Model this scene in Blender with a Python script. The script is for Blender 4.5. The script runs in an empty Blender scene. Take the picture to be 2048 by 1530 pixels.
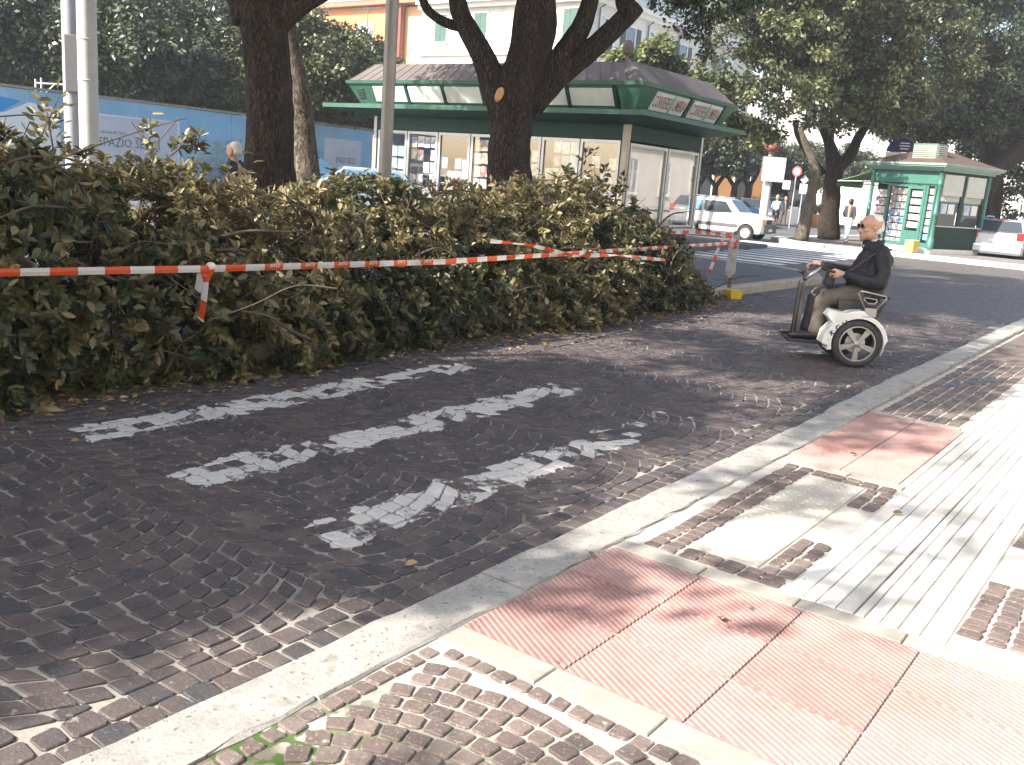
import bpy, bmesh, math, random
import numpy as np
from mathutils import Vector, Matrix, Quaternion

rnd = random.Random(7)
rng = np.random.default_rng(7)
S = bpy.context.scene
COL = S.collection
rad = math.radians

# ---------------------------------------------------------------- camera
PITCH, ROLL, EYE, FPX = rad(12.5), rad(4.4), 1.6, 1850.0
_F = Vector((0, math.cos(PITCH), -math.sin(PITCH)))
_R0 = Vector((1, 0, 0)); _U0 = _R0.cross(_F)
_R = math.cos(ROLL) * _R0 + math.sin(ROLL) * _U0
_U = -math.sin(ROLL) * _R0 + math.cos(ROLL) * _U0
cam = bpy.data.cameras.new('camera'); cam_o = bpy.data.objects.new('camera', cam); COL.objects.link(cam_o)
cam.sensor_width = 36; cam.lens = FPX / 2048 * 36; cam.clip_start = 0.05; cam.clip_end = 2000
m = Matrix((( _R.x, _U.x, -_F.x, 0), (_R.y, _U.y, -_F.y, 0), (_R.z, _U.z, -_F.z, EYE), (0, 0, 0, 1)))
cam_o.matrix_world = m
S.camera = cam_o

# ---------------------------------------------------------------- sun, sky, exposure
SUN_EL = rad(39)
_h = Vector((-0.88, -0.475)).normalized()
SUN = Vector((_h.x * math.cos(SUN_EL), _h.y * math.cos(SUN_EL), math.sin(SUN_EL)))
W = bpy.data.worlds.new('World'); S.world = W; W.use_nodes = True
_n = W.node_tree.nodes; _bg = _n['Background']
_sky = _n.new('ShaderNodeTexSky'); _sky.sky_type = 'NISHITA'; _sky.sun_disc = False
_sky.sun_elevation = SUN_EL; _sky.sun_rotation = math.atan2(_h.x, _h.y)
_sky.air_density = 1.0; _sky.dust_density = 2.5; _sky.ozone_density = 1.0
W.node_tree.links.new(_sky.outputs[0], _bg.inputs[0]); _bg.inputs[1].default_value = 0.14
sun = bpy.data.lights.new('sun', 'SUN'); sun.energy = 5.0; sun.angle = rad(0.53); sun.color = (1.0, 0.94, 0.84)
sun_o = bpy.data.objects.new('sun', sun); COL.objects.link(sun_o); sun_o.location = (-20, -10, 30)
sun_o.rotation_euler = SUN.to_track_quat('Z', 'Y').to_euler()
S.view_settings.view_transform = 'Standard'; S.view_settings.look = 'None'
S.view_settings.exposure = 1.55; S.view_settings.gamma = 1.0
S.view_settings.use_curve_mapping = False
S.cycles.max_bounces = 8

# ---------------------------------------------------------------- measuring helpers
UD = Vector((0.588, 0.809)).normalized(); VD = Vector((-UD.y, UD.x)); V0 = 2.16
STREET = math.atan2(UD.y, UD.x)                       # street axis (u) in the world
def P(u, v, z=0.0):
    """street coordinates (metres along the kerb, metres to its left) to a world point"""
    q = UD * u + VD * (v + V0); return Vector((q.x, q.y, z))
def at(px, py, Y):
    """a point read off the photograph (2048 px wide) at distance Y ahead"""
    d = _F + _R * ((px - 1024) / FPX) - _U * ((py - 765) / FPX)
    t = Y / d.y; return Vector((d.x * t, Y, EYE + d.z * t))

# ---------------------------------------------------------------- tagging
def tag(o, label=None, cat=None, group=None, kind=None):
    if label: o['label'] = label
    if cat: o['category'] = cat
    if group: o['group'] = group
    if kind: o['kind'] = kind
    return o
def thing(name, label, cat, loc=(0, 0, 0), rz=0.0, group=None):
    o = bpy.data.objects.new(name, None); COL.objects.link(o)
    o.empty_display_size = 0.1; o.location = loc; o.rotation_euler = (0, 0, rz)
    return tag(o, label, cat, group)
def link(name, me, parent=None):
    o = bpy.data.objects.new(name, me); COL.objects.link(o)
    if parent is not None: o.parent = parent
    return o
def copy_tree(o, parent=None):
    c = o.copy(); COL.objects.link(c)
    if parent is not None: c.parent = parent
    for ch in list(o.children): copy_tree(ch, c)
    return c

# ---------------------------------------------------------------- materials
MATS = {}
def nodes(mt): return mt.node_tree.nodes, mt.node_tree.links
def mat(name, col, rough=0.6, metal=0.0, var=0.12, scale=8.0, bump=0.0, bscale=40.0, dirt=None, spec=0.5, coat=0.0, emit=None, trans=0.0, alpha=1.0):
    if name in MATS: return MATS[name]
    mt = bpy.data.materials.new(name); mt.use_nodes = True; n, l = nodes(mt)
    b = n['Principled BSDF']; b.inputs['Roughness'].default_value = rough; b.inputs['Metallic'].default_value = metal
    b.inputs['Specular IOR Level'].default_value = spec; b.inputs['Coat Weight'].default_value = coat
    b.inputs['Transmission Weight'].default_value = trans
    tc = n.new('ShaderNodeTexCoord')
    nz = n.new('ShaderNodeTexNoise'); nz.inputs['Scale'].default_value = scale; nz.inputs['Detail'].default_value = 6; nz.inputs['Roughness'].default_value = 0.65
    l.new(tc.outputs['Object'], nz.inputs['Vector'])
    rp = n.new('ShaderNodeValToRGB'); e = rp.color_ramp.elements
    lo = tuple(c * (1 - var) for c in col); hi = tuple(min(1, c * (1 + var)) for c in col)
    e[0].position = 0.3; e[0].color = (*lo, 1); e[1].position = 0.7; e[1].color = (*hi, 1)
    l.new(nz.outputs['Fac'], rp.inputs['Fac']); out = rp.outputs['Color']
    if dirt:
        n2 = n.new('ShaderNodeTexNoise'); n2.inputs['Scale'].default_value = dirt[2]; n2.inputs['Detail'].default_value = 8
        l.new(tc.outputs['Object'], n2.inputs['Vector'])
        r2 = n.new('ShaderNodeMapRange'); r2.inputs[1].default_value = 0.52; r2.inputs[2].default_value = 0.68; r2.inputs[4].default_value = dirt[1]
        l.new(n2.outputs['Fac'], r2.inputs[0]); mx = n.new('ShaderNodeMixRGB'); mx.inputs[2].default_value = (*dirt[0], 1)
        l.new(r2.outputs[0], mx.inputs[0]); l.new(out, mx.inputs[1]); out = mx.outputs[0]
    l.new(out, b.inputs['Base Color'])
    if bump:
        n3 = n.new('ShaderNodeTexNoise'); n3.inputs['Scale'].default_value = bscale; n3.inputs['Detail'].default_value = 8
        l.new(tc.outputs['Object'], n3.inputs['Vector']); bp = n.new('ShaderNodeBump'); bp.inputs['Strength'].default_value = bump; bp.inputs['Distance'].default_value = 0.02
        l.new(n3.outputs['Fac'], bp.inputs['Height']); l.new(bp.outputs[0], b.inputs['Normal'])
    MATS[name] = mt; return mt
def ramp(n, stops):
    r = n.new('ShaderNodeValToRGB'); e = r.color_ramp.elements
    while len(e) < len(stops): e.new(0.5)
    for k, (p, c) in enumerate(stops): e[k].position = p; e[k].color = (*c, 1)
    return r
def leaf_mat(name, stops, back, rough=0.4, trans=0.18, spec=0.5):
    """leaf: colour by a per-leaf tone, paler matt underside, a little light through it"""
    mt = bpy.data.materials.new(name); mt.use_nodes = True; n, l = nodes(mt); b = n['Principled BSDF']
    a = n.new('ShaderNodeAttribute'); a.attribute_name = 'tone'
    r = ramp(n, stops); l.new(a.outputs['Fac'], r.inputs['Fac'])
    g = n.new('ShaderNodeNewGeometry'); mx = n.new('ShaderNodeMixRGB'); mx.inputs[2].default_value = (*back, 1)
    mul = n.new('ShaderNodeMath'); mul.operation = 'MULTIPLY'; mul.inputs[1].default_value = 0.6
    l.new(g.outputs['Backfacing'], mul.inputs[0]); l.new(mul.outputs[0], mx.inputs[0]); l.new(r.outputs[0], mx.inputs[1])
    l.new(mx.outputs[0], b.inputs['Base Color']); b.inputs['Roughness'].default_value = rough; b.inputs['Specular IOR Level'].default_value = spec
    t = n.new('ShaderNodeBsdfTranslucent'); l.new(mx.outputs[0], t.inputs[0])
    ms = n.new('ShaderNodeMixShader'); ms.inputs[0].default_value = trans
    l.new(b.outputs[0], ms.inputs[1]); l.new(t.outputs[0], ms.inputs[2]); l.new(ms.outputs[0], n['Material Output'].inputs[0])
    return mt
def glass_mat(name, col=(0.03, 0.035, 0.04), rough=0.05, alpha=0.0, refl=0.07):
    if name in MATS: return MATS[name]
    mt = bpy.data.materials.new(name); mt.use_nodes = True; n, l = nodes(mt); b = n['Principled BSDF']
    b.inputs['Base Color'].default_value = (*col, 1); b.inputs['Roughness'].default_value = rough; b.inputs['IOR'].default_value = 1.5
    if alpha:
        t = n.new('ShaderNodeBsdfTransparent'); ms = n.new('ShaderNodeMixShader'); ms.inputs[0].default_value = alpha
        gl = n.new('ShaderNodeBsdfGlossy'); gl.inputs['Roughness'].default_value = rough
        lw = n.new('ShaderNodeLayerWeight'); lw.inputs[0].default_value = 0.5; pw = n.new('ShaderNodeMath'); pw.operation = 'POWER'; pw.inputs[1].default_value = 3.0; l.new(lw.outputs['Facing'], pw.inputs[0])
        fr = n.new('ShaderNodeMath'); fr.operation = 'MULTIPLY_ADD'; fr.inputs[1].default_value = 0.75; fr.inputs[2].default_value = refl; l.new(pw.outputs[0], fr.inputs[0])
        m2 = n.new('ShaderNodeMixShader'); l.new(fr.outputs[0], m2.inputs[0]); l.new(t.outputs[0], m2.inputs[1]); l.new(gl.outputs[0], m2.inputs[2])
        l.new(m2.outputs[0], n['Material Output'].inputs[0])
    MATS[name] = mt; return mt

# ---------------------------------------------------------------- mesh builder
def mesh_from(name, V, F, mats, tone=None, smooth=False, midx=None, attrs=None):
    me = bpy.data.meshes.new(name)
    me.from_pydata([tuple(v) for v in V], [], [tuple(f) for f in F])
    for mm in (mats if isinstance(mats, (list, tuple)) else [mats]): me.materials.append(mm)
    if midx is not None: me.polygons.foreach_set('material_index', midx)
    if tone is not None:
        a = me.attributes.new('tone', 'FLOAT', 'POINT'); a.data.foreach_set('value', np.asarray(tone, 'f'))
    for k, vv in (attrs or {}).items():
        a = me.attributes.new(k, 'FLOAT', 'POINT'); a.data.foreach_set('value', np.asarray(vv, 'f'))
    if smooth: me.polygons.foreach_set('use_smooth', [True] * len(me.polygons))
    me.update(); return me
def mesh_np(name, V, F, mt, tone=None, smooth=False):
    """V (n,3), F (m,k) all faces with k corners"""
    me = bpy.data.meshes.new(name); F = np.asarray(F, 'i'); V = np.asarray(V, 'f'); k = F.shape[1]
    me.vertices.add(len(V)); me.vertices.foreach_set('co', V.ravel())
    me.loops.add(F.size); me.loops.foreach_set('vertex_index', F.ravel())
    me.polygons.add(len(F)); me.polygons.foreach_set('loop_start', np.arange(0, F.size, k, dtype='i'))
    me.materials.append(mt)
    if tone is not None:
        a = me.attributes.new('tone', 'FLOAT', 'POINT'); a.data.foreach_set('value', np.asarray(tone, 'f'))
    if smooth: me.polygons.foreach_set('use_smooth', [True] * len(F))
    me.update(calc_edges=True); me.validate(); return me

class MB:
    """collects shapes and links them as one mesh object"""
    def __init__(s): s.V = []; s.F = []
    def add(s, V, F):
        k = len(s.V); s.V += [Vector(v) for v in V]; s.F += [tuple(i + k for i in f) for f in F]; return s
    def box(s, lo, hi, ch=0.0):
        x0, y0, z0 = lo; x1, y1, z1 = hi
        if ch <= 0:
            V = [(x0, y0, z0), (x1, y0, z0), (x1, y1, z0), (x0, y1, z0), (x0, y0, z1), (x1, y0, z1), (x1, y1, z1), (x0, y1, z1)]
            return s.add(V, [(3, 2, 1, 0), (4, 5, 6, 7), (0, 1, 5, 4), (1, 2, 6, 5), (2, 3, 7, 6), (3, 0, 4, 7)])
        bm = bmesh.new(); bmesh.ops.create_cube(bm, size=1)
        bmesh.ops.scale(bm, vec=(x1 - x0, y1 - y0, z1 - z0), verts=bm.verts)
        bmesh.ops.translate(bm, vec=((x0 + x1) / 2, (y0 + y1) / 2, (z0 + z1) / 2), verts=bm.verts)
        bmesh.ops.bevel(bm, geom=list(bm.edges), offset=ch, segments=2, profile=0.6, affect='EDGES')
        return s.frombm(bm)
    def frombm(s, bm, M=None):
        bm.verts.index_update(); V = [(M @ v.co if M else v.co.copy()) for v in bm.verts]
        F = [[v.index for v in f.verts] for f in bm.faces]; bm.free(); return s.add(V, F)
    def tube(s, pts, r, n=8, cap=True, flat=None):
        pts = [Vector(p) for p in pts]; rs = r if isinstance(r, (list, tuple)) else [r] * len(pts)
        V = []; F = []; pv = None
        for i, p in enumerate(pts):
            d = (pts[min(i + 1, len(pts) - 1)] - pts[max(i - 1, 0)]).normalized()
            if pv is None: a = d.orthogonal().normalized()
            else: a = (pv - d * pv.dot(d)).normalized()
            pv = a; b = d.cross(a)
            for k in range(n):
                t = 2 * math.pi * k / n; V.append(p + (a * math.cos(t) + b * math.sin(t)) * rs[i])
        for i in range(len(pts) - 1):
            for k in range(n):
                k2 = (k + 1) % n; F.append((i * n + k, i * n + k2, (i + 1) * n + k2, (i + 1) * n + k))
        if cap: F.append(tuple(reversed(range(n)))); F.append(tuple((len(pts) - 1) * n + k for k in range(n)))
        return s.add(V, F)
    def prism(s, poly, z0, z1):
        """poly of (x, y), extruded z0..z1"""
        n = len(poly); V = [(x, y, z0) for x, y in poly] + [(x, y, z1) for x, y in poly]
        F = [tuple(reversed(range(n))), tuple(range(n, 2 * n))] + [(i, (i + 1) % n, n + (i + 1) % n, n + i) for i in range(n)]
        return s.add(V, F)
    def slab(s, pts, th):
        """quad / polygon of 3-D points thickened along its normal by th"""
        pts = [Vector(p) for p in pts]; nr = (pts[1] - pts[0]).cross(pts[2] - pts[0]).normalized() * th; n = len(pts)
        return s.add(pts + [p + nr for p in pts], [tuple(reversed(range(n))), tuple(range(n, 2 * n))] + [(i, (i + 1) % n, n + (i + 1) % n, n + i) for i in range(n)])
    def lathe(s, prof, n=24, M=None):
        V = []; F = []
        for r, z in prof:
            for k in range(n): t = 2 * math.pi * k / n; V.append(Vector((r * math.cos(t), r * math.sin(t), z)))
        for i in range(len(prof) - 1):
            for k in range(n): F.append((i * n + k, i * n + (k + 1) % n, (i + 1) * n + (k + 1) % n, (i + 1) * n + k))
        if M: V = [M @ v for v in V]
        return s.add(V, F)
    def ball(s, c, r, n=10, m=7):
        c = Vector(c); r = Vector(r) if hasattr(r, '__len__') else Vector((r, r, r))
        V = [c + Vector((0, 0, r.z))]; F = []
        for i in range(1, m):
            a = math.pi * i / m
            for k in range(n):
                t = 2 * math.pi * k / n; V.append(c + Vector((r.x * math.sin(a) * math.cos(t), r.y * math.sin(a) * math.sin(t), r.z * math.cos(a))))
        V.append(c - Vector((0, 0, r.z))); e = len(V) - 1
        for k in range(n):
            F.append((0, 1 + k, 1 + (k + 1) % n)); F.append((e, e - n + (k + 1) % n, e - n + k))
        for i in range(m - 2):
            for k in range(n): F.append((1 + i * n + k, 1 + (i + 1) * n + k, 1 + (i + 1) * n + (k + 1) % n, 1 + i * n + (k + 1) % n))
        return s.add(V, F)
    def mesh(s, name, mt, smooth=False, tone=None): return mesh_from(name, s.V, s.F, mt, smooth=smooth, tone=tone)
    def build(s, name, mt, parent=None, smooth=False, tone=None): return link(name, s.mesh(name, mt, smooth, tone), parent)
def box(name, lo, hi, mt, parent=None, ch=0.0): return MB().box(lo, hi, ch).build(name, mt, parent)
def text_mesh(body, size, mt, extrude=0.002, align='CENTER', sx=1.0, bold=0.0):
    c = bpy.data.curves.new('lettering', 'FONT'); c.body = body; c.size = size; c.extrude = extrude; c.align_x = align; c.align_y = 'CENTER'; c.offset = bold; c.resolution_u = 2
    o = bpy.data.objects.new('lettering', c); COL.objects.link(o); bpy.context.view_layer.update()
    me = bpy.data.meshes.new_from_object(o.evaluated_get(bpy.context.evaluated_depsgraph_get()))
    bpy.data.objects.remove(o); me.materials.clear(); me.materials.append(mt)
    if sx != 1: me.transform(Matrix.Diagonal((sx, 1, 1, 1)))
    return me
def frame_mat(o, x, z):
    """matrix whose X axis is x, Z axis is z, origin o"""
    x = Vector(x).normalized(); z = Vector(z).normalized(); y = z.cross(x).normalized(); x = y.cross(z)
    return Matrix(((x.x, y.x, z.x, o[0]), (x.y, y.y, z.y, o[1]), (x.z, y.z, z.z, o[2]), (0, 0, 0, 1)))

def noise3(p, s=1.0, seed=0.0):
    """cheap smooth pseudo noise for arrays (n,3), about -1..1"""
    p = np.asarray(p) * s + seed
    x, y, z = p[..., 0], p[..., 1], p[..., 2]
    return (np.sin(1.7 * x + 1.3 * np.sin(1.1 * y + 2.1)) + np.sin(1.9 * y + 1.4 * np.sin(0.9 * z + x * 0.7)) + np.sin(1.5 * z + 1.2 * np.sin(1.3 * x + 0.5)) ) / 3

# ---------------------------------------------------------------- leaves
def unit(a): return a / np.maximum(np.linalg.norm(a, axis=-1, keepdims=True), 1e-9)
def leaf_arrays(Pn, D, N, L, Wd, six=False):
    D = unit(D); Sd = unit(np.cross(D, N)); Nn = np.cross(Sd, D); L = L[:, None]; Wd = Wd[:, None]; n = len(Pn)
    if six:
        f = 0.18 * Wd
        parts = [Pn, Pn + .32 * L * D - .5 * Wd * Sd + f * Nn, Pn + .68 * L * D - .42 * Wd * Sd + f * Nn, Pn + L * D - .06 * L * Nn,
                 Pn + .68 * L * D + .42 * Wd * Sd + f * Nn, Pn + .32 * L * D + .5 * Wd * Sd + f * Nn]
        V = np.stack(parts, 1).reshape(-1, 3); k = np.arange(n)[:, None] * 6
        F = np.concatenate([k + np.array([[0, 3, 2, 1]]), k + np.array([[0, 5, 4, 3]])])
        return V, F, 6
    parts = [Pn, Pn + .45 * L * D - .5 * Wd * Sd + .1 * Wd * Nn, Pn + L * D, Pn + .45 * L * D + .5 * Wd * Sd + .1 * Wd * Nn]
    V = np.stack(parts, 1).reshape(-1, 3); F = np.arange(n)[:, None] * 4 + np.array([[0, 3, 2, 1]])
    return V, F, 4
def rand_unit(n): return unit(rng.normal(size=(n, 3)))
def clump_leaves(C, R, per, length, flat=0.75, up=0.5):
    """leaves spread through balls at C (n,3) of radius R (n)"""
    n = len(C); idx = np.repeat(np.arange(n), per); N = len(idx)
    q = rand_unit(N) * (rng.random(N) ** 0.45)[:, None]; q[:, 2] *= flat
    Pn = C[idx] + q * R[idx][:, None]
    nrm = unit(q * 0.8 + rng.normal(size=(N, 3)) * 0.55 + np.array([0, 0, up]))
    D = unit(np.cross(nrm, rand_unit(N)) + q * 0.4 - np.array([0, 0, 0.25]))
    L = length * rng.uniform(0.7, 1.3, N)
    ct = rng.random(n); tone = np.clip(0.25 + 0.5 * ct[idx] + rng.normal(size=N) * 0.16, 0, 1)
    return Pn, D, nrm, L, tone
def crown_clumps(blobs, n, rmin, rmax, shell=0.6):
    vol = np.array([b[1][0] * b[1][1] * b[1][2] for b in blobs]) ** (2 / 3); pick = rng.choice(len(blobs), n, p=vol / vol.sum())
    c = np.array([b[0] for b in blobs])[pick]; r = np.array([b[1] for b in blobs])[pick]
    d = rand_unit(n); lump = 1 + 0.16 * noise3(d * 3 + c, 1.0)
    rr = (shell + (1 - shell) * rng.random(n) ** 0.6)
    return c + d * r * (rr * lump)[:, None], rng.uniform(rmin, rmax, n)

# ================================================================ GROUND, ROAD, PAVEMENT
def world_mat(name, stops, scale, rough=0.8, bump=0.25, bscale=60, speck=None, tone=False, paint=False, spec=0.35, moss=False):
    """paving materials: everything driven by the world position, so alike pieces differ"""
    mt = bpy.data.materials.new(name); mt.use_nodes = True; n, l = nodes(mt); b = n['Principled BSDF']
    b.inputs['Roughness'].default_value = rough; b.inputs['Specular IOR Level'].default_value = spec
    g = n.new('ShaderNodeNewGeometry'); pos = g.outputs['Position']
    nz = n.new('ShaderNodeTexNoise'); nz.inputs['Scale'].default_value = scale; nz.inputs['Detail'].default_value = 9; nz.inputs['Roughness'].default_value = 0.7
    l.new(pos, nz.inputs['Vector']); fac = nz.outputs['Fac']
    if tone:
        a = n.new('ShaderNodeAttribute'); a.attribute_name = 'tone'
        mm = n.new('ShaderNodeMath'); mm.operation = 'MULTIPLY_ADD'; mm.inputs[1].default_value = 0.55
        sb = n.new('ShaderNodeMath'); sb.operation = 'SUBTRACT'; sb.inputs[1].default_value = 0.27
        l.new(nz.outputs['Fac'], sb.inputs[0]); l.new(a.outputs['Fac'], mm.inputs[0]); l.new(sb.outputs[0], mm.inputs[2]); fac = mm.outputs[0]
    r = ramp(n, stops); l.new(fac, r.inputs['Fac']); out = r.outputs[0]
    def mixin(out, fac, col):
        mx = n.new('ShaderNodeMixRGB'); mx.inputs[2].default_value = (*col, 1); l.new(fac, mx.inputs[0]); l.new(out, mx.inputs[1]); return mx.outputs[0]
    def noisemask(sc, lo, hi, detail=8):
        q = n.new('ShaderNodeTexNoise'); q.inputs['Scale'].default_value = sc; q.inputs['Detail'].default_value = detail; l.new(pos, q.inputs['Vector'])
        mr = n.new('ShaderNodeMapRange'); mr.inputs[1].default_value = lo; mr.inputs[2].default_value = hi; l.new(q.outputs['Fac'], mr.inputs[0]); return mr.outputs[0]
    if speck:
        for sc, lo, hi, col in speck: out = mixin(out, noisemask(sc, lo, hi), col)
    def dot(vec, off):
        d = n.new('ShaderNodeVectorMath'); d.operation = 'DOT_PRODUCT'; d.inputs[1].default_value = (vec.x, vec.y, 0); l.new(pos, d.inputs[0])
        s = n.new('ShaderNodeMath'); s.operation = 'SUBTRACT'; s.inputs[1].default_value = off; l.new(d.outputs['Value'], s.inputs[0]); return s.outputs[0]
    def M(op, a, b=None, c=None):
        q = n.new('ShaderNodeMath'); q.operation = op
        for k, x in enumerate((a, b, c)):
            if x is None: continue
            if isinstance(x, (int, float)): q.inputs[k].default_value = x
            else: l.new(x, q.inputs[k])
        return q.outputs[0]
    if paint:
        u = dot(UD, 0.0); v = dot(VD, V0)
        q = n.new('ShaderNodeTexNoise'); q.inputs['Scale'].default_value = 5; q.inputs['Detail'].default_value = 6; l.new(pos, q.inputs['Vector'])
        w = M('ADD', v, M('MULTIPLY', M('SUBTRACT', q.outputs['Fac'], 0.5), 0.34))
        d = M('ABSOLUTE', M('SUBTRACT', M('MODULO', M('ADD', M('SUBTRACT', w, 0.73), 5 * 1.03 + 0.515), 1.03), 0.515))
        band = M('LESS_THAN', d, 0.155)
        band = M('MULTIPLY', band, M('LESS_THAN', v, 3.2)); band = M('MULTIPLY', band, M('GREATER_THAN', v, 0.45))
        uu = M('ADD', u, M('MULTIPLY', M('SUBTRACT', q.outputs['Fac'], 0.5), 0.5))
        band = M('MULTIPLY', band, M('GREATER_THAN', uu, 2.66)); band = M('MULTIPLY', band, M('LESS_THAN', uu, 6.15))
        a2 = n.new('ShaderNodeAttribute'); a2.attribute_name = 'wear'
        q2 = n.new('ShaderNodeTexNoise'); q2.inputs['Scale'].default_value = 21; q2.inputs['Detail'].default_value = 9; q2.inputs['Roughness'].default_value = 0.75; l.new(pos, q2.inputs['Vector'])
        keep = M('ADD', M('MULTIPLY', a2.outputs['Fac'], 0.55), M('MULTIPLY', q2.outputs['Fac'], 1.0))
        # the stripe nearest the kerb has lost most of its paint on its far half
        fade = M('MULTIPLY', M('MULTIPLY', M('LESS_THAN', v, 1.2), M('SUBTRACT', u, 3.9)), 0.16); fade = M('MAXIMUM', fade, 0.0)
        keep = M('SUBTRACT', keep, fade)
        sm_ = n.new('ShaderNodeMapRange'); sm_.inputs[1].default_value = 0.615; sm_.inputs[2].default_value = 0.71; sm_.inputs[4].default_value = 0.95; l.new(keep, sm_.inputs[0]); mask = M('MULTIPLY', band, sm_.outputs[0])
        out = mixin(out, mask, (0.52, 0.50, 0.465))
    if moss:
        u = dot(UD, 0.0); near = n.new('ShaderNodeMapRange'); near.inputs[1].default_value = 2.15; near.inputs[2].default_value = 1.55; l.new(u, near.inputs[0])
        out = mixin(out, M('MULTIPLY', near.outputs[0], noisemask(3, 0.38, 0.5)), (0.13, 0.11, 0.085))
        out = mixin(out, M('MULTIPLY', near.outputs[0], noisemask(19, 0.47, 0.55)), (0.05, 0.095, 0.02))
    l.new(out, b.inputs['Base Color'])
    n3 = n.new('ShaderNodeTexNoise'); n3.inputs['Scale'].default_value = bscale; n3.inputs['Detail'].default_value = 10; n3.inputs['Roughness'].default_value = 0.7; l.new(pos, n3.inputs['Vector'])
    bp = n.new('ShaderNodeBump'); bp.inputs['Strength'].default_value = bump; bp.inputs['Distance'].default_value = 0.012
    l.new(n3.outputs['Fac'], bp.inputs['Height']); l.new(bp.outputs[0], b.inputs['Normal'])
    MATS[name] = mt; return mt

M_ASPH = world_mat('asphalt', [(0.3, (0.075, 0.078, 0.085)), (0.7, (0.115, 0.115, 0.12))], 1.2, 0.85, 0.3, 90, speck=[(45, 0.60, 0.7, (0.17, 0.165, 0.16)), (3.0, 0.58, 0.68, (0.06, 0.06, 0.065))])
M_STONE = world_mat('porphyry sett', [(0.0, (0.038, 0.039, 0.044)), (0.3, (0.056, 0.050, 0.051)), (0.5, (0.074, 0.058, 0.056)), (0.75, (0.095, 0.074, 0.068)), (1.0, (0.135, 0.115, 0.102))], 14, 0.62, 0.55, 70, tone=True, paint=True, spec=0.4,
                    speck=[(90, 0.60, 0.72, (0.16, 0.14, 0.125)), (22, 0.66, 0.74, (0.26, 0.235, 0.20))])
M_WALKSETT = world_mat('pavement sett', [(0.0, (0.082, 0.065, 0.058)), (0.5, (0.130, 0.098, 0.086)), (1.0, (0.205, 0.165, 0.14))], 14, 0.75, 0.5, 70, tone=True,
                    speck=[(80, 0.58, 0.7, (0.27, 0.22, 0.19)), (16, 0.66, 0.73, (0.44, 0.41, 0.36))])
M_BED = world_mat('sandy joint mortar', [(0.30, (0.06, 0.05, 0.044)), (0.40, (0.17, 0.15, 0.125)), (0.50, (0.27, 0.245, 0.21)), (1, (0.36, 0.33, 0.285))], 1.3, 0.95, 0.5, 50, paint=True)
M_GROUT = world_mat('pale joint mortar', [(0.3, (0.33, 0.305, 0.26)), (0.7, (0.50, 0.47, 0.42))], 5, 0.95, 0.4, 60, moss=True)
M_KERB = world_mat('grey kerb stone', [(0.25, (0.19, 0.178, 0.16)), (0.5, (0.29, 0.275, 0.25)), (0.75, (0.39, 0.37, 0.335))], 7, 0.8, 0.5, 60, speck=[(60, 0.61, 0.68, (0.11, 0.105, 0.095)), (7, 0.60, 0.72, (0.15, 0.14, 0.115)), (160, 0.6, 0.7, (0.40, 0.38, 0.35))])
M_STRIP = world_mat('buff concrete strip', [(0.3, (0.24, 0.22, 0.185)), (0.7, (0.36, 0.335, 0.29))], 4, 0.85, 0.35, 60, speck=[(3, 0.58, 0.7, (0.19, 0.17, 0.145))])
M_RED = world_mat('red ribbed tile', [(0.25, (0.26, 0.145, 0.128)), (0.75, (0.36, 0.23, 0.21))], 6, 0.7, 0.3, 80, tone=True, speck=[(2.2, 0.55, 0.72, (0.36, 0.255, 0.225)), (90, 0.62, 0.72, (0.42, 0.33, 0.3)), (11, 0.69, 0.715, (0.10, 0.075, 0.07)), (1.1, 0.52, 0.75, (0.22, 0.14, 0.12))])
M_BUFF = world_mat('buff tactile tile', [(0.3, (0.38, 0.345, 0.28)), (0.7, (0.47, 0.44, 0.37))], 5, 0.8, 0.3, 80)
M_WHITE = world_mat('pale paving plank', [(0.3, (0.44, 0.42, 0.375)), (0.7, (0.58, 0.56, 0.51))], 3, 0.75, 0.25, 70, tone=True, speck=[(1.3, 0.52, 0.75, (0.40, 0.37, 0.32)), (17, 0.70, 0.725, (0.17, 0.155, 0.14)), (70, 0.62, 0.7, (0.40, 0.37, 0.33))])
M_PAINT = world_mat('white road paint', [(0.3, (0.48, 0.48, 0.47)), (0.7, (0.68, 0.68, 0.66))], 7, 0.7, 0.2, 80)
M_JOINT = world_mat('dark paving joint', [(0.3, (0.10, 0.09, 0.08)), (0.7, (0.2, 0.18, 0.15))], 5, 0.95, 0.2, 60)

def sheet(name, uvs, z, mt, parent=None):
    return link(name, mesh_from(name, [P(u, v, z) for u, v in uvs], [tuple(range(len(uvs)))], mt), parent)
g_o = link('ground', mesh_from('ground', [(-170, -60, -0.08), (170, -60, -0.08), (170, 280, -0.08), (-170, 280, -0.08)], [(0, 1, 2, 3)], M_ASPH)); tag(g_o, kind='structure')

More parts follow.
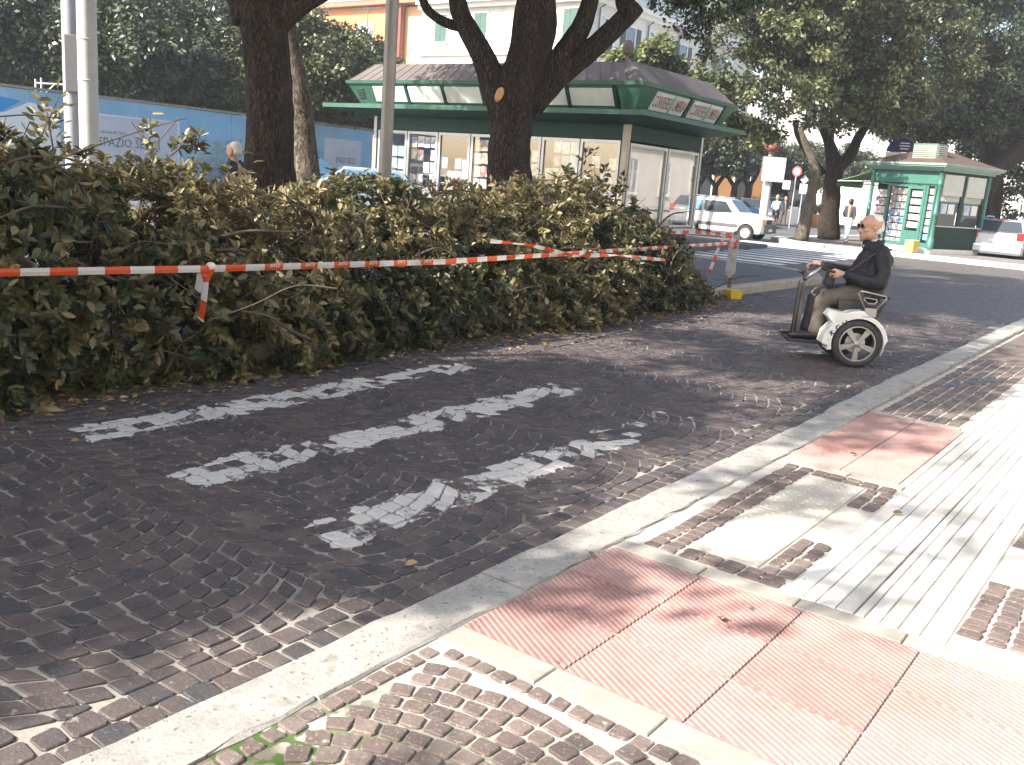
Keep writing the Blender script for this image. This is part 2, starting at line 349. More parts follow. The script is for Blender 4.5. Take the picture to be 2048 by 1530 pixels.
# far cobbles: too small in the picture to be built one by one
def far_setts():
    mt = bpy.data.materials.new('far setts'); mt.use_nodes = True; n, l = nodes(mt); b = n['Principled BSDF']
    g = n.new('ShaderNodeNewGeometry'); mp = n.new('ShaderNodeMapping'); mp.vector_type = 'TEXTURE'; mp.inputs['Rotation'].default_value = (0, 0, STREET)
    l.new(g.outputs['Position'], mp.inputs['Vector']); br = n.new('ShaderNodeTexBrick'); br.inputs['Scale'].default_value = 1
    br.inputs['Brick Width'].default_value = 0.125; br.inputs['Row Height'].default_value = 0.13; br.inputs['Mortar Size'].default_value = 0.006; br.inputs['Mortar Smooth'].default_value = 0.3
    br.inputs['Color1'].default_value = (0.048, 0.043, 0.043, 1); br.inputs['Color2'].default_value = (0.10, 0.085, 0.078, 1); br.inputs['Mortar'].default_value = (0.17, 0.155, 0.13, 1)
    nz = n.new('ShaderNodeTexNoise'); nz.inputs['Scale'].default_value = 1.4; nz.inputs['Detail'].default_value = 5; l.new(mp.outputs[0], nz.inputs['Vector'])
    ad = n.new('ShaderNodeVectorMath'); ad.operation = 'MULTIPLY_ADD'; ad.inputs[1].default_value = (0.35, 0.35, 0); l.new(nz.outputs['Color'], ad.inputs[0]); l.new(mp.outputs[0], ad.inputs[2])
    l.new(ad.outputs[0], br.inputs['Vector']); l.new(br.outputs['Color'], b.inputs['Base Color']); b.inputs['Roughness'].default_value = 0.65
    bp = n.new('ShaderNodeBump'); bp.invert = True; bp.inputs['Strength'].default_value = 0.6; bp.inputs['Distance'].default_value = 0.01; l.new(br.outputs['Fac'], bp.inputs['Height']); l.new(bp.outputs[0], b.inputs['Normal'])
    return mt
M_FAR = far_setts()

# --- setts built one by one
def sett(A, B, C, D, gap, ztop, zbot, rr=0.18, tilt=(0, 0), inset=0.0045, ch=0.004):
    """A..D: corner points (2-D) of the cell; returns a sett with rounded corners and worn edges"""
    c = (A + B + C + D) / 4; q = []
    for k, p in enumerate((A, B, C, D)): q.append(c + (p - c) * (1 - gap / max(0.03, (p - c).length) * 0.62))
    out = []
    for k in range(4):
        p, pr, nx = q[k], q[k - 1], q[(k + 1) % 4]
        out.append(p + (pr - p) * rr); out.append(p + (nx - p) * rr)
    def ring(s, z, off=0.0):
        r = []
        for p in out:
            d = p - c; L = d.length; w = c + d * ((L - off) / L if L > off else 0.2)
            r.append(Vector((w.x, w.y, z + tilt[0] * d.x + tilt[1] * d.y)))
        return r
    V = [Vector((v.x, v.y, zbot)) for v in ring(0, zbot)] + ring(0, ztop - ch) + ring(0, ztop, inset)
    F = [tuple(range(16, 24))]
    for k in range(8):
        k2 = (k + 1) % 8
        F.append((k, k2, 8 + k2, 8 + k)); F.append((8 + k, 8 + k2, 16 + k2, 16 + k))
    return V, F
class Setts:
    def __init__(s): s.items = []
    def cell(s, cs, gap, zt, zb, jit=0.0045, tl=0.016, rr=None):
        q = [Vector((c[0] + rnd.gauss(0, jit), c[1] + rnd.gauss(0, jit))) for c in cs]
        q = [P(a.x, a.y).xy for a in q]; c = sum(q, Vector((0, 0))) / 4
        V, F = sett(*q, gap * rnd.uniform(0.7, 1.3), zt + rnd.gauss(0, 0.0016), zb, rr if rr else rnd.uniform(0.05, 0.16), (rnd.gauss(0, tl), rnd.gauss(0, tl)))
        s.items.append((c, V, F, min(1, max(0, rnd.gauss(0.5, 0.27))), rnd.random()))
    def build(s, parent, mt, name='sett', limit=300, seen=None):
        """those that show largest as objects, the rest joined"""
        def size(it):
            c = it[0]; return c.length + (0 if (seen is None or seen(c)) else 100)
        s.items.sort(key=size)
        for c, V, F, t, w in s.items[:limit]:
            V2 = [v - Vector((c.x, c.y, 0)) for v in V]
            o = link(name, mesh_from(name, V2, F, mt, tone=[t] * len(V), attrs={'wear': [w] * len(V)}), parent); o.location = (c.x, c.y, 0)
        rest = s.items[limit:]
        if rest:
            V = []; F = []; T = []; Wr = []
            for c, v, f, t, w in rest:
                k = len(V); V += v; F += [tuple(i + k for i in ff) for ff in f]; T += [t] * len(v); Wr += [w] * len(v)
            o = link(name + 's_joined', mesh_from(name + 's', V, F, mt, tone=T, attrs={'wear': Wr}), parent); tag(o, kind='stuff')
def in_frame(c):
    v = Vector((c.x, c.y, -EYE)); z = v.dot(_F)
    return z > 0.3 and abs(v.dot(_R) / z * FPX) < 1060 and abs(v.dot(_U) / z * FPX) < 790

ZR = -0.022                                            # level of the sett tops on the road
road = sheet('road', [(-10, -0.02), (15.3, -0.02), (15.3, 4.05), (-10, 4.05)], ZR - 0.0085, M_BED); tag(road, kind='structure')
far_road = sheet('cobbled_road_beyond', [(15.3, -0.02), (60, -0.02), (60, 3.9), (33, 3.9), (33, 6.2), (19.2, 6.2), (19.2, 4.0), (15.3, 4.0)], ZR - 0.004, M_FAR); tag(far_road, kind='structure')

rs = Setts()
T = 0.104
for row in range(2):                                   # two straight courses beside the kerb
    u = 0.2 + row * 0.05
    while u < 14.8:
        w = rnd.uniform(0.085, 0.12); rs.cell([(u, 0.008 + row * T), (u + w, 0.008 + row * T), (u + w, 0.008 + (row + 1) * T), (u, 0.008 + (row + 1) * T)], 0.011, ZR, ZR - 0.05); u += w
WCOL = 1.26; RARC = WCOL / 2 / math.sin(rad(36)); NST = 12
for col in range(-1, 14):                              # arcs laid across the road
    uc = 0.45 + col * WCOL
    for i in range(-6, 40):
        v0 = 0.22 + i * 0.104 + (0.052 if col % 2 else 0); off = rnd.random() * 0.5 - 0.25
        ks = [(-NST / 2 + k + (off if 0 < k < NST else 0)) / (NST / 2) * rad(36) for k in range(NST + 1)]
        for a, b in zip(ks[:-1], ks[1:]):
            def pt(t, dv): return (uc + RARC * math.sin(t), v0 + dv + RARC * (1 - math.cos(t)) * 1.0)
            cs = [pt(a, 0), pt(b, 0), pt(b, 0.104), pt(a, 0.104)]
            vm = sum(c[1] for c in cs) / 4; um = sum(c[0] for c in cs) / 4
            if vm < 0.15 or vm > 3.95 or um > 15.2 or um < -0.9: continue
            cs = [(c[0], max(c[1], 0.219)) for c in cs]
            if (cs[2][1] + cs[3][1] - cs[0][1] - cs[1][1]) / 2 < 0.032: continue
            rs.cell(cs, 0.0125, ZR, ZR - 0.05)
rs.build(road, M_STONE, seen=in_frame)

# --- kerb
kerb = thing('kerb', None, None); tag(kerb, kind='structure')
u = -3.0
while u < 40:
    w = rnd.uniform(0.75, 1.2); e = 0.006
    zt = 0.004 if u < 6.4 else min(0.035, 0.004 + (u - 6.4) * 0.03)
    b = MB(); bm = bmesh.new(); n = 7
    for i in range(n + 1):
        for (v, z) in ((0.0, -0.2), (0.0, zt - 0.022), (-0.018, zt), (-0.235, zt), (-0.245, zt - 0.01), (-0.245, -0.2)):
            q = P(u + e + (w - 2 * e) * i / n, v + rnd.gauss(0, 0.0055), z + rnd.gauss(0, 0.0016)); b.V.append(q)
    for i in range(n):
        for k in range(5): b.F.append((i * 6 + k, i * 6 + k + 1, (i + 1) * 6 + k + 1, (i + 1) * 6 + k))
    b.F.append((5, 4, 3, 2, 1, 0)); b.F.append(tuple(n * 6 + k for k in range(6)))
    b.build('kerb_stone', M_KERB, kerb); u += w

# --- pavement on the right
pave = sheet('pavement', [(-8, -0.24), (60, -0.24), (60, -9), (-8, -9)], -0.0085, M_GROUT); tag(pave, kind='structure')
def slab_piece(name, u0, u1, v0, v1, zt, mt, parent, tone=None, ch=0.004, zb=-0.05):
    """rectangular paving piece with a small arris"""
    V = []; F = []
    for (d, z) in ((0, zb), (0, zt - ch), (ch, zt)):
        for (a, b_) in ((u0 + d, v0 + d), (u1 - d, v0 + d), (u1 - d, v1 - d), (u0 + d, v1 - d)): V.append(P(a, b_, z))
    F.append((8, 9, 10, 11))
    for k in range(4):
        k2 = (k + 1) % 4; F.append((k, k2, 4 + k2, 4 + k)); F.append((4 + k, 4 + k2, 8 + k2, 8 + k))
    t = rnd.random() if tone is None else tone
    return link(name, mesh_from(name, V, F, mt, tone=[t] * 12), parent)
# buff strips framing the panels
def strip_row(u0, u1, v0, v1, n):
    for k in range(n):
        a = v0 + (v1 - v0) * k / n; b_ = v0 + (v1 - v0) * (k + 1) / n
        slab_piece('concrete_strip', u0, u1, b_ + 0.003, a - 0.003, 0.002, M_STRIP, pave)
strip_row(2.30, 2.43, -0.25, -3.2, 7); strip_row(3.505, 3.61, -0.25, -3.2, 7); strip_row(5.52, 5.61, -0.36, -1.0, 2); strip_row(7.45, 7.53, -0.25, -0.92, 2)

def ribbed_tile(u0, u1, v0, v1, parent, ang=-30, pitch=0.024, h=0.0055, n_obj=True):
    """tile whose ribs run askew across it: ridge lines clipped to the tile"""
    g = 0.0045; u0 += g; u1 -= g; v0, v1 = min(v0, v1) + g, max(v0, v1) - g
    bm = bmesh.new(); a = rad(ang); du = Vector((math.cos(a), math.sin(a)))      # du: across the ribs
    dv = Vector((-du.y, du.x)); cen = Vector(((u0 + u1) / 2, (v0 + v1) / 2)); R = max(u1 - u0, v1 - v0)
    k = int(R / pitch) + 1; prof = []
    for i in range(-k, k + 1):
        s = i * pitch
        prof += [(s - 0.30 * pitch, -h), (s - 0.16 * pitch, 0), (s + 0.16 * pitch, 0), (s + 0.30 * pitch, -h)]
    vs = []
    for s, z in prof:
        p0 = cen + du * s - dv * R; p1 = cen + du * s + dv * R
        vs.append((bm.verts.new((p0.x, p0.y, z)), bm.verts.new((p1.x, p1.y, z))))
    for q0, q1 in zip(vs[:-1], vs[1:]): bm.faces.new((q0[0], q1[0], q1[1], q0[1]))
    for co, no in (((u0, 0, 0), (-1, 0, 0)), ((u1, 0, 0), (1, 0, 0)), ((0, v0, 0), (0, -1, 0)), ((0, v1, 0), (0, 1, 0))):
        bmesh.ops.bisect_plane(bm, geom=list(bm.verts) + list(bm.edges) + list(bm.faces), plane_co=co, plane_no=no, clear_outer=True)
    ed = [e for e in bm.edges if e.is_boundary]; r = bmesh.ops.extrude_edge_only(bm, edges=ed)
    for v in r['geom']:
        if isinstance(v, bmesh.types.BMVert): v.co.z = -0.03
    bmesh.ops.recalc_face_normals(bm, faces=bm.faces)
    dz = rnd.gauss(0, 0.0008) + 0.002
    V = [P(v.co.x, v.co.y, v.co.z + dz) for v in bm.verts]; bm.verts.index_update(); F = [[v.index for v in f.verts] for f in bm.faces]; bm.free()
    t = rnd.random(); return link('ribbed_tile', mesh_from('ribbed_tile', V, F, M_RED, tone=[t] * len(V)), parent)
for i in range(3):
    for j in range(6):
        ribbed_tile(2.435 + i * 0.355, 2.435 + (i + 1) * 0.355, -0.25 - j * 0.445, -0.25 - (j + 1) * 0.445, pave)
for i in range(4):
    for j in range(2):
        ribbed_tile(5.62 + i * 0.4575, 5.62 + (i + 1) * 0.4575, -0.255 - j * 0.35, -0.255 - (j + 1) * 0.35, pave)

ws = Setts()
# near panel: border courses, then arcs of setts
def wcell(u0, u1, v0, v1, gap=0.010): ws.cell([(u0, v0), (u1, v0), (u1, v1), (u0, v1)], gap, 0.0, -0.05, 0.004, 0.01)
u = -0.8
while u < 2.2:
    w = rnd.uniform(0.062, 0.085); wcell(u, u + w, -0.255, -0.325); u += w
v = -0.33
while v > -2.6:
    w = rnd.uniform(0.062, 0.085); wcell(2.225, 2.295, v, v - w); v -= w
cx, cy = 1.10, -0.80                                   # centre of the fan
rr = 0.10
while rr < 2.9:
    nn = max(5, int(2 * math.pi * rr / 0.078)); o_ = rnd.random()
    for k in range(nn):
        a0 = 2 * math.pi * (k + o_) / nn; a1 = 2 * math.pi * (k + 1 + o_) / nn
        cs = [(cx + rr * math.cos(a0), cy + rr * math.sin(a0)), (cx + (rr + 0.072) * math.cos(a0), cy + (rr + 0.072) * math.sin(a0)), (cx + (rr + 0.072) * math.cos(a1), cy + (rr + 0.072) * math.sin(a1)), (cx + rr * math.cos(a1), cy + rr * math.sin(a1))]
        um = sum(c[0] for c in cs) / 4; vm = sum(c[1] for c in cs) / 4
        if um > 2.19 or um < -0.6 or vm > -0.36 or vm < -3.0: continue
        ws.cell(cs, 0.0095, 0.0, -0.05, 0.0035, 0.012)
    rr += 0.076
# frame of small setts round the buff tactile panel
def course(u0, u1, v0, v1, along_u, step):
    if along_u:
        n = max(1, round((u1 - u0) / step))
        for k in range(n): wcell(u0 + (u1 - u0) * k / n, u0 + (u1 - u0) * (k + 1) / n, v0, v1, 0.009)
    else:
        n = max(1, round(abs(v1 - v0) / step))
        for k in range(n): wcell(u0, u1, v0 + (v1 - v0) * k / n, v0 + (v1 - v0) * (k + 1) / n, 0.009)
course(3.64, 5.50, -0.325, -0.405, True, 0.070); course(3.64, 5.50, -0.41, -0.49, True, 0.070)
course(3.64, 3.70, -0.50, -0.98, False, 0.095); course(3.705, 3.765, -0.50, -0.98, False, 0.095)
course(5.38, 5.44, -0.50, -0.98, False, 0.095); course(5.445, 5.505, -0.50, -0.98, False, 0.095)
course(3.77, 4.30, -0.84, -0.915, True, 0.085); course(3.77, 4.30, -0.92, -0.995, True, 0.085)
course(4.98, 5.37, -0.84, -0.915, True, 0.085); course(4.98, 5.37, -0.92, -0.995, True, 0.085)
# patches of setts beyond the pale path
for (a, b_) in ((3.76, 4.46), (5.02, 5.46), (6.3, 6.9)):
    for j in range(4): course(a, b_, -1.655 - j * 0.09, -1.740 - j * 0.09, True, 0.066)
# dark panel of setts further up the pavement
for j in range(6):
    course(7.56, 11.4, -0.30 - j * 0.1, -0.39 - j * 0.1, True, 0.1)
ws.build(pave, M_WALKSETT, seen=in_frame)

# buff tactile tiles with blisters
for i in range(4):
    for j in range(1):
        u0 = 3.78 + i * 0.398; u1 = u0 + 0.394
        b = MB(); V0_ = -0.505; V1_ = -0.83
        o = slab_piece('tactile_tile', u0, u1, V1_, V0_, 0.0, M_BUFF, pave)
        bl = MB()
        if i == 0:
            for k in range(13):
                q = u0 + 0.03 + k * 0.014; bl.add([P(q, -0.66, 0.0), P(q + 0.007, -0.66, 0.0), P(q + 0.007, -0.82, 0.0), P(q, -0.82, 0.0), P(q + 0.002, -0.662, 0.004), P(q + 0.005, -0.662, 0.004), P(q + 0.005, -0.818, 0.004), P(q + 0.002, -0.818, 0.004)], [(4, 5, 6, 7), (0, 1, 5, 4), (1, 2, 6, 5), (2, 3, 7, 6), (3, 0, 4, 7)])
        for a in range(6):
            for c in range(5):
                if i == 0 and c > 1: continue
                q = P(u0 + 0.035 + a * 0.064, V0_ - 0.035 - c * 0.064, 0.0); n = 6
                V = [q + Vector((0.013 * math.cos(t * math.pi / 3), 0.013 * math.sin(t * math.pi / 3), 0)) for t in range(n)] + [q + Vector((0.008 * math.cos(t * math.pi / 3), 0.008 * math.sin(t * math.pi / 3), 0.005)) for t in range(n)]
                bl.add(V, [tuple(range(n, 2 * n))] + [(t, (t + 1) % n, n + (t + 1) % n, n + t) for t in range(n)])
        bl.build('blisters', M_BUFF, o)
        o['kind'] = 'structure' if False else o.get('kind', '') or 'part'
        del o['kind']
# pale planks of the path, long joints up the street
vj = [-1.005, -1.085, -1.145, -1.225, -1.30, -1.34, -1.40, -1.47, -1.55, -1.645]
for j in range(len(vj) - 1):
    u = 3.63 - rnd.random() * 0.3
    while u < 9.0:
        w = rnd.uniform(0.7, 1.1); a = max(u, 3.625)
        if u + w > 3.7: slab_piece('paving_plank', a + 0.002, u + w - 0.002, vj[j + 1] + 0.0025, vj[j] - 0.0025, 0.0 + rnd.gauss(0, 0.0006), M_WHITE, pave)
        u += w
slab_piece('path_joint', 3.64, 6.0, -1.3045, -1.2985, 0.0035, M_JOINT, pave)
for (a, b_) in ((4.47, 5.01), (5.47, 6.29), (6.91, 9.0)): slab_piece('paving_plank', a, b_, -2.2, -1.652, 0.0, M_WHITE, pave)
slab_piece('paving_plank', 3.77, 9.0, -3.6, -2.21, 0.0, M_WHITE, pave)
slab_piece('paving_plank', 9.0, 40, -4.5, -0.96, 0.0, M_WHITE, pave)
slab_piece('paving_plank', 11.45, 40, -0.95, -0.30, 0.0, M_WALKSETT, pave)
slab_piece('paving_plank', 7.56, 9.0, -1.0, -0.91, 0.0, M_WHITE, pave); slab_piece('paving_plank', 5.62, 7.55, -1.0, -0.96, 0.0, M_WHITE, pave)
M_IRON = mat('worn iron', (0.11, 0.11, 0.12), 0.45, 0.7, 0.25, 10, 0.3, 80)
for k, (a, b_) in enumerate(((9.30, -0.42), (9.62, -0.52), (9.94, -0.62))):
    o = slab_piece('iron_cover', a, a + 0.22, b_ - 0.12, b_, 0.006, M_IRON, None, zb=-0.002)
    tag(o, ['small dark iron cover in the sett pavement, nearest of the row of three', 'small dark iron cover in the sett pavement, middle one of the row of three', 'small dark iron cover in the sett pavement, furthest of the row of three'][k], 'cover', 'iron covers in the pavement')

# --- island under the tree row and the kiosk, with its kerb
isl = thing('tree_island', None, None); tag(isl, kind='structure')
b = MB(); b.prism([tuple(P(u_, v_).xy) for u_, v_ in ((-40, 4.10), (18.6, 4.10), (19.5, 4.5), (20.0, 5.6), (20.0, 9.2), (29, 9.2), (29, 30), (-40, 30))], -0.3, 0.10)
b.build('island_surface', M_ASPH, isl)
M_KERB2 = world_mat('brownish kerb stone', [(0.3, (0.24, 0.21, 0.17)), (0.7, (0.38, 0.34, 0.29))], 6, 0.85, 0.5, 50)
def kerb_run(pts, zt, wd, mt, parent, name='kerb_stone', step=1.0):
    pts = [Vector(p) for p in pts]
    for p, q in zip(pts[:-1], pts[1:]):
        L = (q - p).length; n = max(1, round(L / step)); d = (q - p) / L; nn = Vector((-d.y, d.x))
        for k in range(n):
            a = p + d * (L * k / n + 0.004); c = p + d * (L * (k + 1) / n - 0.004); e = 0.015
            V = [(*a, -0.3), (*c, -0.3), (*c, zt - e), (*a, zt - e), (*(a + nn * e), zt), (*(c + nn * e), zt), (*(c + nn * wd), zt), (*(a + nn * wd), zt), (*(a + nn * wd), -0.3), (*(c + nn * wd), -0.3)]
            MB().add(V, [(0, 1, 2, 3), (3, 2, 5, 4), (4, 5, 6, 7), (7, 6, 9, 8), (0, 3, 4, 7, 8), (1, 9, 6, 5, 2)]).build(name, mt, parent)
kerb_run([P(u_, v_).xy for u_, v_ in ((-3, 3.9), (18.6, 3.9), (19.6, 4.35), (20.2, 5.5), (20.2, 9.0))], 0.12, 0.2, M_KERB2, isl)

# --- pavement of the small kiosk beyond the crossing
cor = thing('corner_pavement', None, None); tag(cor, kind='structure')
cpts = [(33.2, -0.5), (33.2, 8.5), (33.6, 9.7), (34.6, 10.6), (36.5, 10.9), (60, 10.9), (60, -0.5)]
MB().prism([tuple(P(u_, v_).xy) for u_, v_ in cpts], -0.3, 0.09).build('pavement_surface', world_mat('grey-brown far paving', [(0.3, (0.13, 0.115, 0.105)), (0.7, (0.20, 0.18, 0.165))], 3, 0.85, 0.2, 50), cor)
M_KERB3 = world_mat('pale far kerb', [(0.3, (0.50, 0.48, 0.44)), (0.7, (0.62, 0.60, 0.56))], 4, 0.8, 0.3, 50)
kerb_run([P(u_, v_).xy for u_, v_ in ((33.0, -0.5), (33.0, 8.5), (33.4, 9.9), (34.5, 10.8), (36.5, 11.1), (50, 11.1))], 0.12, 0.45, M_KERB3, cor, step=1.5)

# --- zebra crossing beyond the island
zc = thing('zebra_crossing', None, None); tag(zc, kind='structure')
for k in range(12):
    u0 = 21.4 + k * 0.98
    nseg = 8; V = []; v0_, v1_ = 6.2, 9.15 if u0 < 29.2 else 11.5
    for i in range(nseg + 1):
        vv = v0_ + (v1_ - v0_) * i / nseg
        V += [P(u0 + rnd.gauss(0, 0.02), vv, -0.022), P(u0 + 0.5 + rnd.gauss(0, 0.02), vv, -0.022)]
    link('painted_stripe', mesh_from('painted_stripe', V, [(2 * i, 2 * i + 1, 2 * i + 3, 2 * i + 2) for i in range(nseg)], M_PAINT), zc)
sheet('painted_edge_line', [(20.4, 4.6), (20.52, 4.6), (20.52, 9.0), (20.4, 9.0)], -0.021, M_PAINT, zc)
sheet('asphalt_apron', [(19.0, 4.6), (33.1, 4.6), (33.1, 12.5), (29.1, 30), (29.0, 9.1), (20.1, 9.1), (19.0, 5)], -0.027, M_ASPH, zc)

# ================================================================ TREES
def bark_mat(name, lo, hi, sc=6):
    mt = bpy.data.materials.new(name); mt.use_nodes = True; n, l = nodes(mt); b = n['Principled BSDF']; b.inputs['Roughness'].default_value = 0.9; b.inputs['Specular IOR Level'].default_value = 0.2
    g = n.new('ShaderNodeNewGeometry'); mp = n.new('ShaderNodeMapping'); mp.inputs['Scale'].default_value = (1, 1, 0.28); l.new(g.outputs['Position'], mp.inputs['Vector'])
    v = n.new('ShaderNodeTexVoronoi'); v.feature = 'DISTANCE_TO_EDGE'; v.inputs['Scale'].default_value = sc * 4
    nz = n.new('ShaderNodeTexNoise'); nz.inputs['Scale'].default_value = sc; nz.inputs['Detail'].default_value = 9; nz.inputs['Roughness'].default_value = 0.7
    ad = n.new('ShaderNodeVectorMath'); ad.operation = 'MULTIPLY_ADD'; ad.inputs[1].default_value = (0.25, 0.25, 0.25); l.new(nz.outputs['Color'], ad.inputs[0]); l.new(mp.outputs[0], ad.inputs[2])
    l.new(mp.outputs[0], nz.inputs['Vector']); l.new(ad.outputs[0], v.inputs['Vector'])
    r = ramp(n, [(0.3, lo), (0.7, hi)]); l.new(nz.outputs['Fac'], r.inputs['Fac'])
    mr = n.new('ShaderNodeMapRange'); mr.inputs[1].default_value = 0.0; mr.inputs[2].default_value = 0.12; mr.inputs[3].default_value = 0.45; l.new(v.outputs['Distance'], mr.inputs[0])
    mx = n.new('ShaderNodeMixRGB'); mx.blend_type = 'MULTIPLY'; mx.inputs[0].default_value = 1; l.new(r.outputs[0], mx.inputs[1]); l.new(mr.outputs[0], mx.inputs[2]); l.new(mx.outputs[0], b.inputs['Base Color'])
    hm = n.new('ShaderNodeMath'); hm.operation = 'MULTIPLY_ADD'; hm.inputs[1].default_value = 1.6; l.new(mr.outputs[0], hm.inputs[0]); l.new(nz.outputs['Fac'], hm.inputs[2])
    bp = n.new('ShaderNodeBump'); bp.inputs['Strength'].default_value = 0.9; bp.inputs['Distance'].default_value = 0.03; l.new(hm.outputs[0], bp.inputs['Height']); l.new(bp.outputs[0], b.inputs['Normal'])
    return mt
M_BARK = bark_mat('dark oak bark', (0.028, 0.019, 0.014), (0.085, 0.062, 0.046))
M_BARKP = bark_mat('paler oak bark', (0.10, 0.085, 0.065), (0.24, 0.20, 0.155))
M_CUT = mat('fresh cut wood', (0.55, 0.32, 0.14), 0.8, var=0.25, scale=20)
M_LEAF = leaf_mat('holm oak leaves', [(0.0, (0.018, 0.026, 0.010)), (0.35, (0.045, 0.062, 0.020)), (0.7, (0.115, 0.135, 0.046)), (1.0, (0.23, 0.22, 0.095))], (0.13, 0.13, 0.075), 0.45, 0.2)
M_LEAFD = leaf_mat('shaded holm oak leaves', [(0.0, (0.016, 0.026, 0.013)), (0.5, (0.040, 0.058, 0.026)), (1.0, (0.115, 0.135, 0.06))], (0.10, 0.11, 0.07), 0.45, 0.14)  # darker copy of the oak leaves: shade on the crowns put into the colour
M_LEAFB = leaf_mat('bright shrub leaves', [(0.0, (0.05, 0.075, 0.02)), (0.5, (0.11, 0.14, 0.04)), (1.0, (0.22, 0.22, 0.09))], (0.2, 0.2, 0.12), 0.45, 0.25)

def limb(mb, pts, radii, n=12, sub=6, wob=0.05, seed=0):
    """curved knobbly limb through pts (Catmull-Rom), with lumps"""
    pts = [Vector(p) for p in pts]; Q = [2 * pts[0] - pts[1]] + pts + [2 * pts[-1] - pts[-2]]; out = []; rr = []
    for i in range(1, len(Q) - 2):
        for k in range(sub):
            t = k / sub; a, b, c, d = Q[i - 1], Q[i], Q[i + 1], Q[i + 2]
            out.append(0.5 * ((2 * b) + (c - a) * t + (2 * a - 5 * b + 4 * c - d) * t * t + (3 * b - a - 3 * c + d) * t ** 3)); rr.append(radii[i - 1] * (1 - t) + radii[i] * t)
    out.append(pts[-1]); rr.append(radii[-1]); k0 = len(mb.V); mb.tube(out, rr, n)
    for j in range(k0, len(mb.V)):
        i = (j - k0) // n
        if i < len(out):
            c = out[i]; d = mb.V[j] - c
            f = 1 + wob * 2.2 * float(noise3(np.array(mb.V[j]) * 3.1 + seed, 1.0)) + wob * rnd.gauss(0, 0.35); mb.V[j] = c + d * f
    return mb
def crown_mesh(name, blobs, n, per, rmin, rmax, ll, mt, keep=None, shell=0.55):
    C, R = crown_clumps(blobs, n, rmin, rmax, shell)
    if keep is not None: k = keep(C); C, R = C[k], R[k]
    Pn, D, N, L, tone = clump_leaves(C, R, per, ll)
    V, F, kk = leaf_arrays(Pn, D, N, L, L * 0.52)
    return mesh_np(name, V, F, mt, np.repeat(tone, kk))
def tree(name, label, base, trunks, blobs, n, per, ll, mt, bark, group=None, keep=None, rmin=0.3, rmax=0.55, shell=0.55):
    t = thing(name, label, 'tree', base, 0, group); b = Vector(base)
    mb = MB()
    for k, (pts, rd) in enumerate(trunks): limb(mb, [Vector(p) - b for p in pts], rd, 12 if rd[0] > 0.12 else 8, seed=k * 3.3)
    mb.build('trunk', bark, t, smooth=True)
    if blobs:
        me = crown_mesh('crown', blobs, n, per, rmin, rmax, ll, mt, keep, shell); me.transform(Matrix.Translation(-b)); link('crown', me, t)
    return t

def shadow_uv(C, z=0.0):
    k = (C[:, 2] - z) / SUN.z; x = C[:, 0] - SUN.x * k; y = C[:, 1] - SUN.y * k
    return x * UD.x + y * UD.y, x * VD.x + y * VD.y - V0
LIT = [  # openings in the crowns: (u, v, radius along u, radius along v) of the sun patches they leave, at height z
    (3.0, 4.9, 1.2, 0.5, 1.5), (5.2, 4.7, 0.9, 0.5, 1.4), (6.9, 5.2, 1.1, 0.6, 1.5), (8.8, 4.7, 0.8, 0.5, 1.4), (10.6, 4.6, 0.8, 0.6, 1.3), (4.6, 0.35, 1.2, 0.12, 0), (6.6, 0.4, 1.0, 0.12, 0), (2.6, 5.3, 1.4, 0.8, 1.7), (4.2, 5.4, 1.2, 0.7, 1.6), (8.2, 5.3, 1.2, 0.6, 1.6), (4.6, 4.2, 0.5, 0.3, 1.0), (6.3, 4.0, 0.5, 0.3, 0.9), (9.6, 4.1, 0.6, 0.3, 0.8),
    (7.6, 3.1, 0.7, 0.16, 0), (9.3, 2.9, 0.6, 0.2, 0), (10.6, 2.4, 0.5, 0.18, 0), (8.8, 1.9, 0.6, 0.15, 0), (11.5, 3.0, 0.9, 0.3, 0), (13.0, 1.9, 0.7, 0.25, 0), (9.9, 0.9, 0.6, 0.15, 0), (7.4, 1.0, 0.5, 0.12, 0), (12.2, 0.6, 0.6, 0.2, 0), (15.0, 2.8, 0.8, 0.2, 0), (15.4, 1.0, 0.8, 0.3, 0),
    (1.3, 0.2, 1.2, 0.35, 0), (3.9, 0.1, 0.5, 0.18, 0),
]
_r = random.Random(21)
LIT += [(_r.uniform(6.2, 15), _r.uniform(0.25, 3.3), _r.uniform(.15, .5), _r.uniform(0.0, .09), 0) for _ in range(26)]
LIT += [(_r.uniform(2.5, 11.5), _r.uniform(4.1, 5.6), _r.uniform(.1, .45), _r.uniform(0.0, .12), 1.35) for _ in range(14)]
LIT += [(_r.uniform(2.4, 11.5), _r.uniform(3.6, 4.3), _r.uniform(.1, .4), _r.uniform(0.0, .1), _r.uniform(.8, 1.3)) for _ in range(14)]
def keep_shade(C):
    """shapes the street crowns by their shadow: none cast on the pavement except by stray sprays"""
    k = np.ones(len(C), bool)
    u, v = shadow_uv(C); n = noise3(np.stack([u, v, u * 0], 1), 1.9)
    edge = 0.05 + 0.30 * n + np.where(u > 6.6, -0.55, 0) + np.where(u < 1.8, 0.25, 0)
    stray = (noise3(np.stack([u * 0.8, v * 2.2, v * 0], 1), 2.1, 4.0) > 0.22)
    k &= (v > edge) | (stray & (v > -1.6) & (u < 7))
    for (uc, vc, ru, rv, z) in LIT:
        u, v = shadow_uv(C, z); k &= (((u - uc) / (ru + 0.25)) ** 2 + ((v - vc) / (rv + 0.25)) ** 2 > 1)
    u, v = shadow_uv(C, 1.25); nn = noise3(np.stack([u * 1.5, v * 2.4, v * 0], 1), 1.5, 7.0)
    k &= ~((v > 3.55) & (v < 5.9) & (u > 1.5) & (u < 12.2) & (nn > -0.12))
    k &= C[:, 2] > 2.6 + 0.21 * np.maximum(C[:, 1], 0) + 0.35
    return k

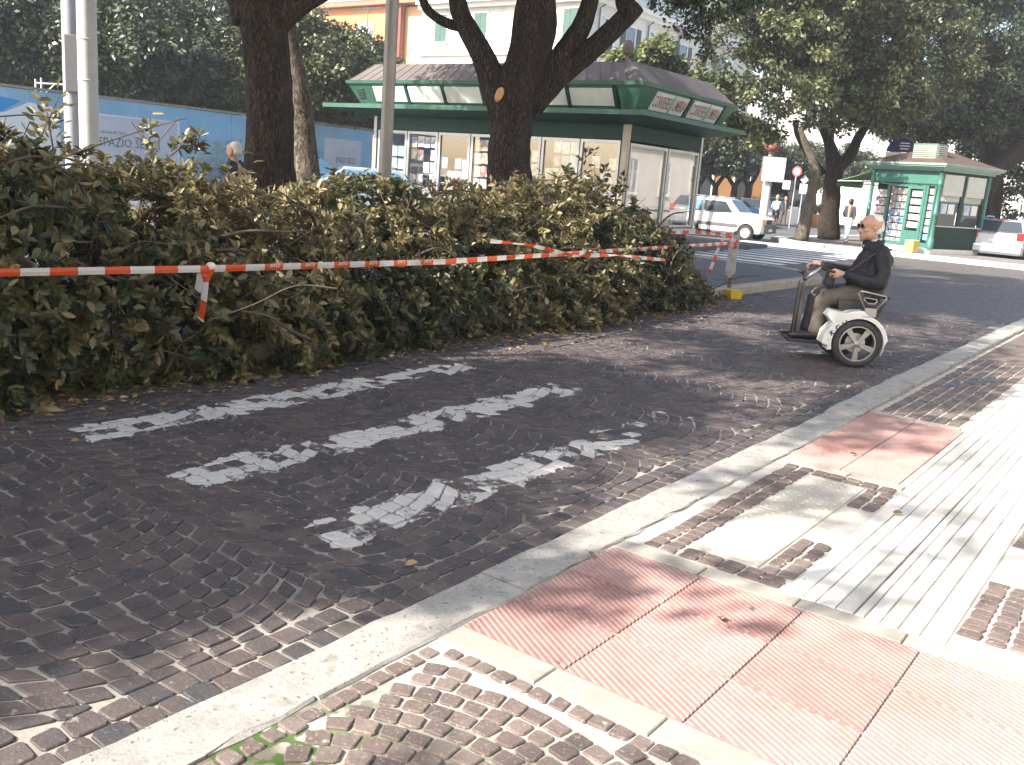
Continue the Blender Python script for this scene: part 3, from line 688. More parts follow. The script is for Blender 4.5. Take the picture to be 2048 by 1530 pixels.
def quick_limbs(base, r, h, tips, spread=0.5):
    b = Vector(base); top = b + Vector((rnd.uniform(-.2, .2), rnd.uniform(-.2, .2), h)); out = [([b, (b + top) / 2 + Vector((rnd.uniform(-.1, .1), 0, 0)), top], [r * 1.25, r, r * 0.85])]
    for tp in tips:
        t = Vector(tp); out.append(([top - Vector((0, 0, 0.15)), top.lerp(t, 0.45) + Vector((0, 0, 0.25)), t], [r * 0.62, r * 0.42, r * 0.14]))
    return out

# the row along the kerb: two stand behind the heap, three more towards the camera outside the picture
bA = P(8.2, 8.0, 0.08)
pA = lambda x, y, d=0: at(x, y, bA.y + d)
trA = [([pA(541, 420), pA(539, 330), pA(538, 200), pA(530, 90), pA(515, 0), pA(480, -90)], [0.40, 0.315, 0.30, 0.30, 0.33, 0.28]),
       ([pA(528, 60), pA(585, 8), pA(650, -25, 0.2), pA(780, -90, 0.3)], [0.22, 0.20, 0.15, 0.1]), ([pA(500, 40), pA(470, -30), pA(380, -110)], [0.22, 0.2, 0.12])]
cA = [(Vector((bA.x, bA.y, 8.6)), (4.4, 4.2, 3.0)), (Vector((bA.x - 2.8, bA.y - 2, 7.8)), (3.0, 3.0, 2.2))]
tree('street_tree', 'dark holm oak with a thick straight trunk behind the heap, left of the kiosk', pA(541, 420), trA, cA, 620, 95, 0.17, M_LEAF, M_BARK, 'holm oaks in the street row', keep_shade, 0.4, 0.65)
bC = P(13.0, 7.6, 0.08); dC = bC.y
pC = lambda x, y, d=0: at(x, y, dC + d)
trC = [([pC(1018, 400), pC(1018, 330), pC(1022, 250), pC(1030, 190), pC(1058, 110), pC(1072, 40), pC(1078, -60)], [0.45, 0.37, 0.36, 0.40, 0.37, 0.36, 0.30]),
       ([pC(1010, 235), pC(990, 170), pC(962, 105), pC(925, 40), pC(912, -10), pC(900, -80)], [0.26, 0.235, 0.205, 0.17, 0.15, 0.1]),
       ([pC(935, 55), pC(900, 48), pC(866, 30), pC(848, 5), pC(838, -40)], [0.10, 0.085, 0.078, 0.072, 0.06]),
       ([pC(1045, 215), pC(1090, 160), pC(1130, 105), pC(1165, 50), pC(1190, -30)], [0.26, 0.20, 0.19, 0.16, 0.14]),
       ([pC(1060, 205), pC(1120, 150), pC(1185, 98), pC(1240, 45), pC(1272, 8)], [0.26, 0.20, 0.18, 0.155, 0.175]),
       ([pC(1258, 28), pC(1244, 0), pC(1250, -60)], [0.12, 0.11, 0.08])]
cC = [(Vector((bC.x - 0.5, bC.y - 1.0, 9.2)), (4.2, 4.4, 3.0)), (Vector((bC.x - 2, bC.y - 4, 8.2)), (3.0, 3.0, 2.4))]
tC = tree('street_tree', 'big forked holm oak in front of the large kiosk, with a fresh pale pruning cut', pC(1018, 400), trC, cC, 560, 90, 0.17, M_LEAF, M_BARK, 'holm oaks in the street row', keep_shade, 0.4, 0.65)
q = pC(1000, 188, -0.40) - pC(1018, 400); dcut = (Vector((0.25, -1, 0.1))).normalized()
mb = MB(); mb.lathe([(0.0, 0.03), (0.06, 0.03), (0.075, 0.02), (0.085, -0.08)], 14, frame_mat((q.x, q.y, q.z), (0.3, 0.1, 1), dcut) @ Matrix.Diagonal((1.5, 0.75, 1, 1)))
mb.build('pruning_cut', M_CUT, tC, smooth=False)
bB = at(613, 372, 16.8)
pB = lambda x, y: at(x, y, 16.8)
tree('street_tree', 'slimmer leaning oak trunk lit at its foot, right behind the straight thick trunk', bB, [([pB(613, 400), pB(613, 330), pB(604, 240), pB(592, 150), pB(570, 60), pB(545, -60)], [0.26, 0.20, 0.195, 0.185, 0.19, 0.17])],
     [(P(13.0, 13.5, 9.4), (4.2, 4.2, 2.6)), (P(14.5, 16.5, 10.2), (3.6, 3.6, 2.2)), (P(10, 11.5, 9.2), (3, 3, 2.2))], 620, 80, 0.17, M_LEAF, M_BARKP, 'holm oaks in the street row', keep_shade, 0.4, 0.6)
for k, (u_, v_) in enumerate(((2.6, 8.2), (-2.6, 7.8), (-7.8, 8.0))):
    b0 = P(u_, v_, 0.08); c0 = Vector((b0.x, b0.y, 7.6))
    bl = [(c0, (4.0, 4.0, 2.6)), (c0 + Vector((1.5, -2.6, -0.6)), (3.0, 2.8, 2.0)), (c0 + Vector((-1.5, 2, 0.4)), (3, 3, 2))]
    tree('street_tree', ['holm oak of the street row nearest the left end of the leafy heap', 'holm oak of the street row beside the camera', 'holm oak of the street row behind the camera'][k], b0,
         quick_limbs(b0, 0.3, 3.6, [c0 + Vector((1.8, 0.5, 0)), c0 + Vector((-1.6, 1, 0.2)), c0 + Vector((0.3, -1.9, 0))]), bl, 900, 90, 0.17, M_LEAF, M_BARK, 'holm oaks in the street row', keep_shade, 0.4, 0.65)

def keep_sunny(C):  # opens the crowns so that sun reaches the walking woman
    k = (C[:, 2] - 0.9) / SUN.z; x = C[:, 0] - SUN.x * k; y = C[:, 1] - SUN.y * k
    return ((x - 12.9) ** 2 + (y - 36.6) ** 2 > 1.7 ** 2)
# the two oaks of the corner pavement, and the leaning one past the small kiosk
tD = at(1600, 482, 34.5); tD.z = 0.09
dD = lambda x, y, e=0: at(x, y, 34.5 + e)
trD = [([tD, dD(1614, 430), dD(1622, 390), dD(1632, 358), dD(1625, 320), dD(1612, 290), dD(1600, 255)], [0.27, 0.20, 0.18, 0.17, 0.15, 0.12, 0.09])]
trE = [([at(1656, 478, 38), at(1660, 420, 38), at(1664, 370, 38), at(1668, 335, 38), at(1660, 290, 38), at(1640, 240, 38)], [0.46, 0.37, 0.35, 0.33, 0.22, 0.15]),
       ([at(1668, 345, 38), at(1700, 310, 38), at(1720, 270, 38.4), at(1750, 225, 38)], [0.28, 0.22, 0.18, 0.1]), ([at(1664, 340, 38), at(1660, 290, 37.6), at(1668, 230, 37)], [0.2, 0.16, 0.1]),
       ([at(1645, 350, 38), at(1620, 315, 38), at(1596, 270, 37), at(1590, 240, 37)], [0.18, 0.15, 0.12, 0.08])]
blD = [(dD(1500, 190, -1), (1.9, 1.9, 1.6)), (dD(1480, 120, -1), (1.3, 1.8, 1.6)), (dD(1570, 130, -1), (2.1, 2.0, 1.9)), (dD(1540, 40), (2.4, 2.2, 1.8)), (dD(1600, -60), (2.6, 2.2, 2))]
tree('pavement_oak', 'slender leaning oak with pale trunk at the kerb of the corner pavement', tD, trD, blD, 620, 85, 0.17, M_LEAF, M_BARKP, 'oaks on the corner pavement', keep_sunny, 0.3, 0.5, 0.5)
blE = [(at(1680, 170, 36.5), (2.3, 2, 1.8)), (at(1760, 190, 36.5), (2.0, 2, 1.5)), (at(1720, 60, 37), (2.8, 2.4, 2.2)), (at(1650, 60, 37), (2.2, 2.2, 1.8)), (at(1830, 110, 38), (2.4, 2.2, 2.2)), (at(1770, -50, 38), (3.0, 2.4, 2.0))]
tree('pavement_oak', 'thick forked oak between the slender one and the small green kiosk', at(1656, 478, 38), trE, blE, 800, 85, 0.18, M_LEAF, M_BARK, 'oaks on the corner pavement', keep_sunny, 0.32, 0.55, 0.5)
trF = [([at(1972, 470, 43), at(1968, 420, 43), at(1975, 360, 43), at(1985, 300, 43), at(1960, 230, 43), at(1900, 180, 43)], [0.4, 0.34, 0.32, 0.3, 0.26, 0.16]),
       ([at(1955, 410, 42), at(1985, 350, 42), at(2030, 305, 42), at(2080, 260, 42)], [0.48, 0.44, 0.38, 0.3]), ([at(1986, 330, 43), at(1990, 260, 43), at(2010, 200, 43)], [0.24, 0.2, 0.12])]
blF = [(at(1900, 215, 43), (2.6, 2.2, 1.5)), (at(1990, 170, 43), (2.8, 2.2, 2.0)), (at(2080, 200, 43), (2.4, 2.4, 2.4)), (at(1960, 70, 43), (3.4, 2.6, 2.4)), (at(1830, 245, 44), (2.2, 2.0, 0.9)), (at(1900, -40, 43), (3.5, 3, 2))]
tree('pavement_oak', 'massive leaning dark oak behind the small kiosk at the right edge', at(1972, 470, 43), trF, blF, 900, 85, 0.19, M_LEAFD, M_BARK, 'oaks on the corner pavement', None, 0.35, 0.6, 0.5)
trG = [([at(1985, 478, 50), at(1990, 400, 50), at(1998, 330, 50), at(2005, 250, 50)], [0.36, 0.3, 0.26, 0.2])]
tree('pavement_oak', 'dark upright oak right of the leaning one, behind the silver estate car', at(1985, 478, 50), trG, [(at(2010, 280, 50), (2.2, 2, 1.8)), (at(1925, 365, 50), (1.0, 1.0, 1.5)), (at(2030, 385, 50), (0.9, 0.9, 1.2)), (at(1990, 180, 50), (4, 3, 3))], 420, 85, 0.2, M_LEAFD, M_BARK, 'oaks on the corner pavement', None, 0.35, 0.55, 0.5)
for k, (x, Y, zt, w) in enumerate(((1532, 66, 285, 3.0), (1572, 68, 280, 3.0), (1628, 66, 290, 3.0), (1700, 72, 300, 3.2))):
    b0 = at(x, 440, Y); b0.z = -0.03; c0 = at(x, 330, Y)
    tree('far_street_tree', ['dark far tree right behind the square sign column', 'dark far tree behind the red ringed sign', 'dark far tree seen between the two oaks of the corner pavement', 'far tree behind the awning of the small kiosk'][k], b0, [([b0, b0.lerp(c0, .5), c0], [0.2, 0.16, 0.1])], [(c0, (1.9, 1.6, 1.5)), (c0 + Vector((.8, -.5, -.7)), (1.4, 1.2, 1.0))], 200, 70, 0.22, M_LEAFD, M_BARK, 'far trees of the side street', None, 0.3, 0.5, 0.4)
# spray hanging into the top of the picture from the forked oak
# far street trees in front of the ochre house
for k, (x, y0, yt) in enumerate(((1392, 432, 240), (1428, 432, 255), (1466, 434, 250), (1494, 434, 265))):
    b0 = at(x - 4, y0, 57); b0.z = -0.03; f = lambda a, b_: at(x + a, b_, 57)
    tree('far_street_tree', ['dark far tree nearest the right corner post of the large kiosk', 'second dark far tree in front of the ochre house, counting from the large kiosk', 'third dark far tree in front of the ochre house', 'far tree partly behind the square sign column'][k], b0,
         [([b0, f(0, 400), f(3, 372)], [0.26, 0.2, 0.17]), ([f(3, 374), f(-14, 345), f(-20, 310)], [0.15, 0.1, 0.05]), ([f(3, 374), f(22, 345), f(26, 310)], [0.15, 0.1, 0.05])],
         [(f(0, 310), (1.6, 1.6, 1.2)), (f(-8, 270), (1.7, 1.6, 1.4)), (f(14, 285), (1.5, 1.5, 1.3))], 230, 70, 0.2, M_LEAFD, M_BARK, 'far trees in front of the ochre house', None, 0.3, 0.5, 0.45)
# the oaks beyond the hoarding
for k, (x, d, top, w) in enumerate(((-60, 33, -120, 4.2), (75, 36, -60, 4.0), (215, 34, -40, 4.0), (345, 37, -50, 4.2), (450, 40, -10, 4.0), (590, 37, 10, 3.6), (690, 41, 62, 3.2), (768, 44, 128, 2.2))):
    hz = 356 - (1024 - x) * 0.077; b0 = at(x, hz + 85, d); b0.z = -0.05; zt = at(x, top, d).z; zc = (zt + 3.0) / 2
    c0 = Vector((b0.x, b0.y, zc)); hh = (zt - 3.0) / 2
    bl = [(c0, (w * 0.75, w * 0.75, hh)), (c0 + Vector((-w * .4, -0.8, -hh * .3)), (w * .5, w * .5, hh * .6)), (c0 + Vector((w * .42, -0.6, -hh * .2)), (w * .5, w * .5, hh * .65)), (c0 + Vector((0.2, -1.2, -hh * .45)), (w * .6, w * .5, hh * .5))]
    lab = ['holm oak beyond the hoarding at the left edge of the picture', 'holm oak beyond the hoarding, left of the pale lamp posts', 'holm oak beyond the hoarding, just right of the pale lamp posts', 'holm oak beyond the hoarding above its bare printed blue stretch',
           'holm oak beyond the hoarding, left of the thick straight trunk', 'holm oak beyond the hoarding, behind the slimmer leaning trunk', 'holm oak with a rounded top in front of the orange house', 'small low holm oak between the orange house and the kiosk roof'][k]
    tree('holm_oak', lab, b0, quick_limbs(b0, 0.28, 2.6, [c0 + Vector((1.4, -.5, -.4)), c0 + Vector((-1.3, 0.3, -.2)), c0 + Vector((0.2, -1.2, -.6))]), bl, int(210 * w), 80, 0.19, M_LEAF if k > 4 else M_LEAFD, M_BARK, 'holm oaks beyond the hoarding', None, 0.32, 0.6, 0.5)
# shrubs behind the kiosk roof
for k, (x, y, r) in enumerate(((1240, 128, 0.5), (1308, 112, 0.72), (1345, 138, 0.4))):
    c0 = at(x, y, 34); b0 = Vector((c0.x, c0.y, 0.1))
    tree('ornamental_tree', ['yellow-green small tree showing above the left part of the kiosk roof ridge', 'tallest yellow-green small tree showing above the kiosk roof corner', 'lowest yellow-green small tree showing above the right slope of the kiosk roof'][k], b0,
         [([b0, b0.lerp(c0, 0.5), c0], [0.1, 0.08, 0.04])], [(c0, (r, r, r * 1.0))], int(70 * r), 45, 0.2, M_LEAFB, M_BARKP, 'small trees behind the large kiosk', None, 0.2, 0.35, 0.35)
# overhanging spray at the top of the picture
ov = [(at(1372, 20, 19), (0.55, 0.5, 0.35)), (at(1400, 60, 19), (0.35, 0.3, 0.35)), (at(1440, 10, 19), (0.6, 0.5, 0.4)), (at(1500, -20, 19), (0.7, 0.5, 0.35)), (at(1418, 95, 19), (0.2, 0.2, 0.25)), (at(1350, -10, 19), (0.5, 0.4, 0.3))]
me = crown_mesh('hanging_spray', ov, 75, 42, 0.12, 0.22, 0.10, M_LEAFD, None, 0.2); me.transform(Matrix.Translation(-pC(1018, 400))); link('hanging_spray', me, tC)
mb = MB(); limb(mb, [p_ - pC(1018, 400) for p_ in (pC(1078, -60), at(1200, -90, 17.5), at(1380, -30, 19), at(1405, 60, 19))], [0.2, 0.1, 0.04, 0.012], 8); limb(mb, [p_ - pC(1018, 400) for p_ in (at(1300, -70, 18.4), at(1450, -10, 19), at(1510, -10, 19))], [0.05, 0.03, 0.012], 6); mb.build('hanging_branch', M_BARK, tC, smooth=True)

# ================================================================ THE HEAP OF CUT BRANCHES
heap = thing('branch_heap', 'long heap of cut leafy oak branches lying along the kerb, olive and brown', 'branch heap', P(8, 5, 0))
hl = Vector(heap.location)
hu = np.array([-2.0, 1.5, 2.6, 3.26, 3.63, 4.02, 4.45, 4.92, 5.28, 5.78, 6.15, 6.67, 7.09, 8.21, 9.15, 9.76, 10.6, 11.16, 11.9, 12.4, 13.2, 14.0, 14.5])
hz_ = np.array([1.6, 1.6, 1.6, 1.58, 1.59, 1.46, 1.45, 1.47, 1.32, 1.48, 1.36, 1.45, 1.47, 1.52, 1.46, 1.55, 1.56, 1.48, 1.12, 0.76, 0.40, 0.14, 0.03])
def heap_h(u): return np.interp(u, hu, hz_)
VR = 4.85
def heap_pts(n, shell0=0.62):
    u = rng.uniform(0.4, 14.1, n * 3); u = u[rng.random(n * 3) < (0.35 + 0.65 * heap_h(u) / 1.5) * np.where(u < 5.5, 1.0, 0.72)][:n]
    th = rng.uniform(-0.08, 2.1, len(u))                      # 0: front foot, pi/2: ridge, pi: back foot
    s = shell0 + (1 - shell0) * rng.random(len(u)) ** 0.7
    h = heap_h(u); fw = np.interp(u, [0, 9, 12, 13.4, 14.3], [1.40, 1.46, 1.36, 0.95, 0.5]); wv = np.where(th < np.pi / 2, fw, 1.9)
    lump = 1 + 0.15 * noise3(np.stack([u * 1.1, th * 2.0, u * 0.3], 1), 1.5) + 0.06 * noise3(np.stack([u * 3.1, th * 4.0, u], 1), 1.5)
    cs, sn = np.cos(th), np.sin(th)
    v = VR - np.sign(cs) * np.abs(cs) ** 0.85 * wv * s * lump; z = 0.03 + np.maximum(sn, 0) ** 0.72 * h * s * lump
    nu = rng.normal(size=len(u)) * 0.15
    hol = noise3(np.stack([u * 2.1, th * 2.6, u * 0.7], 1), 1.4, 3.0); s = np.where((hol < -0.35) & (th > 0.4), s * 0.72, s)
    v = VR - np.sign(cs) * np.abs(cs) ** 0.85 * wv * s * lump; z = 0.03 + np.maximum(sn, 0) ** 0.72 * h * s * lump
    nrm = np.stack([UD.x * nu - VD.x * cs, UD.y * nu - VD.y * cs, sn * 0.9 + 0.1], 1)
    Pw = np.stack([u * UD.x + (v + V0) * VD.x, u * UD.y + (v + V0) * VD.y, z], 1)
    return u, th, Pw, unit(nrm)
M_HEAP = leaf_mat('cut oak leaves', [(0.0, (0.016, 0.030, 0.009)), (0.20, (0.050, 0.060, 0.019)), (0.42, (0.130, 0.110, 0.040)), (0.70, (0.220, 0.180, 0.080)), (1.0, (0.37, 0.315, 0.18))], (0.26, 0.22, 0.12), 0.42, 0.18, 0.5)
M_TWIG = mat('brown twig', (0.085, 0.06, 0.045), 0.8, var=0.3, scale=12)
M_TWIGP = mat('pale peeled twig', (0.30, 0.23, 0.16), 0.7, var=0.3, scale=12)
def sprigs(n, shell0, nl, lmin, lmax, tlo=0.3, thi=0.75):
    u, th, Pw, nr = heap_pts(n, shell0); n = len(u)
    dirv = unit(nr * 0.75 + rng.normal(size=(n, 3)) * 0.55 + np.array([0, 0, 0.05])); tl = rng.uniform(tlo, thi, n)
    st = Pw - dirv * tl[:, None] * 0.75
    idx = np.repeat(np.arange(n), nl); N = len(idx); t = 0.25 + 0.75 * rng.random(N) ** 0.7
    bend = np.array([0, 0, -1.0]) * (t ** 2)[:, None] * (tl[idx] * 0.22)[:, None]
    pos = st[idx] + dirv[idx] * (tl[idx] * t)[:, None] + bend
    side = unit(np.cross(dirv[idx], rand_unit(N))); ld = unit(dirv[idx] * 0.75 + side * 0.9 - np.array([0, 0, 0.25]))
    ln = unit(np.cross(ld, np.cross(dirv[idx], ld)) + nr[idx] * 0.7 + rng.normal(size=(N, 3)) * 0.35)
    L = rng.uniform(lmin, lmax, N)
    base = 0.52 + 0.26 * noise3(np.stack([u * 0.9, th * 1.6, u * 0.2], 1), 1.0) - 0.24 * (th < 0.8) + 0.10 * np.sin(u * 1.7) * (th > 1.0)  # low leaves greener, and darker too: shade put into their tone
    sp = rng.normal(size=n) * 0.13 - 0.42 * (rng.random(n) < 0.13)
    tone = np.clip((base + sp)[idx] + rng.normal(size=N) * 0.10, 0, 1)
    pos[:, 2] = np.maximum(pos[:, 2], 0.01)
    return st, dirv, tl, pos, ld, ln, L, tone
def twig_mesh(name, st, dirv, tl, mt, r=0.0035):
    n = len(st); a = unit(np.cross(dirv, rand_unit(n))); b_ = np.cross(dirv, a); V = []
    for k, t in enumerate((0, 0.55, 1.0)):
        c = st + dirv * (tl * t)[:, None] + np.array([0, 0, -1.0]) * (tl * 0.22 * t * t)[:, None]; rr = r * (1.3, 1.0, 0.4)[k]
        for q in range(3): V.append(c + a * rr * math.cos(q * 2.094) + b_ * rr * math.sin(q * 2.094))
    V = np.stack(V, 1).reshape(-1, 3); V[:, 2] = np.maximum(V[:, 2], 0.005); F = []
    for k in range(2):
        for q in range(3):
            q2 = (q + 1) % 3; F.append([k * 3 + q, k * 3 + q2, k * 3 + 3 + q2, k * 3 + 3 + q])
    F = (np.arange(n)[:, None, None] * 9 + np.array(F)[None]).reshape(-1, 4)
    return mesh_np(name, V, F, mt)
A1 = sprigs(3500, 0.64, 31, 0.042, 0.108); A2 = sprigs(1100, 0.15, 18, 0.08, 0.13)
# tall sprays that stand out of the top of the heap
sp = []
for (x, y, x2, y2, vp) in ((60, 330, 120, 190, 5.0), (110, 320, 95, 225, 5.0), (290, 310, 300, 222, 5.1), (1140, 400, 1180, 300, 4.7), (1190, 400, 1215, 330, 4.7), (1150, 380, 1130, 330, 4.6), (380, 330, 400, 265, 4.9), (1225, 420, 1250, 350, 4.6), (20, 300, 5, 255, 4.9), (330, 320, 380, 270, 4.9)):
    def onv(x, y):
        d = _F + _R * ((x - 1024) / FPX) - _U * ((y - 765) / FPX); t = (vp + V0) / (d.x * VD.x + d.y * VD.y); return Vector((0, 0, EYE)) + d * t
    sp.append((onv(x, y), onv(x2, y2)))
pos = []; ld = []; L = []; tn = []; tw = MB()
for k, (a, b_) in enumerate(sp):
    mid = a.lerp(b_, 0.5) + Vector((rnd.uniform(-.04, .04), 0, 0)); tw.tube([a - hl, mid - hl, b_ - hl], [0.008, 0.006, 0.003], 5)
    for j in range(16 if k in (2,) else 34):
        t = rnd.uniform(0.3, 1.0); p = a.lerp(b_, t); s = Vector((rnd.gauss(0, 1), rnd.gauss(0, 1), rnd.gauss(0, .5))).normalized(); dd = ((b_ - a).normalized() * 0.5 + s).normalized()
        off = s * rnd.uniform(0, 0.13) if k in (0, 1, 3) else s * 0.02
        pos.append(p + off); ld.append(dd); L.append(rnd.uniform(0.07, 0.115)); tn.append(min(1, max(0, rnd.gauss(0.38 if k < 2 else 0.2, 0.15))))
pos = np.array([tuple(p) for p in pos]); ld = np.array([tuple(p) for p in ld]); L = np.array(L)
Pn = np.concatenate([A1[3], A2[3], pos]) - np.array(hl); Dn = np.concatenate([A1[4], A2[4], ld]); Nn = np.concatenate([A1[5], A2[5], rand_unit(len(pos)) * 0.5 + np.array([-.5, -.6, .6])]); Ln = np.concatenate([A1[6], A2[6], L]); Tn = np.concatenate([A1[7], A2[7] * 0.5, np.array(tn)])  # inner leaves toned down: shade inside the heap put into the colour
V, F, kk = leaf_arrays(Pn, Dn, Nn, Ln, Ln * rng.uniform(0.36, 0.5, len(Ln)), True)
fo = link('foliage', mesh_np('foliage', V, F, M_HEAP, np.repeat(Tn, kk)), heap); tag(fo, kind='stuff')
two = link('twigs', twig_mesh('twigs', np.concatenate([A1[0], A2[0]]) - np.array(hl), np.concatenate([A1[1], A2[1]]), np.concatenate([A1[2], A2[2]]), M_TWIG), heap); tag(two, kind='stuff')
tag(tw.build('upright_twigs', M_TWIG, heap), kind='stuff')
# single large leaves in front: three leaf shapes shared by 260 leaves
lm = []
for k in range(9):
    Lk = 0.07 + 0.011 * (k % 3); V, F, kk = leaf_arrays(np.zeros((1, 3)), np.array([[1.0, 0, 0]]), np.array([[0, 0, 1.0]]), np.array([Lk]), np.array([Lk * (0.42 + 0.03 * (k % 3))]), True)
    lm.append(mesh_np('leaf', V, F, M_HEAP, np.full(len(V), 0.15 + 0.08 * k)))
u, th, Pw, nr = heap_pts(1500, 0.985); ok = np.where((th > 0.05) & (th < 1.5) & (u < 11) & (u > 2))[0][:260]
for i in ok:
    n_ = Vector(nr[i]) + Vector((rnd.gauss(0, .4), rnd.gauss(0, .4), rnd.gauss(0, .4) + .3)); d_ = Vector((rnd.gauss(0, 1), rnd.gauss(0, .6), rnd.gauss(-.5, .5)))
    o = link('leaf', lm[rnd.randrange(9)], heap); o.matrix_local = frame_mat(Vector(Pw[i]) + Vector(nr[i]) * 0.03 - hl, d_, n_)
# sticks and boughs in the heap
u, th, Pw, nr = heap_pts(260, 0.9); cnt = 0
for i in range(len(u)):
    if th[i] > 1.3 or cnt >= 60 or u[i] < 1.8 or u[i] > 13.4: continue
    cnt += 1; a = Vector(Pw[i]) - hl; d = (Vector((UD.x, UD.y, 0)) * rnd.choice((-1, 1)) * rnd.uniform(.4, 1) + Vector((rnd.gauss(0, .3), rnd.gauss(0, .3), rnd.gauss(-.1, .35)))).normalized(); Ls = rnd.uniform(0.4, 1.15); r = rnd.choice((0.005, 0.006, 0.007, 0.009, 0.013))
    q = [a, a + d * Ls * .35 + Vector((0, 0, rnd.uniform(-.03, .08))), a + d * Ls * .7 + Vector((rnd.uniform(-.05, .05), 0, 0)), a + d * Ls - Vector((0, 0, rnd.uniform(0, .12)))]
    for p in q: p.z = max(p.z, r)
    mb = MB(); limb(mb, q, [r * 1.3, r, r * .8, r * .5], 6, 4, 0.06); mb.build('branch', M_TWIGP if rnd.random() < 0.10 else M_TWIG, heap, smooth=True)
# thick cut bough at the foot of the heap, near the left edge
lb = P(2.55, 4.0, 0.0); mb = MB(); pp = [P(1.6, 4.35, 0.10) - lb, P(2.35, 4.22, 0.085) - lb, P(2.8, 4.0, 0.07) - lb, P(3.02, 3.72, 0.045) - lb]
limb(mb, pp, [0.042, 0.045, 0.046, 0.043], 10, 6, 0.03)
cb = thing('cut_bough', 'thick bare bough with a sawn end at the heap\'s foot, near the left edge', 'bough', lb); mb.build('bough', M_BARK, cb, smooth=True)
dd = (pp[3] - pp[2]).normalized(); mb = MB(); mb.lathe([(0.0, 0.004), (0.036, 0.004), (0.041, 0.0), (0.042, -0.01)], 12, frame_mat(pp[3] - dd * 0.002, (0, 0, 1), dd)); mb.build('sawn_end', M_CUT, cb)
# dry litter and fallen leaves on the road
M_DRY = leaf_mat('dry fallen leaves', [(0.0, (0.10, 0.05, 0.02)), (0.5, (0.22, 0.13, 0.05)), (1.0, (0.42, 0.32, 0.16))], (0.3, 0.24, 0.14), 0.6, 0.1)
n = 2000; u = rng.uniform(1.5, 13.5, n); v = 3.62 - np.abs(rng.normal(size=n)) * 0.32 + 0.1
Pw = np.stack([u * UD.x + (v + V0) * VD.x, u * UD.y + (v + V0) * VD.y, np.full(n, -0.012)], 1); L = rng.uniform(0.03, 0.07, n)
V, F, kk = leaf_arrays(Pw, unit(rng.normal(size=(n, 3)) * np.array([1, 1, 0.1])), np.array([[0, 0, 1.0]]) + rng.normal(size=(n, 3)) * 0.25, L, L * 0.5, True)
lo = link('leaf_litter', mesh_np('leaf_litter', V, F, M_DRY, np.repeat(np.clip(rng.normal(0.5, 0.28, n), 0, 1), kk))); tag(lo, 'scatter of dry brown leaves on the cobbles along the foot of the heap', 'fallen leaves', kind='stuff')
for k, (x, y, lab) in enumerate(((820, 1125, 'curled yellow-brown leaf on the cobbles nearest the kerb, below the third painted stripe'), (1185, 1117, 'small brown leaf lying on the kerb above the near red tiles'), (1708, 912, 'yellow-green leaf on the far red tiles'), (1440, 1240, 'grey-brown leaf on the near red tiles'), (1790, 1030, 'dry leaf on the pale paving planks'), (985, 1143, 'orange leaf on the cobbles beside the kerb'))):
    d = _F + _R * ((x - 1024) / FPX) - _U * ((y - 765) / FPX); p = Vector((0, 0, EYE)) + d * (-EYE / d.z)
    V, F, kk = leaf_arrays(np.array([[-0.02, 0, 0.006]]), np.array([[1.0, 0.3, 0.25]]), np.array([[0.2, -0.4, 1.0]]), np.array([0.055]), np.array([0.032]), True)
    o = link('fallen_leaf', mesh_np('fallen_leaf', V, F, M_DRY, np.full(len(V), (0.7, 0.4, 0.95, 0.3, 0.2, 0.55)[k]))); o.location = (p.x, p.y, -0.018 if k in (0, 5) else 0.004); o.rotation_euler = (0, 0, k * 1.3); tag(o, lab, 'leaf', 'single fallen leaves')

# ================================================================ BUILDINGS
M_CREAM = mat('cream render', (0.66, 0.63, 0.56), 0.85, var=0.05, scale=0.6, dirt=((0.5, 0.47, 0.41), 0.5, 0.8), bump=0.1)
M_ORANGE = mat('orange render', (0.62, 0.27, 0.10), 0.85, var=0.07, scale=0.5, dirt=((0.5, 0.24, 0.12), 0.5, 0.7), bump=0.1)
M_PEACH = mat('peach render', (0.66, 0.42, 0.22), 0.85, var=0.06, scale=0.6, bump=0.1)
M_OCHRE = mat('ochre render', (0.24, 0.125, 0.048), 0.85, var=0.08, scale=0.5, dirt=((0.19, 0.115, 0.06), 0.6, 0.6), bump=0.1)
M_TRIM = mat('pale stone trim', (0.70, 0.68, 0.63), 0.8, var=0.06, scale=3, bump=0.1)
M_SHUT = mat('green shutters', (0.055, 0.125, 0.095), 0.6, var=0.15, scale=3)
M_SHUTD = mat('dark shutters', (0.035, 0.04, 0.045), 0.6, var=0.2, scale=3)
M_ROOF = mat('clay roof tiles', (0.30, 0.15, 0.09), 0.85, var=0.3, scale=4, bump=0.4, bscale=12)
M_PIPE = mat('brown downpipe', (0.22, 0.07, 0.045), 0.5, 0.2)
M_PIPEG = mat('grey downpipe', (0.12, 0.12, 0.12), 0.5, 0.3)
M_WGLASS = glass_mat('window glass', (0.10, 0.13, 0.17), 0.08)
M_BLINDW = mat('white roller blind', (0.74, 0.74, 0.72), 0.7, var=0.04, scale=5)
def wall_axes(face):
    """face 'L': wall in the plane x=0 running along local y; 'R': wall in the plane y=0 running along local x"""
    if face == 'L': return lambda s, z, d=0: (-d, s, z)
    return lambda s, z, d=0: (s, -d, z)
def wbox(f, s0, s1, z0, z1, d0, d1):
    a = Vector(f(s0, z0, d0)); b = Vector(f(s1, z1, d1))
    return (min(a.x, b.x), min(a.y, b.y), min(a.z, b.z)), (max(a.x, b.x), max(a.y, b.y), max(a.z, b.z))
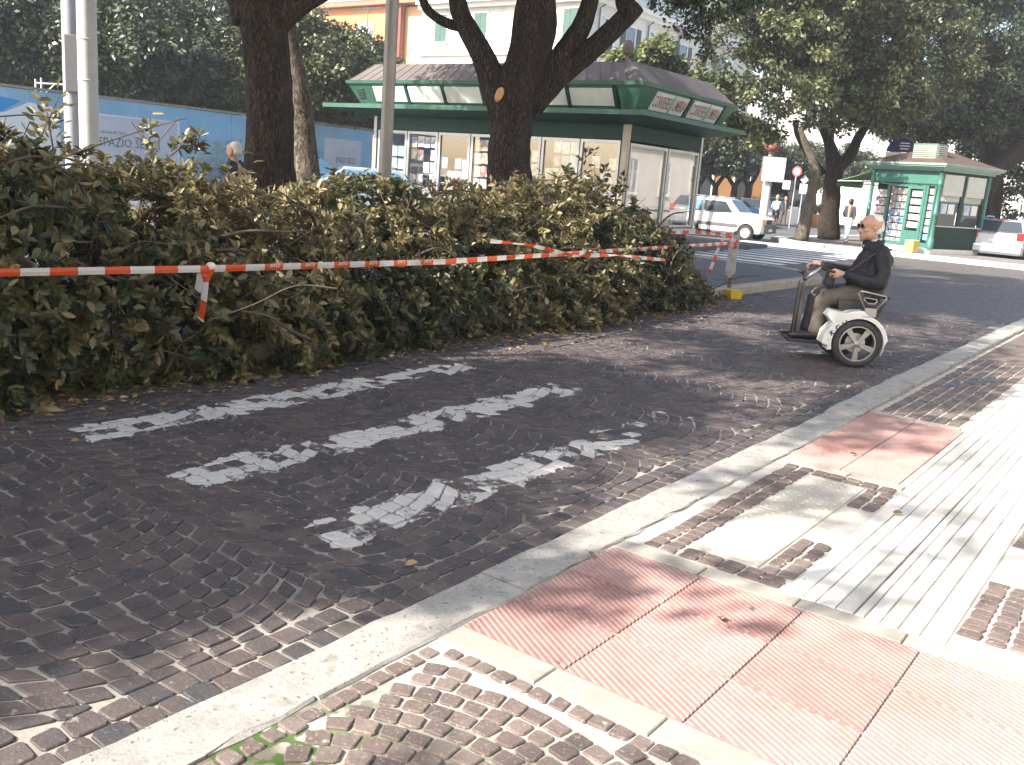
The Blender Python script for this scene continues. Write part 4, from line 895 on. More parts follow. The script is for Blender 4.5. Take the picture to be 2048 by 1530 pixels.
def window(root, f, s, z0, w, h, kind='shut', mt=None, arched=False):
    fr = MB(); t = 0.13
    fr.box(*wbox(f, s - w / 2 - t, s - w / 2, z0 - t, z0 + h + t, -0.02, 0.07)); fr.box(*wbox(f, s + w / 2, s + w / 2 + t, z0 - t, z0 + h + t, -0.02, 0.07))
    fr.box(*wbox(f, s - w / 2, s + w / 2, z0 + h, z0 + h + t, -0.02, 0.075)); fr.box(*wbox(f, s - w / 2 - t - .05, s + w / 2 + t + .05, z0 - t - .08, z0 - t, -0.02, 0.16))
    win = fr.build('window', M_TRIM, root)
    if arched:
        ar = MB(); n = 12; c = Vector(f(s, z0 + h + t, 0.0))
        for i in range(n):
            a0, a1 = math.pi * i / n, math.pi * (i + 1) / n; R1, R0 = w / 2 + t + 0.1, w / 2 - 0.05
            pts = [Vector(f(s + R1 * math.cos(a0), z0 + h + t + R1 * math.sin(a0), 0.07)), Vector(f(s + R1 * math.cos(a1), z0 + h + t + R1 * math.sin(a1), 0.07)), Vector(f(s + R0 * math.cos(a1), z0 + h + t + R0 * math.sin(a1), 0.07)), Vector(f(s + R0 * math.cos(a0), z0 + h + t + R0 * math.sin(a0), 0.07))]
            ar.slab(pts, 0.09)
        ar.build('window_arch', M_TRIM, win)
    if kind == 'glass':
        MB().box(*wbox(f, s - w / 2, s + w / 2, z0, z0 + h, -0.015, 0.012)).build('pane', M_WGLASS, win)
        mb = MB(); mb.box(*wbox(f, s - 0.035, s + 0.035, z0, z0 + h, 0.012, 0.05)); mb.box(*wbox(f, s - w / 2, s + w / 2, z0 + h * .62, z0 + h * .62 + .06, 0.012, 0.046)); mb.build('sash', M_BLINDW, win)
    elif kind == 'blind':
        MB().box(*wbox(f, s - w / 2, s + w / 2, z0 + h * .28, z0 + h, -0.015, 0.035)).build('blind', M_BLINDW, win)
        MB().box(*wbox(f, s - w / 2, s + w / 2, z0, z0 + h * .28, -0.015, 0.012)).build('pane', M_WGLASS, win)
    elif kind == 'open':
        MB().box(*wbox(f, s - w / 2, s + w / 2, z0, z0 + h, -0.015, 0.012)).build('pane', M_WGLASS, win)
        for sg in (-1, 1):
            mb = MB(); x0 = s + sg * (w / 2 + t); mb.box(*wbox(f, min(x0, x0 + sg * w / 2), max(x0, x0 + sg * w / 2), z0, z0 + h, 0.075, 0.12)); mb.build('shutter', mt, win)
    else:
        for sg in (-1, 1):
            mb = MB(); a, b_ = (s - w / 2, s - 0.012) if sg < 0 else (s + 0.012, s + w / 2)
            mb.box(*wbox(f, a, b_, z0, z0 + h, 0.0, 0.03))
            for k in range(int(h / 0.12)): mb.box(*wbox(f, a + .06, b_ - .06, z0 + .06 + k * .12, z0 + .13 + k * .12, 0.03, 0.055))
            mb.build('shutter', mt, win)
    return win
# cream apartment block at the corner
ap = thing('apartment_block', 'cream apartment block with green shutters and long cornices behind the forked oak', 'building', at(1150, 366, 62).xy.to_3d(), STREET)
MB().box((0, 0, 0), (26, 14.3, 13.0)).build('wall', M_CREAM, ap)
MB().box((0.35, 0.35, 13.0), (26, 14.3, 19.0)).build('wall', M_CREAM, ap)
for z, o_, h in ((13.0, 0.75, 0.28), (12.72, 0.45, 0.28), (18.9, 0.8, 0.3), (9.6, 0.18, 0.22)):
    mb = MB(); mb.prism([(-o_, -o_), (26, -o_), (26, 0.02 if z < 13 else 0.36), (0.02 if z < 13 else 0.36, 0.02 if z < 13 else 0.36), (0.02 if z < 13 else 0.36, 14.3), (-o_, 14.3)], z, z + h); mb.build('cornice', M_TRIM, ap)
mb = MB()
for k in range(35): mb.box((-0.62, 0.1 + k * 0.4, 13.30), (-0.56, 0.2 + k * 0.4, 13.85))
mb.box((-0.64, -0.3, 13.85), (-0.54, 14.2, 13.93)); mb.build('balustrade', M_TRIM, ap)
MB().prism([(-0.8, -0.8), (26, -0.8), (26, 14.3), (-0.8, 14.3)], 19.2, 19.5).build('roof', M_ROOF, ap)
fL, fR = wall_axes('L'), wall_axes('R')
for s in (1.4, 5.0, 8.8, 12.4):
    window(ap, fL, s, 10.6, 1.1, 1.75, 'shut', M_SHUT); window(ap, fL, s, 6.4, 1.1, 2.0, 'shut', M_SHUT)
    mb = MB(); mb.box((-0.22, s - .7, 10.0), (0, s + .7, 10.08))
    for k in range(6): mb.box((-0.2, s - .6 + k * .22, 10.08), (-0.14, s - .52 + k * .22, 10.3))
    mb.build('flower_shelf', M_TRIM, ap)
fL2 = lambda s, z, d=0: (0.35 - d, s, z); fR2 = lambda s, z, d=0: (s, 0.35 - d, z)
for k, s in enumerate((2.2, 5.2, 8.4, 11.6)): window(ap, fL2, s, 14.0, 1.3, 2.8, 'glass')
for k, s in enumerate((2.4, 5.2, 10.2, 13.0, 16.5, 19.5)):
    window(ap, fR, s, 9.9, 1.15, 2.1, 'open' if k % 2 else 'shut', M_SHUTD); window(ap, fR, s, 5.4, 1.15, 2.2, 'shut', M_SHUTD)
for k, s in enumerate((2.2, 5.0, 8.2, 11.6, 15.0)): window(ap, fR2, s, 13.9, 1.25, 2.3, 'glass', arched=(k == 2))
for s in (1.0, 7.4, 12.0, 18.0):
    MB().tube([fR(s, 0.2, 0.12), fR(s, 12.5, 0.12), fR(s, 12.7, 0.5)], 0.06, 6).build('downpipe', M_PIPEG, ap)
# orange house
orr = thing('orange_house', 'orange and peach rendered house with white-blinded windows left of the cream block', 'building', at(846, 350, 70.5).xy.to_3d(), STREET)
MB().box((0, 3.0, 0), (14, 26, 13.3)).build('wall', M_ORANGE, orr); MB().box((0.3, -1.4, 0), (14, 2.85, 13.2)).build('wall', M_PEACH, orr)
MB().box((-0.6, -1.5, 13.32), (14, 26.4, 13.62)).build('eaves', M_ROOF, orr)
MB().slab([(-0.6, -1.5, 13.64), (6, -1.5, 14.6), (6, 26.4, 14.6), (-0.6, 26.4, 13.64)], 0.05).build('roof', M_ROOF, orr)
MB().tube([(-0.15, 2.9, 0), (-0.15, 2.9, 13.3)], 0.16, 8).build('downpipe', M_PIPE, orr)
for s in (6.6, 12.2, 18.2, 23.0):
    window(orr, fL, s, 9.4, 1.5, 2.6, 'blind'); window(orr, fL, s, 5.0, 1.5, 2.6, 'blind')
fL3 = lambda s, z, d=0: (0.3 - d, s, z)
for s in (0.6,): window(orr, fL3, s, 9.6, 1.1, 2.3, 'blind'); window(orr, fL3, s, 5.2, 1.1, 2.3, 'blind')
M_WIRE = mat('galvanised wire', (0.4, 0.4, 0.4), 0.4, 0.8)
an = thing('roof_aerial', 'thin television aerial standing at the eaves of the orange house', 'aerial', at(733, 96, 66)); bz = at(733, 96, 66)
mb = MB(); mb.tube([(0, 0, -3), (0, 0, 2.6)], 0.04, 6); mb.build('mast', M_PIPEG, an)
mb = MB(); mb.tube([(-.9, 0, 2.45), (.9, 0, 2.6)], 0.03, 5)
for k in range(6): mb.tube([(-.7 + k * .28, -.3, 2.48 + k * .02), (-.7 + k * .28, .3, 2.48 + k * .02)], 0.02, 4)
mb.build('antenna', M_PIPEG, an)
# ochre house far behind the trees, pale buildings at the right
oc = thing('ochre_house', 'long ochre house with tall dark windows behind the far trees', 'building', at(1250, 380, 62).xy.to_3d(), rad(-8))
MB().box((0, 0, 0), (8.8, 8, 5.6)).build('wall', M_OCHRE, oc)
fS = lambda s, z, d=0: (s, -d, z)
for s in (2.6, 5.0, 7.4): window(oc, fS, s, 1.2, 0.95, 2.9, 'shut', M_SHUTD)
MB().box((-0.3, -0.4, 5.6), (9.1, 8, 5.9)).build('eaves', M_TRIM, oc)
pb = thing('pale_building', 'pale sunlit building closing the street between the oaks on the right', 'building', (24, 112, 0), rad(-6))
MB().box((0, 0, 0), (70, 12, 15)).build('wall', M_CREAM, pb)
for s in range(3, 68, 5):
    for z in (1.5, 6.0, 10.5): window(pb, fS, s, z, 1.3, 2.3, 'glass' if (s + int(z)) % 3 else 'shut', M_SHUTD)
gb = thing('grey_pavilion', 'low grey pavilion in shade between the ochre house and the street signs', 'building', at(1498, 392, 74).xy.to_3d(), rad(-10))
mb = MB(); mb.box((0, 0, 0), (4.6, 5, 2.6)); mb.build('wall', mat('grey render', (0.30, 0.30, 0.30), 0.85, var=0.1, scale=1), gb); MB().add([(-.2, -.2, 2.6), (4.8, -.2, 2.6), (4.8, 5, 2.6), (-.2, 5, 2.6), (2.3, 2.4, 3.8)], [(0, 1, 4), (1, 2, 4), (2, 3, 4), (3, 0, 4), (3, 2, 1, 0)]).build('roof', M_TRIM, gb)
window(gb, fS, 2.2, 0.4, 1.2, 1.8, 'glass')
wk = thing('white_cabin', 'white sunlit site cabin behind the thick forked oak of the corner pavement', 'cabin', at(1676, 445, 62).xy.to_3d(), rad(-4))
MB().box((0, 0, 0.15), (5.0, 2.4, 2.9), 0.04).build('body', mat('white sheet metal', (0.74, 0.74, 0.72), 0.5, var=0.04, scale=4), wk)
mb = MB()
for k in range(10): mb.box((0.25 + k * .48, -0.02, 0.3), (0.28 + k * .48, 0.0, 2.75))
mb.build('panel_ribs', M_TRIM, wk); MB().box((3.6, -0.03, 0.3), (4.4, 0.0, 2.2)).build('door', M_BLINDW, wk)
MB().box((-0.08, -0.08, 2.9), (5.08, 2.48, 3.0)).build('roof', M_TRIM, wk)
sun_wall = thing('white_wall', 'low white wall glowing in the sun right of the small kiosk', 'wall', at(1930, 470, 70).xy.to_3d(), rad(-20))
MB().box((0, 0, 0), (16, 0.3, 3.2)).build('wall', M_TRIM, sun_wall); MB().box((-0.1, -0.1, 3.2), (16.1, 0.4, 3.35)).build('coping', M_CREAM, sun_wall)

# the pale street front on the camera's own side of the road, out of the picture: it throws light back and shows in the panes
sf = thing('street_building', 'long pale street front along the right-hand pavement, outside the picture', 'building', P(-20, -11.5, 0), STREET)
MB().box((0, -9, 0), (110, 0, 15)).build('wall', M_CREAM, sf)
fU = lambda s, z, d=0: (s, d, z)
for s in range(4, 108, 5):
    for z in (1.2, 6.0, 10.5): window(sf, fU, s, z, 1.4, 2.3, 'glass')
for z in (4.6, 14.7): MB().box((-.2, 0, z), (110.2, .35, z + .3)).build('cornice', M_TRIM, sf)

# ================================================================ HOARDING
M_BLUE = mat('printed blue hoarding', (0.22, 0.44, 0.62), 0.5, var=0.12, scale=0.6, dirt=((0.40, 0.57, 0.69), 0.8, 0.35))
M_BLUEB = mat('bright blue print', (0.02, 0.27, 0.66), 0.5, var=0.1, scale=0.6)
M_PRINT = mat('pale printed sheet', (0.52, 0.55, 0.64), 0.5, var=0.05, scale=1.2, dirt=((0.66, 0.69, 0.76), 0.7, 0.5))
M_WHITEP = mat('white print', (0.70, 0.74, 0.78), 0.5, var=0.04, scale=1)
M_WOOD = mat('grey weathered board', (0.28, 0.24, 0.20), 0.85, var=0.2, scale=6)
M_INK = mat('grey ink', (0.10, 0.11, 0.15), 0.6)
h0 = at(-60, 380, 25.0).xy; h1 = at(742, 370, 37.5).xy; hv = (h1 - h0); HL = hv.length
ho = thing('site_hoarding', 'blue printed site hoarding with pale framed posters behind the leafy heap', 'hoarding', (h0.x, h0.y, 0), math.atan2(hv.y, hv.x))
HT = 2.95; nP = 9; pw = HL / nP
for k in range(nP):
    box('hoarding_panel', (k * pw + .006, 0, 0.05), ((k + 1) * pw - .006, 0.05, HT - 0.02 + rnd.uniform(-.015, .015)), M_BLUE, ho)
box('top_rail', (0, -0.03, HT), (HL, 0.09, HT + 0.07), M_WOOD, ho)
def hx(px):  # where the line of sight of a photo column meets the hoarding, measured along it
    d = at(px, 300, 1.0).xy; t = (h0.x * hv.y - h0.y * hv.x) / (d.x * hv.y - d.y * hv.x); return ((d * t - h0).dot(hv)) / HL
def hbox(name, px0, px1, z0, z1, d, mt, parent=ho): return box(name, (hx(px0), -d, z0), (hx(px1), -d + 0.008, z1), mt, parent)
po = hbox('poster', 148, 356, 0.5, 2.45, 0.012, M_PRINT)
mb = MB(); a, b_ = hx(146), hx(358)
for lo, hi in (((a, -.03, 2.45), (b_, -.005, 2.50)), ((a, -.03, 0.5), (a + .05, -.005, 2.45)), ((b_ - .05, -.03, 0.5), (b_, -.005, 2.45))): mb.box(lo, hi)
mb.build('poster_frame', M_WHITEP, ho)
def lay_text(parent, body, size, mt, o, x, z, sx=1.0, name='lettering', align='CENTER', bold=0.0):
    ob = link(name, text_mesh(body, size, mt, 0.001, align, sx, bold), parent); ob.matrix_local = frame_mat(o, x, z); return ob
lay_text(ho, 'SPAZIO SECCI', 0.36, M_INK, (hx(196), -0.016, 1.70), (1, 0, 0), (0, -1, 0), 0.92, align='LEFT')
lay_text(ho, 'Comune di Terni', 0.13, M_INK, (hx(196), -0.016, 2.0), (1, 0, 0), (0, -1, 0), 1.0, align='LEFT')
hbox('poster', 648, 722, 0.4, 2.5, 0.012, M_PRINT)
lay_text(ho, 'SPAZIO SECCI', 0.30, M_INK, (hx(672), -0.016, 1.72), (1, 0, 0), (0, -1, 0), 0.55, align='LEFT')
# photographic prints: bright blue and white stretch at the left, faded arena print in the middle
mb = MB(); mb.add([(hx(-40), -0.011, 2.75), (hx(45), -0.011, 2.62), (hx(8), -0.011, 2.3), (hx(-40), -0.011, 2.2)], [(3, 2, 1, 0)]); mb.build('bright_print', M_BLUEB, ho)
mb = MB(); mb.add([(hx(-40), -0.010, 2.15), (hx(12), -0.010, 2.28), (hx(60), -0.010, 2.6), (hx(118), -0.010, 2.55), (hx(128), -0.010, 0.5), (hx(-40), -0.010, 0.5)], [(5, 4, 3, 2, 1, 0)]); mb.build('white_print', M_WHITEP, ho)
M_ARENA = mat('faded grey-green print', (0.24, 0.36, 0.40), 0.5, var=0.55, scale=2.2)
mb = MB(); n = 12; x0, x1 = hx(405), hx(600)
mb.add([(x0, -.011, 0.4)] + [(x0 + (x1 - x0) * i / n, -.011, 1.75 + 0.42 * math.sin(math.pi * (0.12 + 0.76 * i / n))) for i in range(n + 1)] + [(x1, -.011, 0.4)], [tuple(reversed(range(n + 3)))]); mb.build('arena_print', M_ARENA, ho)
M_STEEL = mat('galvanised steel', (0.52, 0.53, 0.54), 0.4, 0.6, 0.1, 6)
sc = thing('scaffold_rail', 'short galvanised scaffold rail rising above the hoarding at the left', 'scaffold', (at(72, 190, 30).x, 30, 0))
mb = MB(); L = at(158, 190, 30).x - at(72, 190, 30).x; zt = at(72, 158, 30).z; b0z = 0
for x in (0, 0.18): mb.tube([(x, 0, 0), (x, 0, zt + (0.05 if x else 0))], 0.03, 6)
mb.build('upright', M_STEEL, sc); 
for dz in (-0.12, -0.5): MB().tube([(0, 0, zt + dz), (L, 0, zt + dz + 0.02)], 0.03, 6).build('rail', M_STEEL, sc)
MB().tube([(0.2, 0, zt - .5), (0.6, 0, zt - .12)], 0.02, 6).build('brace', M_STEEL, sc)

# ================================================================ THE LARGE KIOSK
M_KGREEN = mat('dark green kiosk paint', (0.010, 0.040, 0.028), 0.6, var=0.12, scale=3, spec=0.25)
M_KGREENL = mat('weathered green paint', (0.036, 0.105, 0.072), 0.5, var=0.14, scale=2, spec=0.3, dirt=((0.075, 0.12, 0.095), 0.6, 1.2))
M_SHEET = mat('brown roof sheet', (0.095, 0.078, 0.070), 0.75, 0.0, 0.2, 1.2, 0.15, 6, dirt=((0.155, 0.125, 0.11), 0.6, 0.8))
M_ALU = mat('dull aluminium', (0.42, 0.42, 0.41), 0.42, 0.55, 0.1, 5)
M_POSTB = mat('beige post', (0.42, 0.36, 0.27), 0.6, var=0.1, scale=4)
M_LIGHTBOX = mat('white lightbox panel', (0.56, 0.57, 0.54), 0.5, var=0.12, scale=1.0, dirt=((0.36, 0.37, 0.34), 0.7, 0.6))
M_KGLASS = glass_mat('kiosk glass', alpha=1.0, rough=0.02, refl=0.12)
M_INSIDE = mat('dim kiosk interior board', (0.095, 0.088, 0.078), 0.9, var=0.15, scale=2)
M_DARKP = mat('dark plinth', (0.04, 0.045, 0.045), 0.6, var=0.2, scale=3)
def print_mat(name, base, hues, sc):
    """illegible printed cover: blocks of colour that differ from sheet to sheet"""
    mt = bpy.data.materials.new(name); mt.use_nodes = True; n, l = nodes(mt); b = n['Principled BSDF']; b.inputs['Roughness'].default_value = 0.35
    oi = n.new('ShaderNodeObjectInfo'); tc = n.new('ShaderNodeTexCoord'); ad = n.new('ShaderNodeVectorMath'); ad.operation = 'ADD'
    cx = n.new('ShaderNodeCombineXYZ'); ml = n.new('ShaderNodeMath'); ml.operation = 'MULTIPLY'; ml.inputs[1].default_value = 37.0; l.new(oi.outputs['Random'], ml.inputs[0])
    for k in range(3): l.new(ml.outputs[0], cx.inputs[k])
    l.new(tc.outputs['Object'], ad.inputs[0]); l.new(cx.outputs[0], ad.inputs[1])
    v = n.new('ShaderNodeTexVoronoi'); v.distance = 'CHEBYCHEV'; v.inputs['Scale'].default_value = sc; l.new(ad.outputs[0], v.inputs['Vector'])
    r = ramp(n, [(i / (len(hues) - 1), h) for i, h in enumerate(hues)]); r.color_ramp.interpolation = 'CONSTANT'; l.new(v.outputs['Color'], r.inputs['Fac'])
    r2 = ramp(n, base); r2.color_ramp.interpolation = 'CONSTANT'; l.new(oi.outputs['Random'], r2.inputs['Fac'])
    mx = n.new('ShaderNodeMixRGB'); mx.inputs[0].default_value = 0.55; l.new(r2.outputs[0], mx.inputs[1]); l.new(r.outputs[0], mx.inputs[2]); l.new(mx.outputs[0], b.inputs['Base Color'])
    return mt
M_MAG = print_mat('magazine print', [(0, (0.6, 0.6, 0.58)), (0.3, (0.35, 0.2, 0.18)), (0.45, (0.62, 0.6, 0.55)), (0.6, (0.15, 0.25, 0.4)), (0.72, (0.5, 0.48, 0.44)), (0.85, (0.55, 0.42, 0.12))], [(0.65, 0.64, 0.6), (0.35, 0.12, 0.1), (0.6, 0.58, 0.52), (0.12, 0.16, 0.25), (0.45, 0.32, 0.25), (0.65, 0.62, 0.6)], 9)
M_MAGB = print_mat('blue and white magazine print', [(0, (0.62, 0.64, 0.66)), (0.3, (0.2, 0.42, 0.62)), (0.55, (0.6, 0.62, 0.62)), (0.75, (0.30, 0.52, 0.68)), (0.9, (0.6, 0.45, 0.3))], [(0.66, 0.66, 0.64), (0.2, 0.38, 0.6), (0.62, 0.62, 0.6), (0.25, 0.25, 0.28), (0.6, 0.3, 0.2), (0.62, 0.66, 0.68)], 10)
M_MAGP = print_mat('pink and violet print', [(0, (0.65, 0.12, 0.42)), (0.5, (0.42, 0.12, 0.5)), (0.8, (0.6, 0.3, 0.12))], [(0.7, 0.15, 0.45), (0.5, 0.2, 0.6), (0.65, 0.6, 0.6)], 9)
FR = Vector((2.42, 24.1)); KW, KD = 8.9, 4.25
ki = thing('large_kiosk', 'large green newspaper kiosk with brown roof and white fascia panels behind the heap', 'kiosk', (FR.x, FR.y, 0.10), STREET)
KX = lambda x, y, z: (x, y, z)
MB().box((0.12, 0.12, 0.0), (KD - .12, KW - .12, 0.32)).build('plinth', M_DARKP, ki)
MB().box((-0.1, -0.1, 0.32), (KD + .1, KW + .1, 0.42)).build('sill', M_ALU, ki)
mb = MB(); mb.box((0.7, 0.7, 0.42), (0.74, KW - .12, 2.75)); mb.box((0.74, 0.7, 0.42), (KD - .2, 0.74, 2.75)); mb.build('back_board', M_INSIDE, ki)
for (x, y) in ((0, 0), (0, KW), (KD, 0), (KD, KW)):
    MB().box((x - .09 if x else -.03, y - .09 if y else -.03, 0.42), (x + .03 if x else .12, y + .03 if y else .12, 3.02)).build('corner_post', M_POSTB if (x, y) == (0, 0) else M_ALU, ki)
# header band under the canopy, canopy, fascia, mansard roof
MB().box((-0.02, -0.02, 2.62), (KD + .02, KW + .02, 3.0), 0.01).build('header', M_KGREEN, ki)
cl = MB(); O = 0.95; E = 1.35
EX = 0.75
cl.prism([(-O, -O), (KD + EX, -O), (KD + EX, KW + E), (-O, KW + E)], 3.16, 3.28); cl.build('canopy', M_KGREENL, ki)
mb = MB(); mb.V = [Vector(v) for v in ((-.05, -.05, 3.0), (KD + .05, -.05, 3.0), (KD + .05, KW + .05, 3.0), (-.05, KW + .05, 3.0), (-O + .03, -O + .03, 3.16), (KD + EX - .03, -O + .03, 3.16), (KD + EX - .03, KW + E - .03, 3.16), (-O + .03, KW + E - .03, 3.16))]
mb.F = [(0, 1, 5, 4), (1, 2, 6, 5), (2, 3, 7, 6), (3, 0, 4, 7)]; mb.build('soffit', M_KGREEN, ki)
def ring(z0, o0, z1, o1, name, mt, e0=0, e1=0):
    a = [(-o0, -o0 , z0), (KD + o0, -o0, z0), (KD + o0, KW + o0, z0), (-o0, KW + o0, z0)]; b_ = [(-o1, -o1, z1), (KD + o1, -o1, z1), (KD + o1, KW + o1, z1), (-o1, KW + o1, z1)]
    return MB().add(a + b_, [(0, 1, 5, 4), (1, 2, 6, 5), (2, 3, 7, 6), (3, 0, 4, 7), (4, 5, 6, 7)]).build(name, mt, ki)
Z0, Z1, Z2 = 3.28, 3.88, 4.50
ring(Z0, 0.30, Z1, 0.62, 'fascia', M_KGREENL); 
ring(Z1, 0.66, Z1 + 0.09, 0.68, 'fascia_rail', M_KGREENL)
ring(Z1 + 0.09, 0.60, Z2, 0.05, 'roof', M_SHEET)
mb = MB(); nb = 26
for k in range(nb + 1):
    y = -0.6 + (KW + 1.2) * k / nb; y2 = -0.05 + (KW + 0.1) * k / nb; mb.tube([(-0.60, y, Z1 + .095), (-0.05, y2, Z2 + .005)], 0.012, 4)
sm = mb.build('roof_seams', M_SHEET, ki); tag(sm, kind='stuff')
mb = MB(); mb.box((0.8, 0.8, Z2), (KD - .8, KW - .8, Z2 + .06)); mb.build('roof_deck', M_SHEET, ki)
# lightbox panels on the sloping fascia
def fpt(face, s, t, d):
    """s along the face, t 0..1 up the fascia slope, d outwards"""
    o = 0.30 + 0.32 * t + d * 0.882; z = Z0 + (Z1 - Z0) * t - d * 0.471
    return (-o, s, z) if face == 'F' else (s, -o, z)
def panel(face, s0, s1, t0, t1, d0, d1, name, mt, parent=ki):
    q = [fpt(face, s0, t0, d0), fpt(face, s1, t0, d0), fpt(face, s1, t1, d0), fpt(face, s0, t1, d0)]; w = [fpt(face, s0, t0, d1), fpt(face, s1, t0, d1), fpt(face, s1, t1, d1), fpt(face, s0, t1, d1)]
    return MB().add(q + w, [(4, 5, 6, 7), (0, 1, 5, 4), (1, 2, 6, 5), (2, 3, 7, 6), (3, 0, 4, 7)]).build(name, mt, parent)
nF = 6; y0, y1 = 0.15, KW - 0.35; st = (y1 - y0) / nF
for k in range(nF):
    panel('F', y0 + k * st + .06, y0 + (k + 1) * st - .06, 0.22, 0.88, 0.0, 0.03, 'lightbox', M_LIGHTBOX)
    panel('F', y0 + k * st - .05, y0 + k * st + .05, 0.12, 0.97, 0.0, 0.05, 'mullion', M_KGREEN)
for (yy) in (KW + .02,):
    for k in range(4): panel('F', yy, yy + .28, 0.35 + k * .12, 0.41 + k * .12, 0.0, 0.02, 'vent_slot', M_DARKP)
M_CR = mat('dark red lettering', (0.20, 0.055, 0.05), 0.6); M_TEAL = mat('teal emblem', (0.16, 0.30, 0.25), 0.5)
half = (KD - 0.2) / 2
for k in range(2):
    s0 = 0.22 + k * (half + .05); s1 = s0 + half - 0.25
    pn = panel('R', s0, s1, 0.20, 0.92, 0.0, 0.03, 'sign_panel', M_LIGHTBOX)
    zax = (Vector(fpt('R', 0, .5, 1)) - Vector(fpt('R', 0, .5, 0))).normalized(); w = s1 - s0
    for txt, a, sx in (('CORRIERE', 0.255, 0.42), ('UMBRIA', 0.80, 0.42)):
        o = fpt('R', s0 + w * a, 0.54, 0.033); lay_text(pn, txt, 0.44, M_CR, o, (1, 0, 0), zax, sx, bold=0.004)
    mb = MB(); c = [fpt('R', s0 + w * .545 + dx, tt, 0.036) for dx, tt in ((-.03, .12), (.08, .30), (.08, .72), (.02, .95), (-.07, .74), (-.07, .34))]; mb.slab(c, 0.004); mb.build('emblem', M_TEAL, pn)
    panel('R', s1 + .03, s1 + .10, 0.12, 0.97, 0.0, 0.05, 'mullion', M_KGREEN)
# glazed bays with magazines behind the glass
MAGB = {}
def mag(parent, M0, w, h, mt):
    key = (round(w, 2), round(h, 2), mt.name)
    if key not in MAGB: MAGB[key] = MB().box((-w / 2, -h / 2, 0), (w / 2, h / 2, 0.008)).mesh('magazine_cover', mt)
    o = link('magazine_cover', MAGB[key], parent); o.matrix_local = M0; return o
def bay(face, s0, s1, z0, z1, mags):
    f = (lambda s, z, d: (-d, s, z)) if face == 'F' else (lambda s, z, d: (s, -d, z)); t = 0.075
    fr = MB()
    for a, b_, c, d in ((s0, s0 + t, z0, z1), (s1 - t, s1, z0, z1), (s0 + t, s1 - t, z1 - t, z1), (s0 + t, s1 - t, z0, z0 + t)): fr.box(*wbox(f, a, b_, c, d, -0.03, 0.035))
    w = fr.build('window_frame', M_ALU, ki)
    MB().box(*wbox(f, s0 + t, s1 - t, z0 + t, z1 - t, -0.012, -0.004)).build('pane', M_KGLASS, w)
    zax = (-1, 0, 0) if face == 'F' else (0, -1, 0); xax = (0, -1, 0) if face == 'F' else (1, 0, 0)
    if mags:
        nc, rows, mt, ztop = mags; cw = (s1 - s0 - 2 * t) / nc
        for r in range(rows):
            for c in range(nc):
                if rnd.random() < 0.10: continue
                m_ = mt if rnd.random() > 0.12 else M_MAGB
                hh = 0.30; z = ztop - r * 0.36
                if z < z0 + .2: continue
                o = f(s0 + t + cw * (c + .5) + rnd.gauss(0, .008), z + rnd.gauss(0, .01), -0.06)
                mag(w, frame_mat(o, xax, zax), cw * 0.9, hh, m_)
    return w
nb = 7; bw = (KW - 0.3) / nb
for k in range(nb):
    s0 = 0.16 + k * bw; mg = [(4, 5, M_MAG, 2.02), (4, 6, M_MAG, 2.36), (4, 6, M_MAG, 2.1), (4, 6, M_MAG, 2.3), (4, 6, M_MAGB, 1.75), (4, 7, M_MAG, 2.3), (3, 6, M_MAGB, 2.0)][k]
    bay('F', s0, s0 + bw - .03, 0.44, 2.60, mg)
for q, z in ((3.95, 1.35), (3.95, 1.02), (3.70, 1.1)):
    mag(ki, frame_mat((0.045, q + 1.6, z), (0, -1, 0), (-1, 0, 0)), 0.34, 0.3, M_MAGP)
bay('R', 0.16, KD / 2 + .05, 0.44, 2.56, None); bay('R', KD / 2 + .1, KD - .16, 0.44, 2.56, None)
M_REFL = mat('pale pane reflection', (0.56, 0.51, 0.43), 0.8, var=0.1, scale=1.5, dirt=((0.42, 0.38, 0.32), 0.5, 1.1))  # board added behind the side panes, coloured like their bright reflection
MB().box((0.22, 0.10, 1.0), (KD - .22, 0.115, 2.52)).build('reflection_board', M_REFL, ki)
MB().box((0.22, 0.102, 0.5), (KD - .22, 0.114, 0.98)).build('lower_board', mat('grey-blue board', (0.18, 0.19, 0.20), 0.7, var=0.5, scale=5), ki)
mb = MB(); q = Vector((0.6, 6.0, Z2 + .06)); mb.tube([(0.45, 0.5, Z2), (0.45, 0.5, Z2 + .25)], 0.05, 6); mb.ball((0.45, 0.5, Z2 + .40), (0.16, 0.16, 0.20), 10, 6); mb.build('roof_cowl', mat('rusty cowl', (0.16, 0.12, 0.10), 0.7, 0.3, 0.2, 8), ki)

# ================================================================ THE SMALL KIOSK
M_TEALK = mat('sea-green kiosk paint', (0.044, 0.145, 0.112), 0.45, var=0.1, scale=3)
M_TEALD = mat('dark green kiosk panel', (0.010, 0.036, 0.028), 0.6, var=0.12, scale=3, spec=0.25)
M_CORN = mat('pale green cornice', (0.20, 0.30, 0.26), 0.5, var=0.1, scale=4)
M_RSHUT = mat('grey roller shutter', (0.46, 0.46, 0.43), 0.5, 0.1, 0.06, 5)
M_TILE = mat('brown kiosk roof', (0.075, 0.048, 0.034), 0.85, var=0.3, scale=5, bump=0.3, bscale=14)
k2a = at(1856, 512, 32.6); K2W, K2D = 2.75, 2.75; K2R = rad(32)
k2 = thing('small_kiosk', 'small sea-green newspaper kiosk with brown hipped roof on the corner pavement', 'kiosk', (k2a.x, k2a.y, 0.09), K2R)
MB().box((-.04, -.04, 0), (K2D + .04, K2W + .04, 0.16)).build('plinth', M_TRIM, k2)
